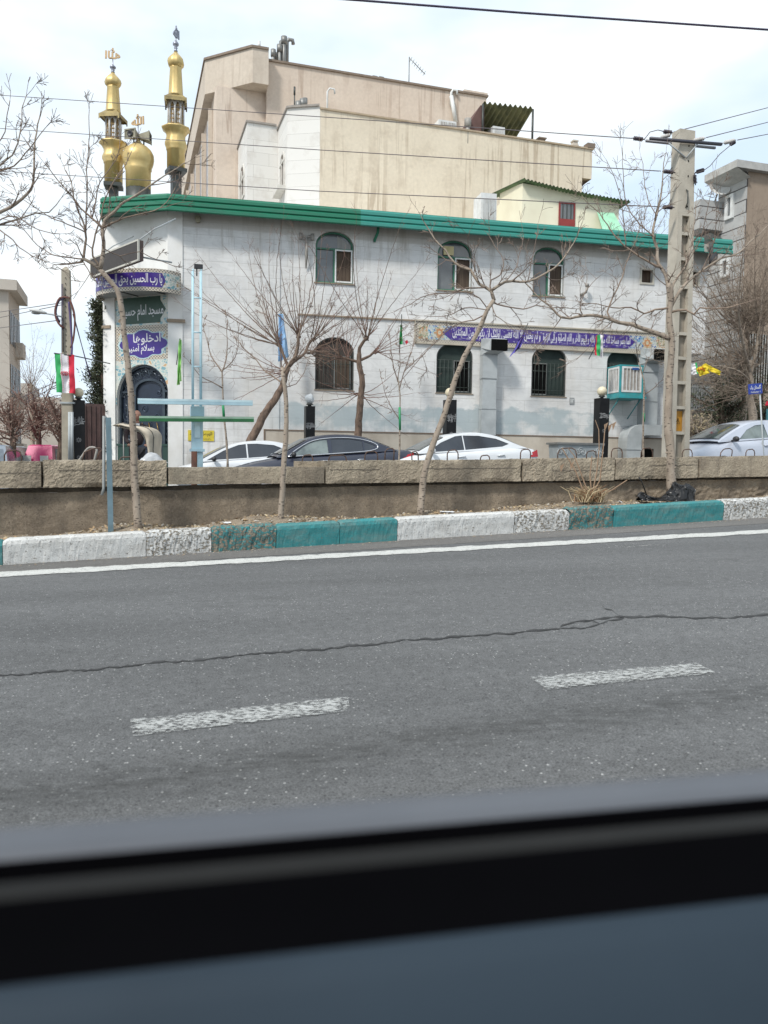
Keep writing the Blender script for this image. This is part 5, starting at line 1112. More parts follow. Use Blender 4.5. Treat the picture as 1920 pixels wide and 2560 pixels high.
mb = MB(); mb.box(-1.2, -.003, a, b, zb0 + .15, zb1); mb.add([(-1.2, a, zb0 + .15), (0, a, zb0 - .15), (0, b, zb0 - .15), (-1.2, b, zb0 + .15)], [(0, 1, 2, 3)]); mb.build('balcony', M_gpanel, gb)
mb = MB()
for i in range(26): x = L3(1868, 900)[0] + i * .13; mb.box(x, x + .03, -.12, -.09, L3(1880, 960)[1], L3(1880, 835)[1])
mb.build('window_grille', mat('white_bars', (.4, .4, .38), .6), gb)
MB().box(L3(1868, 900)[0], L3(1960, 900)[0], -.06, -.01, L3(1880, 960)[1], L3(1880, 835)[1]).build('barred_window', M_dark, gb)
# satellite dish on the panelled front
d_ = hit3(1772, 0, 0, 0, 1) * .6; o = thing('satellite_dish', 'white satellite dish before the grey panelled front', 'satellite dish', M=F3.M @ Matrix.Translation((-.35, dU * .75, z3(1772, 480, dU * .75))) @ Matrix.Rotation(R(-20), 4, 'Z') @ Matrix.Rotation(R(55), 4, 'X'))
MB().grid(lambda a, b: (.42 * b * math.cos(6.2832 * a), .42 * b * math.sin(6.2832 * a), .16 * b * b), 24, 6).build('dish', M_wht, o); MB().tube([(0, 0, .0), (0, 0, -.5)], .03, 5).build('dish_arm', M_metal, o)

# --- buildings at the left --------------------------------------------------------
M_far1 = mat('pale_facade', (.48, .44, .39), .9, c2=(.42, .385, .34), scale=.4); M_farw = mat('far_window', (.14, .14, .14), .3)
F4 = FR(27, 1150, 52)
lb = thing('apartment_building', 'pale apartment building with balconies at the left edge of the photo', 'building', M=F4.M)
zt = F4.p(27, 728)[1]
def hit4(px): d = ray(px, 600); n = Vector((d.y, -d.x, 0)); P_ = F4.M @ Vector((0, 0, 0)); D_ = F4.M.to_3x3() @ Vector((0, 1, 0)); return -P_.dot(n) / D_.dot(n)
dp = hit4(46); print('left', dp, zt)
mb = MB(); mb.prism([(-20, 0), (0, 0), (0, dp), (-20, dp)], -6, zt); mb.build('facade', M_far1, lb)
mb = MB(); mb.box(-20, .5, -.4, dp, zt + .003, zt + .6); mb.build('roof_band', M_far1, lb)
for fl in range(5):
    z = zt - 3.0 - fl * 3.1
    for k in range(3): MB().box(-2.2 - k * 3, -.9 - k * 3, -.06, -.003, z, z + 1.7).build('window', M_farw, lb)
    for k in range(7): y = dp * (.06 + .135 * k); MB().box(.003, .06, y, y + dp * .06, z, z + 1.9).build('window', M_farw, lb)
    mb = MB(); mb.box(.004, .45, dp * .5, dp * .8, z - .55, z + .35); mb.build('balcony', M_far1, lb)
    if fl > 1: MB().box(-6, -.5, -1.0, -.004, z - .6, z + .3).build('balcony', M_far1, lb)
F5 = FR(40, 1150, 95); s5 = thing('low_building', 'low pale building far down the left street behind bare trees', 'building', M=F5.M)
a = F5.p(40, 957); b = F5.p(78, 957); mb = MB(); mb.prism([(a[0], 0), (b[0], 0), (b[0], 8), (a[0], 8)], -6, a[1]); mb.build('facade', M_far1, s5); mb = MB()
for i in range(3): MB().box(a[0] + .3 + i * .6, a[0] + .6 + i * .6, -.05, -.003, a[1] - 2.2, a[1] - 1.2).build('window', M_farw, s5)
F6 = FR(150, 1150, 80); s6 = thing('low_building', 'grey low building far behind the leaning flag pole', 'building', M=F6.M)
a = F6.p(78, 992); b = F6.p(200, 1000); mb = MB(); mb.prism([(a[0], 0), (b[0], 0), (b[0], 8), (a[0], 8)], -6, a[1]); mb.build('facade', M_far1, s6)
for i in range(4): MB().box(a[0] + .6 + i * 1.1, a[0] + 1.2 + i * 1.1, -.05, -.003, a[1] - 2.0, a[1] - 1.0).build('window', M_farw, s6)
# ================================================================== TREES
def mat_bark(name, c1, c2, mark):
    t = NT(name); a = t.ramp(t.noise(8, 5, .65, t.co((1, 1, .5))), [(.3, c1), (.7, c2)])
    m_ = t.math('MULTIPLY', t.ramp(t.voro(11, t.co((1, 1, 2.6))), [(.0, 1), (.26, 1), (.36, 0)]), t.ramp(t.voro(11, t.co((1, 1, 2.6)), 'Color'), [(.4, 0), (.45, 1)], True))
    a = t.mix(t.math('MULTIPLY', m_, .85), a, mark); t.color(a); t.bump(t.noise(40, 5, .6, t.co((1, 1, .5))), .5); return t.fin(.9)
M_bark = mat_bark('pale_bark', (.36, .30, .24), (.22, .175, .135), (.06, .045, .035))
M_twigl = mat('tan_twig', (.27, .215, .165), .9, c2=(.16, .125, .095), scale=6)
M_bark2 = mat('dark_bark', (.19, .13, .095), .95, c2=(.08, .055, .042), scale=12, bump=.8, bscale=30, stretch=(1, 1, .4))
M_twig = mat('brown_twig', (.22, .165, .13), .9, c2=(.13, .095, .075), scale=6); M_twigr = mat('reddish_twig', (.23, .135, .105), .9, c2=(.14, .085, .068), scale=6)
M_bud = mat('dry_bud', (.22, .13, .07), .9)
def smooth_path(P_, step):
    """Catmull-Rom through the points"""
    out = []; n = len(P_)
    for i in range(n - 1):
        p0, p1, p2, p3 = P_[max(i - 1, 0)], P_[i], P_[i + 1], P_[min(i + 2, n - 1)]
        k = max(1, int((p2 - p1).length / step))
        for j in range(k):
            t_ = j / k; out.append(.5 * ((2 * p1) + (p2 - p0) * t_ + (2 * p0 - 5 * p1 + 4 * p2 - p3) * t_ ** 2 + (3 * p1 - p0 - 3 * p2 + p3) * t_ ** 3))
    out.append(P_[-1].copy()); return out
TWR = {2: 1.3, 1: 1.05, 0: 1.0}
def twig(mb, p, d, L, r, rnd, depth, up=.25, curl=.16, kids=3, buds=False):
    r *= TWR.get(depth, 1.0)
    n = max(3, int(L / .13)); pts = [p.copy()]; q = p.copy(); d = d.normalized(); rs = [r]; bend = Vector((rnd.gauss(0, 1), rnd.gauss(0, 1), rnd.gauss(0, 1))) * .5
    for i in range(n):
        d = (d + Vector((rnd.gauss(0, curl), rnd.gauss(0, curl), rnd.gauss(0, curl))) + bend * curl * .6 + Vector((0, 0, up * .12))).normalized(); q = q + d * (L / n); pts.append(q.copy()); rs.append(max(r * (1 - .75 * (i + 1) / n), .0036))
        if buds and rnd.random() < .5:
            e = q + Vector((rnd.uniform(-.02, .02), rnd.uniform(-.02, .02), rnd.uniform(0, .03))); mb.cur = 1; mb.tube([q, e + d * .02], [.007, .003], 3, False, False); mb.cur = 0
    mb.tube(pts, rs, 4 if r > .006 else 3, False, False)
    if depth > 0:
        for k in range(kids):
            i = rnd.randint(max(1, n // 4), n - 1); dd = (pts[i] - pts[i - 1]).normalized()
            side = dd.cross(Vector((rnd.gauss(0, 1), rnd.gauss(0, 1), rnd.gauss(0, 1)))).normalized(); twig(mb, pts[i], dd * rnd.uniform(.5, 1.1) + side * rnd.uniform(.5, .9), L * rnd.uniform(.35, .65), rs[i] * .65, rnd, depth - 1, up, curl, kids, buds)
def tree(label, Y, trunk, r0, r1, limbs, seed, name='bare_tree', cat='tree', mt=None, mw=None, every=.34, tw=(.35, .9), up=.3, kids=3, rt=.006, depth=2, spread=.35, group='young bare street trees', buds=False, extra=None, tstart=.0, lim_r=.018):
    rnd = random.Random(seed); mt = mt or M_bark; mw = mw or M_twig
    T3 = [at_y(x, y, Y) for x, y in trunk]; base = T3[0].copy(); o = thing(name, label, cat, loc=base, group=group)
    off = Vector(base); path = smooth_path([p - off for p in T3], .12)
    ph = rnd.uniform(0, 9); path = [p + Vector((nval((p.z * 1.2, ph, 0), 1) * r0 * .6 + nval((p.z * 5, ph, 0), 1) * r0 * .22, nval((ph, p.z * 1.1, 0), 1) * r0 * .8, 0)) for p in path]
    path[0] = Vector((0, 0, -.12))
    n = len(path); rs = [(r0 * (1 - i / (n - 1)) + r1 * (i / (n - 1))) * (1 + .16 * nval((i * .45, seed, 0), 1)) for i in range(n)]; rs[0] = r0 * 1.25
    mb = MB(); mb.tube(path, rs, 12)
    for i in range(int(n * .8)):                      # knots
        if rnd.random() < .45:
            a = rnd.uniform(0, 6.3); d = Vector((math.cos(a), math.sin(a), .35)); j = rnd.randint(2, n - 2); mb.tube([path[j], path[j] + d * rs[j] * 1.25], [rs[j] * .34, rs[j] * .16], 6)
    mb.build('trunk', mt, o)
    cb = MB()
    for li, L_ in enumerate(limbs):
        pts, ra, rb = L_[0], L_[1], L_[2]; dy = rnd.uniform(-spread, spread) if len(L_) < 4 else L_[3]
        k_ = len(pts); Q = []
        for i, (x, y) in enumerate(pts):
            f = i / (k_ - 1); Q.append(at_y(x, y, Y + dy * f * 2 + .12 * nval((i, li, seed), 1)) - off)
        lp = smooth_path(Q, .1); m_ = len(lp); rr = [1.3 * (ra * (1 - (i / (m_ - 1)) ** .8) + max(rb, .004) * (i / (m_ - 1))) for i in range(m_)]
        lp = [p + Vector((0, 0, 0)) if i in (0,) else p + Vector((nval((i * .5, li, 3), 1), nval((i * .5, li, 5), 1), nval((i * .5, li, 7), 1))) * .02 for i, p in enumerate(lp)]
        cb.cur = 3 if ra > .021 else 2 if ra > .0125 else 0; cb.tube(lp, rr, 7 if ra > .02 else 5, True, True); cb.cur = 0
        acc = rnd.uniform(0, every)
        for i in range(1, m_):
            acc += (lp[i] - lp[i - 1]).length
            while acc > every:
                acc -= every * rnd.uniform(.6, 1.4); f = i / m_; dd = (lp[i] - lp[i - 1]).normalized(); side = dd.cross(Vector((rnd.gauss(0, 1), rnd.gauss(0, .8), rnd.gauss(0, 1)))).normalized()
                twig(cb, lp[i], dd * rnd.uniform(.3, 1) + side * rnd.uniform(.5, 1) + Vector((0, 0, up * .6)), rnd.uniform(*tw) * (1 - .35 * f), min(rr[i] * .5, rt * 1.6) + .001, rnd, depth, up, .16, kids, buds)
        twig(cb, lp[-1], lp[-1] - lp[-3 if m_ > 2 else 0], rnd.uniform(*tw) * .8, rb * .9, rnd, 1, up, .12, 2, buds)
    if extra: extra(cb, off, rnd)
    cb.build('crown', [mw, M_bud, mat_limb if mt is M_bark else mt, mt], o); return o
mat_limb = mat('limb_bark', (.27, .205, .155), .9, c2=(.17, .125, .095), scale=9, bump=.4, bscale=40)
def soilY(px, py): return on_v(px, py, 13.1).y
def yv(px, v): return on_v(px, 1200, v).y
S = 1
# 0: tree out of frame on the left whose crown enters the picture
tree('bare tree rooted beyond the left edge, only its crown tips seen against the sky', yv(-150, 13.2), [(-175, 1330), (-170, 1100), (-150, 900), (-130, 760), (-120, 640)], .075, .045, [
    ([(-120, 640), (-60, 570), (0, 530), (27, 518), (68, 485), (83, 455), (86, 367), (89, 346), (102, 280)], .03, .006), ([(-120, 640), (-50, 590), (0, 562), (52, 546), (90, 533), (125, 529), (152, 496)], .024, .004),
    ([(-120, 640), (-80, 520), (-30, 440), (31, 388), (45, 357), (54, 305), (55, 270), (66, 240)], .028, .004), ([(-80, 520), (-20, 440), (35, 415), (62, 384), (85, 357), (113, 320)], .015, .003),
    ([(-60, 570), (0, 575), (40, 610), (81, 640), (120, 655)], .010, .003), ([(-50, 590), (20, 540), (70, 560), (110, 580), (150, 585)], .010, .003), ([(-60, 560), (-20, 400), (10, 330), (25, 250)], .012, .003)], 21, every=.3, tw=(.25, .6), mw=M_twig)
# 1: left street tree
Y1 = yv(348, 13.1)
tree('slim pale street tree leaning across the blue portal tiles', Y1, [(348, 1316), (338, 1200), (331, 1080), (320, 930), (311, 840), (301, 765), (292, 722), (268, 694), (250, 672)], .062, .036, [
    ([(250, 672), (226, 655), (209, 647), (203, 655)], .026, .020, 0), ([(250, 672), (259, 625), (256, 571), (262, 550), (287, 529), (300, 512), (345, 485), (410, 440), (470, 405)], .028, .004),
    ([(256, 571), (229, 544), (200, 519), (179, 488), (145, 450), (110, 407)], .015, .003), ([(209, 647), (214, 581), (200, 533), (185, 495), (177, 454), (160, 415)], .018, .003), ([(214, 581), (217, 512), (218, 409), (224, 340), (221, 275)], .011, .003),
    ([(209, 647), (145, 640), (110, 625), (81, 600), (40, 550), (10, 520)], .009, .003), ([(256, 571), (280, 558), (330, 540), (400, 520), (440, 470)], .013, .003), ([(262, 623), (300, 640), (350, 628), (376, 643), (445, 667)], .007, .002),
    ([(250, 672), (232, 640), (236, 600), (255, 530), (270, 480), (300, 430), (330, 380)], .014, .003), ([(209, 655), (230, 690), (245, 710)], .008, .003), ([(214, 581), (170, 560), (120, 540), (60, 500)], .009, .003), ([(230, 545), (240, 500), (250, 455), (290, 400), (300, 350)], .009, .003)], 22, every=.3, tw=(.25, .7), up=.3)
# 2: second street tree
Y2 = yv(705, 13.15)
tree('straight thin street tree in front of the dark sedan', Y2, [(703, 1306), (709, 1200), (713, 1100), (713, 1010), (708, 950), (705, 918)], .052, .032, [
    ([(706, 935), (712, 925), (725, 905), (741, 888), (745, 845), (752, 820), (756, 760)], .018, .003), ([(730, 900), (765, 881), (772, 855), (800, 830), (822, 790)], .012, .003),
    ([(707, 960), (682, 941), (662, 928), (640, 900), (610, 870), (590, 845)], .013, .003), ([(706, 935), (700, 880), (690, 840), (672, 800), (655, 740)], .012, .003), ([(709, 970), (740, 960), (760, 930), (770, 900)], .007, .002)], 23, every=.3, tw=(.25, .6))
# 3: slanted street tree
Y3 = yv(1056, 13.2)
tree('strongly slanted street tree crossing the tile band', Y3, [(1054, 1290), (1058, 1240), (1066, 1180), (1084, 1110), (1112, 1033), (1134, 964), (1162, 895), (1181, 857), (1206, 807), (1221, 773), (1235, 751)], .062, .036, [
    ([(1235, 751), (1227, 726), (1199, 710), (1184, 688), (1177, 676), (1149, 666), (1134, 654), (1114, 625), (1096, 610), (1074, 578), (1046, 528)], .026, .003), ([(1229, 726), (1262, 705), (1319, 704), (1356, 688), (1394, 663), (1419, 632), (1441, 594), (1460, 544)], .022, .003),
    ([(1215, 718), (1156, 723), (1130, 732), (1080, 735), (1040, 751), (1014, 766), (985, 780)], .012, .003), ([(1227, 726), (1228, 700), (1250, 688), (1259, 650), (1237, 616), (1225, 594)], .012, .003),
    ([(1221, 775), (1199, 745), (1180, 735), (1150, 728), (1110, 745), (1075, 750)], .009, .002), ([(1232, 755), (1260, 765), (1309, 772), (1340, 765), (1375, 768), (1440, 772)], .012, .003), ([(1229, 760), (1240, 790), (1262, 805), (1290, 830)], .008, .002),
    ([(1218, 782), (1184, 801), (1137, 813), (1068, 876), (1030, 920), (1000, 955)], .010, .003), ([(1262, 705), (1290, 670), (1300, 630), (1310, 590)], .009, .002), ([(1199, 710), (1180, 650), (1170, 610), (1175, 575)], .008, .002), ([(1319, 704), (1330, 650), (1340, 600), (1345, 560)], .007, .002), ([(1225, 775), (1160, 770), (1120, 790), (1060, 790)], .008, .002), ([(1356, 688), (1390, 700), (1420, 690)], .006, .002)], 24, every=.3, tw=(.25, .65))
# 4: the big one by the pole
Y4 = yv(1676, 13.45)
tree('largest street tree, pale trunk in front of the concrete power pole', Y4, [(1681, 1222), (1675, 1150), (1672, 1039), (1674, 953), (1677, 895), (1677, 837), (1675, 788), (1676, 743), (1672, 708)], .092, .05, [
    ([(1676, 760), (1669, 708), (1660, 679), (1645, 659), (1643, 642), (1645, 621), (1631, 590), (1637, 555), (1643, 532), (1654, 477), (1658, 425), (1664, 381)], .038, .004), ([(1650, 668), (1608, 647), (1564, 616), (1535, 587), (1501, 535), (1472, 511), (1454, 488)], .020, .003),
    ([(1676, 745), (1680, 720), (1695, 691), (1712, 668), (1726, 621), (1735, 564), (1741, 497)], .024, .003), ([(1678, 765), (1690, 745), (1709, 714), (1752, 679), (1802, 647), (1845, 633), (1886, 595), (1940, 548)], .028, .005), ([(1678, 780), (1715, 775), (1735, 786), (1750, 769), (1802, 772), (1851, 760), (1903, 743)], .020, .003),
    ([(1672, 845), (1625, 827), (1579, 812), (1535, 802), (1518, 796), (1492, 789), (1457, 789), (1425, 795), (1403, 793), (1375, 766), (1344, 741), (1325, 719), (1306, 700)], .042, .008, -.1), ([(1530, 800), (1518, 780), (1533, 743), (1556, 691), (1570, 645), (1590, 600), (1600, 560)], .016, .003),
    ([(1673, 770), (1637, 775), (1611, 783), (1579, 769), (1533, 769), (1490, 760), (1440, 755)], .018, .003), ([(1611, 783), (1590, 800), (1575, 822), (1560, 835)], .008, .002), ([(1457, 789), (1450, 760), (1470, 720), (1500, 690)], .010, .002), ([(1403, 793), (1385, 820), (1360, 850), (1330, 875)], .008, .002),
    ([(1564, 616), (1560, 560), (1552, 500), (1535, 440), (1515, 400)], .010, .003), ([(1631, 590), (1600, 560), (1570, 520), (1560, 470), (1556, 370)], .011, .003), ([(1643, 540), (1620, 500), (1610, 440), (1603, 390)], .009, .002), ([(1752, 679), (1780, 620), (1790, 560), (1790, 480)], .010, .003),
    ([(1802, 772), (1830, 800), (1870, 830)], .008, .002), ([(1712, 668), (1750, 600), (1765, 540), (1780, 470)], .009, .002), ([(1535, 802), (1500, 830), (1470, 870), (1440, 900)], .008, .002)], 25, every=.27, tw=(.25, .75), kids=3)
# behind the wall: older pruned trees by the mosque
Yb1 = yv(640, 25.0)
FANS = []
def fan(cx, cy, a0, a1, n, L0, L1, r, seed, curve=.15):
    rr = random.Random(seed); out = []
    for i in range(n):
        a = a0 + (a1 - a0) * (i + rr.uniform(-.3, .3)) / max(1, n - 1); L_ = rr.uniform(L0, L1); b = rr.uniform(-curve, curve) + curve * .6 * (1 if math.cos(R(a)) < 0 else -1)
        pts = [(cx + rr.uniform(-6, 6), cy + rr.uniform(-6, 6))]
        for k in range(1, 5): f = k / 4; aa = R(a) - b * f; pts.append((cx + L_ * f * math.cos(aa), cy - L_ * f * math.sin(aa)))
        out.append((pts, r, r * .25))
    return out
tree('leaning brown tree with a broad fan of red twigs behind the white car', Yb1, [(622, 1135), (628, 1102), (642, 1080), (662, 1037), (682, 1007), (703, 974), (714, 945), (722, 915)], .145, .085,
     [([(722, 915), (738, 893), (745, 860), (746, 835)], .06, .035, 0), ([(725, 910), (760, 885), (772, 860), (782, 848)], .05, .028, 0), ([(720, 918), (708, 885), (699, 861)], .045, .028, 0)] +
     fan(700, 865, 100, 168, 13, 150, 330, .015, 1) + fan(746, 840, 62, 135, 11, 120, 260, .015, 2) + fan(782, 850, 30, 80, 8, 110, 230, .014, 3) + fan(712, 930, 150, 215, 8, 80, 190, .012, 4) + fan(770, 880, -35, 25, 8, 60, 150, .014, 5), 26, mt=M_bark2, mw=M_twigr, every=.8, tw=(.3, .8), kids=2, rt=.006, depth=1, spread=.9, group='older pruned trees on the mosque pavement', up=.3)
Yb2 = yv(898, 25.0)
tree('dark knotty tree beside the globe lamp, twigs curling over the lower window', Yb2, [(894, 1120), (894, 1094), (898, 1030), (904, 964), (899, 920), (898, 885)], .13, .08,
     [([(898, 895), (899, 870), (911, 852), (918, 843)], .06, .035, 0), ([(899, 900), (925, 890), (935, 880)], .045, .03, 0), ([(898, 905), (870, 898), (850, 892)], .045, .03, 0)] +
     fan(916, 848, 55, 125, 10, 130, 300, .014, 11) + fan(852, 893, 120, 215, 14, 60, 150, .013, 12, .9) + fan(935, 880, -20, 60, 8, 80, 190, .012, 13) + fan(902, 990, -40, 25, 5, 60, 150, .012, 14) + fan(896, 985, 160, 215, 5, 60, 140, .012, 15) + fan(870, 898, 60, 120, 6, 80, 200, .011, 16), 27, mt=M_bark2, mw=M_twigr, every=.8, tw=(.3, .8), kids=2, rt=.006, depth=1, spread=.8, group='older pruned trees on the mosque pavement')
# saplings on the wall side with a green tie
M_tie = mat('green_band', (.02, .28, .10), .5)
def sapling(label, Y, tr, r, limbs, seed, tie, **kw):
    o = tree(label, Y, tr, r, r * .6, limbs, seed, name='sapling', cat='sapling', group='thin saplings behind the wall', every=.26, tw=(.15, .4), depth=1, mw=M_twig, spread=.2, buds=True, lim_r=.01, **kw)
    if tie:
        a = at_y(*tie[0], Y) - Vector(o.location); b = at_y(*tie[1], Y) - Vector(o.location); MB().tube([a, b], r * 1.15, 8).build('green_tie', M_tie, o)
    return o
sapling('thin sapling with a green tie in front of the white hatchback', yv(560, 17), [(569, 1165), (566, 1110), (560, 1030), (556, 960), (555, 925)], .024, [([(555, 930), (545, 915), (528, 890), (520, 860), (510, 825)], .014, .004), ([(555, 930), (565, 900), (568, 860), (567, 800)], .013, .004), ([(556, 970), (530, 955), (500, 940), (470, 900)], .012, .003), ([(557, 925), (580, 905), (595, 870), (596, 830)], .010, .003)], 31, ((557, 1005), (560, 1045)))
sapling('thin sapling with a green tie left of the slanted tree', yv(1000, 17), [(997, 1165), (999, 1100), (1000, 1030), (1000, 985), (995, 950)], .022, [([(995, 955), (985, 920), (978, 880), (975, 840)], .012, .003), ([(998, 975), (1010, 930), (1025, 890), (1035, 850)], .012, .003), ([(999, 1050), (980, 1020), (965, 990), (955, 950)], .010, .003), ([(995, 950), (1000, 900), (998, 860)], .01, .003), ([(1010, 930), (1040, 900), (1070, 870)], .008, .003)], 32, ((999, 1018), (1000, 1075)))
sapling('pale sapling with a green tie in front of the evaporative cooler', yv(1607, 17), [(1608, 1165), (1608, 1090), (1609, 1020), (1610, 950), (1604, 930), (1597, 905)], .026, [([(1597, 905), (1592, 880), (1590, 850)], .012, .003), ([(1611, 985), (1635, 970), (1650, 955), (1665, 945)], .012, .003), ([(1605, 935), (1620, 900), (1640, 870)], .008, .003)], 33, ((1609, 1032), (1610, 1054)))
# right hand side: dense twiggy trees before the brown and grey building
tree('dense twiggy tree with a forked grey trunk before the brown wall', yv(1880, 21.5), [(1882, 1160), (1884, 1080), (1882, 1010), (1878, 950), (1872, 900)], .16, .10, [([(1875, 930), (1862, 880), (1850, 820), (1845, 760)], .05, .02), ([(1876, 940), (1890, 880), (1900, 800), (1905, 720)], .05, .02), ([(1880, 960), (1850, 930), (1800, 915), (1760, 920)], .03, .01)] + fan(1850, 830, 50, 150, 14, 100, 260, .018, 41) + fan(1895, 830, 40, 140, 12, 120, 330, .018, 42) + fan(1865, 900, 130, 220, 10, 80, 180, .016, 43) + fan(1880, 980, 150, 200, 7, 120, 230, .014, 44), 34, mt=M_bark, mw=M_twigl, every=.24, tw=(.35, 1.0), kids=3, rt=.008, depth=2, spread=1.0, group='twiggy trees at the right edge')
tree('second dense tree at the right edge, trunk leaning left', yv(1850, 23), [(1845, 1160), (1852, 1080), (1862, 1020), (1868, 980)], .13, .09, [([(1868, 985), (1875, 900), (1870, 820)], .05, .02)] + fan(1868, 960, 60, 170, 16, 150, 320, .02, 45) + fan(1870, 840, 50, 130, 10, 100, 240, .018, 46), 35, mt=M_bark, mw=M_twigl, every=.24, tw=(.35, 1.0), kids=3, rt=.008, depth=2, spread=1.0, group='twiggy trees at the right edge')
tree('bare tree far behind the eaves right of the rooftop room', yv(1600, 42), [(1610, 900), (1608, 800), (1606, 700), (1604, 620)], .14, .07, fan(1604, 630, 40, 140, 14, 70, 170, .02, 47), 36, mw=M_twig, every=.6, tw=(.4, 1.0), kids=3, rt=.012, depth=2, group='bare trees far behind')
# left: far trees in brown leaf haze
M_bleaf = mat('brown_dead_leaf', (.27, .205, .165), .9, c2=(.17, .13, .105), scale=3)
def leafy(label, px, py_base, py_top, v, w_px, seed, dens=1500, m=M_bleaf, mt=M_bark2, nm='brown_leaved_tree', size=.06, grp='brown leaved trees down the left street', col=1.0):
    rnd = random.Random(seed); b = on_v(px, py_base, v); tp = on_v(px, py_top, v); Hh = tp.z - b.z; k = b.y / FPX; w = w_px * k
    o = thing(nm, label, 'tree', loc=b, group=grp); mb = MB(); mb.tube([(0, 0, -.3), (.05, 0, Hh * .3), (0, .05, Hh * .6)], [.14, .1, .05], 8); mb.build('trunk', mt, o)
    cb = MB(); tips = []
    for i in range(34):
        a = rnd.uniform(0, 6.28); e = rnd.uniform(.15, 1.2); L_ = rnd.uniform(.5, 1) * w * .62 / max(.35, math.cos(e) + .3); z0 = rnd.uniform(.2, .6) * Hh; p = Vector((0, 0, z0)); d = Vector((math.cos(a) * math.cos(e), math.sin(a) * math.cos(e), math.sin(e)))
        pts = [p]; 
        for j in range(6): d = (d + Vector((rnd.gauss(0, .13), rnd.gauss(0, .13), rnd.gauss(.02, .13)))).normalized(); pts.append(pts[-1] + d * L_ / 6)
        cb.cur = 0; cb.tube(pts, [.035 * (1 - j / 7) + .006 for j in range(7)], 4, False); tips += pts[2:]
        for j in range(6): twig(cb, pts[rnd.randint(2, 6)], d + Vector((rnd.gauss(0, .6), rnd.gauss(0, .6), rnd.gauss(0, .6))), L_ * .4, .012, rnd, 1, .2, .2, 2)
    cb.cur = 1
    for i in range(dens):
        p = rnd.choice(tips) + Vector((rnd.gauss(0, .22), rnd.gauss(0, .22), rnd.gauss(0, .22))) * (w / 3.5); s_ = size * rnd.uniform(.5, 1.2); a = Vector((rnd.gauss(0, 1), rnd.gauss(0, 1), rnd.gauss(0, 1))).normalized(); c_ = a.orthogonal().normalized()
        cb.add([p - a * s_, p + c_ * s_ * .6, p + a * s_, p - c_ * s_ * .6], [(0, 1, 2, 3)])
    cb.build('crown', [M_twigr if m is M_bleaf else mt, m], o); return o
leafy('bushy brown tree above the grey van at the left edge', 30, 1150, 985, 30, 130, 51, 561, size=.045); leafy('brown bushy tree above the pink pickup', 95, 1150, 968, 33, 150, 52, 627, size=.045); leafy('brown tree close behind the leaning pole', 150, 1150, 975, 30, 120, 53, 561, size=.045); leafy('small brown bush between pole and black pillar', 205, 1150, 1010, 31, 100, 54, 429, size=.045); leafy('low brown tree partly hidden by the conifer', 238, 1150, 1000, 32, 100, 55, 396, size=.045)
tree('thin bare tree before the far left building', yv(80, 42), [(82, 1120), (80, 1040), (78, 960)], .12, .06, fan(78, 970, 50, 130, 14, 60, 150, .013, 48), 37, mw=M_twig, every=.8, tw=(.4, 1.0), kids=2, rt=.012, depth=1, group='bare trees far behind')
# conifer behind the left pilaster
M_needle = mat('dark_cypress_green', (.075, .085, .045), .95, c2=(.03, .038, .022), scale=2)
def cypress(label, px, yt, yb, v, hw, seed):
    rnd = random.Random(seed); b = on_v(px, yb, v); tp = on_v(px, yt, v); Hh = tp.z - b.z; k = b.y / FPX; o = thing('conifer', label, 'tree', loc=b); mb = MB(); mb.tube([(0, 0, -.4), (.1, 0, Hh * .5), (0, 0, Hh * .95)], [.16, .1, .02], 8); mb.build('trunk', M_bark2, o); cb = MB()
    for i in range(250):
        f = rnd.random() ** .85; z = Hh * (.03 + .95 * f); L_ = hw * k * (1.12 - f * .75) * rnd.uniform(.45, 1.15) * (1 + .9 * nval((z, seed, 0), 1.3)); a = rnd.uniform(0, 6.28); d = Vector((math.cos(a), math.sin(a), rnd.uniform(.0, .8))).normalized(); p0 = Vector((0, 0, z)); p1 = p0 + d * L_; cb.cur = 0; cb.tube([p0, p1], [.02, .006], 3, False)
        cb.cur = 1
        for j in range(34):
            p = p0.lerp(p1, .25 + .8 * rnd.random()) + Vector((rnd.gauss(0, .1), rnd.gauss(0, .1), rnd.gauss(-.03, .1))); s_ = rnd.uniform(.035, .085); u_ = (d + Vector((rnd.gauss(0, .6), rnd.gauss(0, .6), rnd.gauss(.2, .6)))).normalized(); c_ = u_.orthogonal().normalized(); cb.add([p - u_ * s_, p + c_ * s_ * .3, p + u_ * s_ * 1.3, p - c_ * s_ * .3], [(0, 1, 2, 3)])
    cb.build('crown', [M_bark2, M_needle], o)
cypress('tall dark conifer behind the left pilaster of the portal', 252, 745, 1150, 30, 46, 61)
# dark hedge and shrubs under the right trees
leafy('dark olive shrub behind the silver hatchback', 1800, 1150, 905, 23.5, 190, 56, 5200, M_needle, M_bark2, 'evergreen_shrub', .05, 'shrubs at the right edge'); leafy('low dry shrub beside the concrete pole', 1745, 1160, 1010, 21, 110, 57, 900, mat('dry_grass', (.26, .21, .13), .9), M_bark, 'dry_shrub', .05, 'shrubs at the right edge')
leafy('dark green shrub at the right edge behind the car roof', 1900, 1150, 960, 25, 170, 58, 3600, M_needle, M_bark2, 'evergreen_shrub', .05, 'shrubs at the right edge')
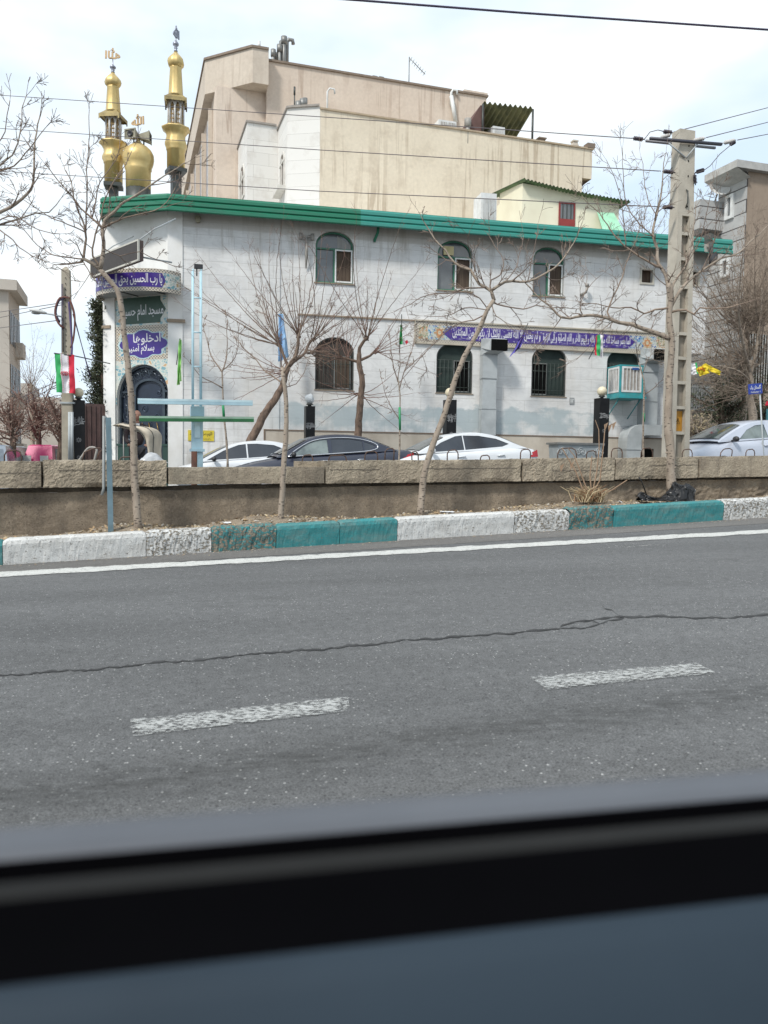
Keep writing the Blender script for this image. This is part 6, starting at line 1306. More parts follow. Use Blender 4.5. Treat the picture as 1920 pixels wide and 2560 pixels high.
# dry grass tuft with tall stems
pt = on_v(1475, 1247, 13.1); rnd = random.Random(71); o = thing('dry_grass_tuft', 'dry grass tuft with tall bent stems at the kerb left of the black bag', 'grass tuft', loc=pt); mb = MB()
for i in range(210):
    a = rnd.uniform(0, 6.28); L_ = rnd.uniform(.12, .48); d = Vector((math.cos(a) * rnd.uniform(.15, .9), math.sin(a) * .5, 1)).normalized(); p = Vector((rnd.gauss(0, .13), rnd.gauss(0, .06), -.06)); q1 = p + d * L_ * .5; q2 = q1 + (d + Vector((math.cos(a) * .5, 0, -.5))) * L_ * .5; mb.cur = rnd.choice((0, 0, 1)); mb.tube([p, q1, q2], [.010, .008, .004], 3, False)
mb.build('blades', [mat('straw', (.5, .4, .25), .8), mat('reddish_straw', (.30, .17, .09), .9)], o); mb = MB()
for pts in ([(1475, 1247), (1455, 1190), (1436, 1140), (1420, 1120)], [(1478, 1247), (1492, 1180), (1498, 1120), (1497, 1075), (1488, 1050)], [(1475, 1247), (1500, 1200), (1510, 1100), (1513, 1060)], [(1465, 1245), (1440, 1180), (1405, 1120)], [(1480, 1245), (1530, 1225), (1568, 1200)], [(1480, 1247), (1475, 1190), (1480, 1140)]):
    mb.tube([at_y(x, y, pt.y) - pt for x, y in pts], [.016, .013, .010, .008, .006][:len(pts)], 5, False)
for (x, y) in ((1425, 1160), (1400, 1165), (1520, 1065), (1530, 1060), (1510, 1062)):
    p = at_y(x, y, pt.y) - pt; mb.add([p, p + Vector((.08, 0, .05)), p + Vector((.02, 0, -.12))], [(0, 1, 2)])
mb.build('stems', mat('brown_stem', (.30, .2, .13), .9), o)
# black bag
M_bag = mat('black_plastic_bag', (.010, .010, .011), .38, c2=(.018, .018, .019), scale=3, spec=.35)
pb = on_v(1665, 1248, 13.1); o = thing('black_bag', 'crumpled black plastic sheet lying at the foot of the big tree', 'plastic bag', loc=pb, rz=TH); mb = MB()
def bagf(a, b):
    x = -.62 + 1.12 * a; prof_ = .06 + .09 * math.exp(-((a - .08) / .12) ** 2) + .27 * max(0, min(1, (a - .5) / .25)) * (.7 + .4 * a); w = .07 + .17 * a
    ang = math.pi * b; cr_ = nvec((a * 5, b * 3, 0), 1.6, 4) * .07 + nvec((a * 5, b * 3, 0), 4, 8) * .04
    return (x + cr_.x, -w * math.cos(ang) + cr_.y, max(-.04, prof_ * math.sin(ang) * (1 + cr_.z * 4) - .03))
mb.grid(bagf, 60, 22, False); mb.build('plastic_sheet', M_bag, o); MB().tube([(-.45, 0, .1), (-.58, -.02, .34), (-.64, -.02, .42)], [.012, .01, .016], 5).build('loose_strap', M_bag, o)
# ================================================================== POLES, LAMPS, CABLES
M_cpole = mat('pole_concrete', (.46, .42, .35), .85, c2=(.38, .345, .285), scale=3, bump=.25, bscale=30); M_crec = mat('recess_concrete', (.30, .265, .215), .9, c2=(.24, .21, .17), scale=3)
vP = 15.6; pb = on_v(1688, 1200, vP); FP = Frame(pb, U); zg = far_z(uv(pb)[0]); zt = FP.p(1709, 330)[1]
pp0, pp1 = FP.p(1664, 1150)[0], FP.p(1713, 1150)[0]; pq0, pq1 = FP.p(1690, 335)[0], FP.p(1728, 335)[0]
pole = thing('power_pole', 'tall concrete power pole with ladder like recesses and a steel crossarm', 'power pole', M=FP.M)
def px_at(z): f = (z - zg) / (zt - zg); return pp0 + (pq0 - pp0) * f, pp1 + (pq1 - pp1) * f
def seg(z0, z1, fa, fb, y0, y1, mb):           # fa,fb fraction across the width
    a0, b0 = px_at(z0); a1, b1 = px_at(z1); l = lambda a, b, f: a + (b - a) * f
    mb.hexa([(l(a0, b0, fa), y0, z0), (l(a0, b0, fb), y0, z0), (l(a0, b0, fb), y1, z0), (l(a0, b0, fa), y1, z0)], [(l(a1, b1, fa), y0, z1), (l(a1, b1, fb), y0, z1), (l(a1, b1, fb), y1, z1), (l(a1, b1, fa), y1, z1)])
zrec = FP.p(1709, 545)[1]; mb = MB(); seg(zg - .3, zrec, 0, .27, -.16, .16, mb); seg(zg - .3, zrec, .74, 1, -.16, .16, mb); seg(zrec + .002, zt, 0, 1, -.14, .14, mb); mb.build('pole_shaft', M_cpole, pole)
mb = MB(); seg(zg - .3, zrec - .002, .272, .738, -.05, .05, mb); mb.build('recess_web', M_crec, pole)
for py in (587, 650, 720, 778, 836, 897, 958, 1020, 1083):
    z = FP.p(1690, py)[1]; mb = MB(); seg(z - .035, z + .035, .272, .738, -.15, .15, mb); mb.build('rung', M_cpole, pole)
mb = MB()
for i in range(9):
    z = zt - .35 - i * .33; a, b = px_at(z); c_ = (a + b) / 2 + .04; mb.lathe([(.014, 0), (.014, .01)], n=8).v
    for j in (0,): mb.box(c_ - .012, c_ + .012, -.146, -.141, z - .02, z + .02)
mb.build('bolt_holes', M_dark, pole)
z = FP.p(1690, 500)[1]; a, b = px_at(z); MB().tube([((a + b) / 2, -.145, z + .2), ((a + b) / 2, -.2, z + .1), ((a + b) / 2, -.2, z - .1), ((a + b) / 2, -.145, z - .2)], .015, 6).build('hook', M_winblk, pole)
z1, z0 = FP.p(1692, 1028)[1], FP.p(1692, 1078)[1]; a, b = px_at((z0 + z1) / 2); sg = MB().box(a + (b - a) * .28, a + (b - a) * .73, -.056, -.052, z0, z1).build('warning_sign', mat('amber_sign', (.50, .24, .02), .5, c2=(.4, .18, .02)), pole)
xm = a + (b - a) * .5; zm = (z0 + z1) / 2; mb = MB(); mb.tube([(xm - .05, -.06, zm - .06), (xm, -.06, zm + .07), (xm + .05, -.06, zm - .06), (xm - .05, -.06, zm - .06)], .006, 4); mb.tube([(xm + .01, -.06, zm + .04), (xm - .012, -.06, zm), (xm + .012, -.06, zm), (xm - .006, -.06, zm - .04)], .005, 4); mb.build('sign_symbol', M_ink, sg)
mb = MB(); a = FP.p(1625, 346, -.2); b = FP.p(1804, 361, -.2); d = Vector((b[0] - a[0], 0, b[1] - a[1])); mb.tube([(a[0], -.2, a[1]), (b[0], -.2, b[1])], .04, 4); arm = mb.build('crossarm', mat('dark_galvanised', (.07, .07, .085), .5, .4), pole)
a = FP.p(1615, 352, .2); b = FP.p(1788, 370, .2); MB().tube([(a[0], .2, a[1]), (b[0], .2, b[1])], .035, 4).build('crossarm', mat('grey_angle_iron', (.2, .2, .21), .5, .4), pole)
mb = MB()
for xa_, xb_ in ((1671, 1713), (1746, 1716)): a = FP.p(xa_, 357, -.2); b = FP.p(xb_, 394, -.16); mb.tube([(a[0], -.2, a[1]), (b[0], -.16, b[1])], .018, 4)
mb.build('arm_brace', M_galv, pole)
M_ins = mat('brown_porcelain', (.045, .035, .045), .3)
def insulator(px, py, dxp, dyp, y=-.2, white=False):
    a = FP.p(px, py, y); b = FP.p(px + dxp, py + dyp, y); A_, B_ = Vector((a[0], y, a[1])), Vector((b[0], y, b[1])); mb = MB(); n = 6
    mb.tube([A_, B_], .012, 5)
    for i in range(n): c = A_.lerp(B_, .2 + .6 * i / (n - 1)); t_ = (B_ - A_).normalized(); mb.tube([c - t_ * .012, c + t_ * .006, c + t_ * .014], [.02, .048, .02], 10)
    return mb.build('insulator', M_latt if white else M_ins, pole)
insulator(1612, 349, -32, -4); insulator(1655, 328, 27, 4); insulator(1648, 345, 30, -9, white=True); insulator(1688, 431, -32, -3); insulator(1686, 519, -32, -2); insulator(1730, 352, 34, -7, white=True); insulator(1806, 358, 34, -8, white=True); insulator(1736, 433, 3, 30); insulator(1738, 431, 24, -7, .1); insulator(1824, 362, 14, -8)
def cable(name, label, pts, r, m=None, cat='cable', sag=0.0, n=24, group=None):
    """pts: (px, py, depth Y)"""
    P_ = [at_y(*p) for p in pts]; path = []
    for a, b in zip(P_, P_[1:]):
        for i in range(n): f = i / n; path.append(a.lerp(b, f) - Vector((0, 0, sag * 4 * f * (1 - f))))
    path.append(P_[-1]); o = path[len(path) // 2].copy(); mb = MB().tube([p - o for p in path], r, 5); ob = mb.build(name, m or M_cab, None); ob.location = o; return tag(ob, label, cat, group)
M_cab = mat('weathered_cable', (.10, .085, .09), .6); M_cabd = mat('dark_cable', (.035, .025, .06), .6)
Yp = pb.y
cable('power_cable', 'thick dark cable crossing the top right corner of the sky', [(-900, -150, 8.6), (820, -5, 9.6), (1300, 32, 9.9), (2000, 80, 10.4), (3400, 160, 11.6)], .013, M_cabd, n=10)
cable('power_cable', 'uppermost of the three wires strung from the left to the concrete pole', [(-60, 234, 30), (800, 292, 23), (1580, 346, Yp)], .011)
cable('power_cable', 'middle of the three wires strung from the left to the concrete pole', [(-60, 317, 30), (800, 375, 23), (1652, 428, Yp)], .011)
cable('power_cable', 'lowest of the three wires strung from the left to the concrete pole', [(-60, 424, 30), (800, 478, 23), (1652, 517, Yp)], .011)
cable('power_cable', 'highest wire running from the pole top to the right edge', [(1684, 330, Yp), (1990, 251, 24)], .010)
cable('power_cable', 'middle wire running from the pole top to the right edge', [(1766, 344, Yp), (1990, 288, 24)], .010)
cable('power_cable', 'lowest wire running from the pole top to the right edge', [(1844, 350, Yp), (1990, 322, 24)], .010)
cable('jumper_cable', 'looped jumper wire hanging from the right end of the crossarm', [(1830, 360, Yp), (1800, 385, Yp), (1775, 415, Yp), (1758, 427, Yp), (1735, 434, Yp), (1712, 448, Yp), (1690, 475, Yp), (1670, 515, Yp)], .009, n=3)
cable('jumper_cable', 'looped jumper wire arching above the left end of the crossarm', [(1612, 347, Yp), (1625, 330, Yp), (1645, 325, Yp), (1658, 328, Yp)], .009, n=4)
cable('jumper_cable', 'jumper wire dropping from the crossarm to the middle insulator', [(1730, 352, Yp), (1700, 385, Yp), (1688, 410, Yp), (1672, 428, Yp)], .008, n=4)
# ---- left concrete pole with cable loop and street lamp
YL = 23.2; lp0 = at_y(172, 1150, YL); FL = Frame(lp0, Vector((1, .15, 0))); zg = far_z(uv(lp0)[0]); zt = FL.p(165, 667)[1]
w0 = 15 * YL / FPX; w1 = 9.5 * YL / FPX; xo = FL.p(165, 667)[0]
o = thing('concrete_pole', 'weathered concrete pole at the left with looped cables and a street lamp', 'pole', M=FL.M)
mb = MB(); mb.hexa([(-w0, -.13, zg - .2), (w0, -.13, zg - .2), (w0, .13, zg - .2), (-w0, .13, zg - .2)], [(xo - w1, -.09, zt - .1), (xo + w1, -.09, zt - .1), (xo + w1, .09, zt - .1), (xo - w1, .09, zt - .1)]); mb.hexa([(xo - w1, -.09, zt - .1), (xo + w1, -.09, zt - .1), (xo + w1, .09, zt - .1), (xo - w1, .09, zt - .1)], [(xo - .02, -.02, zt), (xo + .02, -.02, zt), (xo + .02, .02, zt), (xo - .02, .02, zt)]); mb.cur = 1
for i in range(16): z = zt - .35 - i * .16; mb.box(xo + .0, xo + .013, -.12, -.1, z, z + .03)
mb.build('pole_shaft', [mat('brown_concrete', (.36, .32, .25), .9, c2=(.28, .25, .2), scale=3), M_dark], o)
def L3p(px, py, y=-.15): a = FL.p(px, py, y); return (a[0], y, a[1])
for k, (pts, r, m) in enumerate((([(175, 745), (150, 745), (138, 775), (142, 800), (152, 815), (160, 820)], .03, mat('red_brown_cable', (.14, .05, .035), .6)), ([(175, 750), (185, 780), (187, 810), (183, 850), (177, 870)], .03, mat('red_brown_cable', (.14, .05, .035), .6)), ([(170, 742), (148, 752), (140, 782), (150, 806)], .022, M_cabd), ([(172, 755), (180, 860), (176, 900), (165, 960)], .03, mat('violet_cable', (.09, .06, .16), .6)))):
    mb = MB().tube(smooth_path([Vector(L3p(*p)) for p in pts], .08), r, 6); mb.build('cable_loop', m, o)
mb = MB()
for x in (154, 157): mb.tube([L3p(x, 710), L3p(x + 1, 880)], .012, 4)
mb.build('side_wires', M_cabd, o); mb = MB()
for x in (174, 180): mb.tube([L3p(x, 1030), L3p(x, 1150)], .045, 8)
mb.build('conduit', M_galv, o); mb = MB(); mb.box(-w0 - .02, w0 + .02, -.15, .15, FL.p(172, 1010)[1], FL.p(172, 1010)[1] + .05); mb.build('strap', M_galv, o)
mb = MB(); mb.tube([L3p(155, 792), L3p(130, 786), L3p(112, 783)], .025, 6); mb.build('lamp_arm', M_galv, o)
a = Vector(L3p(116, 784)); b = Vector(L3p(74, 775)); mb = MB()
sec = [a.lerp(b, f) for f in (0, .12, .3, .7, 1)]; mb.tube(sec, [.035, .06, .08, .085, .03], 10)
for i in range(len(mb.v)): x, y, z = mb.v[i]; c_ = a.lerp(b, max(0, min(1, (x - a.x) / (b.x - a.x)))); mb.v[i] = (x, c_.y + (y - c_.y) * 1.6, c_.z + (z - c_.z) * (.9 if z > c_.z else .5))
lh = mb.build('lamp_head', mat('lamp_housing', (.5, .5, .48), .5), o); mb = MB(); mb.sphere(tuple(a.lerp(b, .6) + Vector((0, 0, -.04))), .09, 12, (1.6, 1, .5)); mb.build('lamp_glass', mat('dull_glass', (.25, .25, .24), .2), lh)
for i, (p, q) in enumerate((((155, 757, YL), (-40, 786, 36)), ((155, 762, YL), (-40, 802, 36)), ((152, 800, YL), (-40, 825, 34)), ((140, 955, YL), (-40, 1035, 34)), ((145, 960, YL), (60, 1010, 30)))):
    cable('overhead_wire', ('upper wire from the left pole to the left edge', 'second wire from the left pole to the left edge', 'third sagging wire from the left pole to the left edge', 'lower wire passing behind the hanging flag to the left', 'short stay wire behind the hanging flag')[i], [p, q], .012, M_cab, n=12)
for i, (p, q) in enumerate((((180, 770, YL), (228, 955, YL)), ((182, 785, YL), (226, 940, YL)), ((150, 1000, YL), (235, 1010, 26)))): cable('guy_wire', ('steeper guy wire between the left pole and the conifer', 'shallower guy wire between the left pole and the conifer', 'low wire from left pole to black pillar')[i], [p, q], .012, M_cabd, n=4)
# ---- black globe lamp pillars
M_pil = mat('black_granite', (.007, .007, .008), .35, c2=(.012, .012, .013), spec=.25); M_globe = mat('ivory_globe', (.66, .60, .44), .35, c2=(.6, .53, .38)); M_engr = mat('engraved_white', (.25, .25, .25), .7)
def pillar(px, yt, hw, v, label, seed, broken=False, letter=True, clean=False):
    p = on_v(px, 1150, v); F_ = Frame(p, U); z1 = F_.p(px, yt)[1]; zg = far_z(uv(p)[0]) + (.14 if v > 25.3 else 0); w = hw * p.y / FPX; o = thing('lamp_pillar', label, 'street lamp', M=F_.M, group='black lamp pillars along the mosque pavement')
    mb = MB(); mb.box(-w, w, -w, w, zg - .1, z1); mb.build('pillar_shaft', M_pil, o); MB().lathe([(.06, z1), (.06, z1 + .04), (.12, z1 + .06), (.09, z1 + .1)], n=12).build('lamp_socket', M_winblk, o)
    mb = MB(); r = 12.2 * p.y / FPX
    if broken:
        mb.sphere((0, 0, z1 + .1 + r * .9), r, 16)
        for i in range(len(mb.v)): x, y, z = mb.v[i]; n_ = nval((x * 6, y * 6, z * 6), 1, 3); mb.v[i] = (x * (1 + n_ * .35), y, z + n_ * .06)
        mb.smooth = False; mb.sm = [False] * len(mb.sm)
    else: mb.sphere((0, 0, z1 + .09 + r * .93), r, 20)
    mb.build('globe', mat('cracked_white_globe', (.62, .65, .66), .25) if broken else M_globe, o)
    rr = random.Random(seed); mb = MB(); y = -w - .004
    for k in range(3):
        cx = (-.6 + .6 * k) * w; zz_ = z1 - .62
        for i in range(7): a = rr.choice((0, 1)); x_ = cx + rr.uniform(-.2, .2) * w; q = zz_ + rr.uniform(-.09, .09); mb.box(x_ - (.055 if a else .012), x_ + (.055 if a else .012), y, y + .003, q - (.012 if a else .06), q + (.012 if a else .06))
    mb.build('engraved_letters', M_engr, o)
    mb = MB()
    for k in range(2 if not clean else 1):
        zz_ = z1 - 1.15 - k * .5; r_ = .085 - .02 * k
        for i in range(8): q = i * math.pi / 4; mb.add([(.02 * math.cos(q + .8), y, zz_ + .02 * math.sin(q + .8)), (r_ * .6 * math.cos(q - .25), y, zz_ + r_ * .6 * math.sin(q - .25)), (r_ * math.cos(q), y, zz_ + r_ * math.sin(q)), (r_ * .6 * math.cos(q + .25), y, zz_ + r_ * .6 * math.sin(q + .25))], [(0, 1, 2, 3)])
    mb.build('engraved_emblem', M_engr, o)
pillar(198, 1001, 14.5, 25.0, 'black lamp pillar with ivory globe left of the portal by the concrete pole', 1); pillar(773, 1016, 11.5, 25.6, 'black lamp pillar with a cracked white globe behind the dark sedan', 2, True)
pillar(1122, 1000, 13, 25.4, 'black lamp pillar half hidden by the slanted tree', 3); pillar(1500, 996, 13.5, 25.0, 'black lamp pillar with ivory globe just left of the cooler', 4)
# ---- pale blue lattice mast with the two bars
M_pblue = mat('pale_blue_paint', (.42, .60, .67), .5, c2=(.33, .49, .56), scale=3); M_rust = mat('rust', (.13, .055, .035), .9, c2=(.08, .04, .03), scale=8); M_dgr = mat('green_bar_paint', (.02, .16, .045), .5, c2=(.02, .1, .04))
pm = on_v(491, 1160, 15.2); FM = Frame(pm, U); o = thing('blue_mast', 'pale blue lattice mast with a blue and a green crossbar before the mosque', 'mast', M=FM.M); zg = far_z(uv(pm)[0])
ml, mr = FM.p(482, 900)[0], FM.p(502, 900)[0]; zt = FM.p(490, 676)[1]; zl = FM.p(490, 1003)[1]
for x, y in ((ml, -.1), (mr, -.1), (ml, .1), (mr, .1)): MB().tube([(x, y, zl - .1), (x, y, zt)], .017, 5).build('mast_rail', M_pblue, o)
mb = MB(); z = zl
while z < zt: mb.tube([(ml, -.1, z), (mr, -.1, z)], .016, 4); mb.tube([(mr, -.1, z), (mr, .1, z)], .01, 4); mb.tube([(ml, -.1, z), (ml, .1, z)], .01, 4); z += .62
mb.build('lattice_rung', M_pblue, o)
mb = MB(); mb.box(ml - .02, mr + .03, -.12, .12, zg + .3, zl - .101); mb.build('mast_box', M_pblue, o); MB().box(ml - .04, mr + .05, -.14, .14, zl - .28, zl - .1).build('mast_collar', M_pblue, o); mb = MB(); mb.box(ml - .05, mr + .06, -.15, .15, FM.p(490, 1125)[1] - .03, FM.p(490, 1125)[1] + .02); mb.build('mast_collar', M_pblue, o)
zb = FM.p(490, 1088)[1]; mb = MB(); mb.box((ml + mr) / 2 - .05, (ml + mr) / 2 + .05, -.135, -.125, zb - .05, zb + .22); mb.build('access_door', mat('light_blue', (.55, .72, .77), .5), o)
a = FM.p(472, 1128, -.35); MB().tube([(a[0] + .1, -.3, zg - .2), (a[0] + .1, -.3, a[1])], .055, 10).build('rusty_stub', M_rust, o)
mb = MB(); x = (ml + mr) / 2; mb.box(x - .05, x + .1, -.12, -.02, zt + .02, zt + .09); mb.tube([(x, 0, zt - .1), (x, 0, zt + .05)], .012, 5); mb.build('camera_unit', M_blk, o)
def bar(y0, y1, px0, px1, m, mtop, label, d):
    a = FM.p(px0, y0, -.25); b = FM.p(px1, y1, -.25); mb = MB(); h = .045
    mb.hexa([(a[0], -.3, a[1] - h), (b[0], -.3, b[1] - h), (b[0], -.2, b[1] - h), (a[0], -.2, a[1] - h)], [(a[0], -.3, a[1] + h), (b[0], -.3, b[1] + h), (b[0], -.2, b[1] + h), (a[0], -.2, a[1] + h)]); mb.build('crossbar', m, o, label=label)
    mb = MB(); h2 = h + .003; mb.hexa([(a[0], -.303, a[1] + .01), (b[0], -.303, b[1] + .01), (b[0], -.2, b[1] + .01), (a[0], -.2, a[1] + .01)], [(a[0], -.303, a[1] + h2), (b[0], -.303, b[1] + h2), (b[0], -.2, b[1] + h2), (a[0], -.2, a[1] + h2)]); mb.build('crossbar_stripe', mtop, o)
bar(1003, 1008, 344, 631, M_pblue, mat('light_blue', (.55, .72, .77), .5), 'pale blue crossbar', 0); bar(1047, 1049, 348, 634, M_dgr, mat('pale_green_paint', (.30, .45, .34), .5), 'dark green crossbar', 1)
# ---- foreground sign post
M_post = mat('grey_blue_post', (.13, .20, .235), .55, c2=(.10, .155, .18), scale=4, bump=.2)
ps = on_v(277, 1316, 13.0); z1 = at_y(273, 1044, ps.y).z; o = thing('sign_post', 'grey blue steel post standing in the soil left of the first tree', 'post', loc=ps, rz=TH); w = 6.5 * ps.y / FPX
mb = MB(); mb.hexa([(-w, -.03, -.1), (w, -.03, -.1), (w, .03, -.1), (-w, .03, -.1)], [(-w - .025, -.03, z1 - ps.z), (w - .025, -.03, z1 - ps.z), (w - .025, .03, z1 - ps.z), (-w - .025, .03, z1 - ps.z)]); mb.build('post_shaft', M_post, o)
mb = MB(); zz1 = at_y(265, 740, ps.y).z - ps.z; zz0 = at_y(262, 1238, ps.y).z - ps.z; x = -.1; mb.tube([(x - .03, .02, zz0), (x, .02, zz0 + .1), (x + .01, .02, at_y(262, 1040, ps.y).z - ps.z)], .022, 8); mb.build('clamped_pipe', mat('pale_grey_pipe', (.26, .275, .27), .5), o)
# ================================================================== VEHICLES
def paint(name, c, c2=None, metal=0.0):
    t = NT(name); t.color(t.ramp(t.noise(2, 4, .6), [(.3, c), (.7, c2 or tuple(x * .9 for x in c))])); t.b.inputs['Coat Weight'].default_value = .6; t.b.inputs['Coat Roughness'].default_value = .12; return t.fin(.38, metal, .5)
P_navy = paint('dark_navy_paint', (.022, .026, .045)); P_white = paint('white_car_paint', (.66, .68, .70)); P_silver = paint('silver_white_paint', (.50, .53, .60), None, .15)
M_tint = mat('tinted_glass', (.030, .034, .042), .10, c2=(.05, .055, .065), scale=1.2, spec=.8); M_chrome = mat('chrome', (.7, .7, .72), .18, .9); M_tyre = mat('tyre_rubber', (.02, .02, .02), .85); M_rim = mat('alloy_rim', (.4, .4, .42), .35, .7)
M_red = mat('red_tail_lens', (.42, .012, .02), .25); M_seat = mat('grey_seat', (.20, .21, .22), .8)
M_clear = mat('clear_car_glass', (.20, .235, .225), .10, c2=(.10, .12, .12), scale=2.2, spec=.7)
M_ws = mat('windscreen_glass', (.085, .095, .09), .08, c2=(.04, .046, .045), scale=2.5, spec=.7)
def car(label, loc, rz, L, WD, top, low, gh, glass, P_, tint=True, chrome=False, grade=.05, lights=None, mirror=M_blk, handle=True):
    """top: side profile of the lower body (x, z); gh: greenhouse polygon; glass: list of (name, polygon) in side view. nose at -x"""
    o = thing('parked_car', label, 'car'); o.matrix_world = Matrix.Translation(loc) @ Matrix.Rotation(rz, 4, 'Z') @ Matrix.Rotation(-math.atan(grade), 4, 'Y')
    hw = WD / 2
    def ztop(x):
        for (a, za), (b, zb) in zip(top, top[1:]):
            if a <= x <= b: f = (x - a) / (b - a); f = f * f * (3 - 2 * f) * .4 + f * .6; return za + (zb - za) * f
        return top[0][1] if x < top[0][0] else top[-1][1]
    def hwx(x): e = abs(x) / (L / 2); return hw * (1 - .20 * max(0, (e - .62) / .38) ** 2.2)
    n = 72; mb = MB()
    def ringp(x):
        zt = ztop(x); w = hwx(x); e = abs(x) / (L / 2); zb_ = .2 + .16 * max(0, (e - .8) / .2) ** 2
        return [(0, zb_), (w * .86, zb_), (w * .985, zb_ + .14), (w, zb_ + (zt - zb_) * .45), (w * .985, zb_ + (zt - zb_) * .78), (w * .93, zt - .05), (w * .86, zt - .008), (w * .5, zt + .022), (0, zt + .035)]
    xs = [-L / 2 + L * (.5 - .5 * math.cos(math.pi * i / n)) for i in range(n + 1)]; vs = []
    for x in xs:
        rg = ringp(x); vs += [(x, -y, z) for y, z in rg] + [(x, y, z) for y, z in rg[-2:0:-1]]
    m = 16; fs = [(i * m + k, i * m + (k + 1) % m, (i + 1) * m + (k + 1) % m, (i + 1) * m + k) for i in range(n) for k in range(m)]; fs += [tuple(range(m)), tuple(range(n * m, n * m + m))]
    mb.add(vs, fs, True); mb.build('body', P_, o)
    zb0 = min(z for x, z in gh); zr = max(z for x, z in gh); wb = hw * .90; kk = (hw * .90 - hw * .66) / (zr - zb0)
    ys = lambda z: wb - (z - zb0) * kk
    g = smooth_path([Vector((x, 0, z)) for x, z in gh], .08); mb = MB(); vs = []; N_ = len(g)
    cx = sum(p.x for p in g) / N_; 
    for p in g:
        y = ys(p.z); vs += [(p.x, -y, p.z), (p.x * .985 + cx * .015, -y + .05, p.z + .025), (p.x, -y * .5, p.z + .045), (p.x, 0, p.z + .052)]; vs += [(a_, -b_, c_) for a_, b_, c_ in vs[-2:-5:-1]]
    m = 7; mb.add(vs, [(i * m + k, i * m + k + 1, (i + 1) * m + k + 1, (i + 1) * m + k) for i in range(N_ - 1) for k in range(m - 1)], True)
    mb.build('roof', P_, o)
    for s in (-1, 1):                          # side panels with the window opening cut in
        poly = [(p.x, p.z) for p in g]; mb = MB(); plate(mb, poly, [pl for nm, pl, mm in glass], -.002, .002)
        mb.v = [(x, s * (ys(z) + .0) + y, z) for x, y, z in mb.v]; mb.build('side_frame', P_, o)
        for nm, pl, mm in glass:
            gb_ = MB(); plate(gb_, pl, [], 0, .003); gb_.v = [(x, s * (ys(z) - .012) + y, z) for x, y, z in gb_.v]; gb_.build('side_window', mm, o)
        if chrome:
            all_ = chrome; pp_ = smooth_path([Vector((x, s * (ys(z) + .008), z)) for x, z in all_ + all_[:1]], .06); MB().tube(pp_, .017, 5).build('window_trim', M_chrome, o)
        zz_ = ztop(gh[0][0] + .35); mx_ = gh[0][0] + .42
        mb = MB(); mb.sphere((mx_, s * (hw + .06), zb0 + .07), .1, 10, (.7, 1.1, .75)); mb.tube([(mx_, s * (hw * .88), zb0 + .03), (mx_, s * (hw + .0), zb0 + .05)], .025, 5); mb.build('wing_mirror', mirror, o)
        for x in (-L * .305, L * .305):
            w = MB().lathe([(.02, -.1), (.2, -.11), (.3, -.1), (.32, -.06), (.32, .06), (.3, .1), (.2, .11), (.02, .1)], n=26).xf(Matrix.Translation((x, s * (hw - .08), .32)) @ Matrix.Rotation(R(90), 4, 'X')).build('wheel', M_tyre, o)
            MB().lathe([(.19, -.125), (.2, .125), (.05, .13), (.01, .13)], n=20).xf(Matrix.Translation((x, s * (hw - .08), .32)) @ Matrix.Rotation(R(90), 4, 'X')).build('rim', M_rim, w)
        if handle:
            for x in (glass[0][1][1][0] - .12, glass[1][1][1][0] - .1 if len(glass) > 1 else 0):
                MB().tube([(x - .12, s * (hwx(x) + .005), zb0 - .12), (x + .1, s * (hwx(x) + .012), zb0 - .115)], .016, 6).build('door_handle', M_chrome if chrome else P_, o)
        for (x0, z0, x1, z1) in (lights or [(L / 2 - .32, .72, L / 2 - .03, .92)]):
            mb = MB(); mb.grid(lambda a, b: (x0 + (x1 - x0) * a, s * (hwx(x0 + (x1 - x0) * a) * (1.0 - .06 * b) + .012), z0 + (z1 - z0) * b * (.55 + .45 * a)), 8, 4); mb.build('tail_light', M_red, o)
    # windscreens lie on the front and rear slopes
    for side in (0, 1):
        seq = g if side == 0 else g[::-1]; a = seq[0]; top_ = next(p for p in seq if p.z > zr - .09)
        mb = MB()
        def wf_(u_, v_, a=a, top_=top_, seq=seq):
            f = .12 + .80 * v_; z = a.z + (top_.z - a.z) * f
            for p, q in zip(seq, seq[1:]):
                if p.z <= z <= q.z: h = (z - p.z) / (q.z - p.z + 1e-9); x = p.x + (q.x - p.x) * h; break
            else: x = a.x + (top_.x - a.x) * f
            y = (u_ * 2 - 1) * (ys(z) - .09); return (x + (-.012 if side == 0 else .012), y, z + .036 + .042 * (1 - (u_ * 2 - 1) ** 2) ** .7)
        mb.grid(wf_, 14, 6); mb.build('windscreen' if side == 0 else 'rear_window', M_ws, o)
    if False:
        for s in (-1, 1):
            for x in (-.25, .75): MB().hexa([(x, s * .38 - .22, .45), (x + .15, s * .38 - .22, .45), (x + .15, s * .38 + .22, .45), (x, s * .38 + .22, .45)], [(x + .12, s * .38 - .2, zb0 + .28), (x + .24, s * .38 - .2, zb0 + .28), (x + .24, s * .38 + .2, zb0 + .28), (x + .12, s * .38 + .2, zb0 + .28)]).build('seat', M_seat, o)
    return o
def place_car(px, v): p = on_v(px, 1150, v); u = uv(p)[0]; return W(u, v, far_z(u)), u
RZ = TH
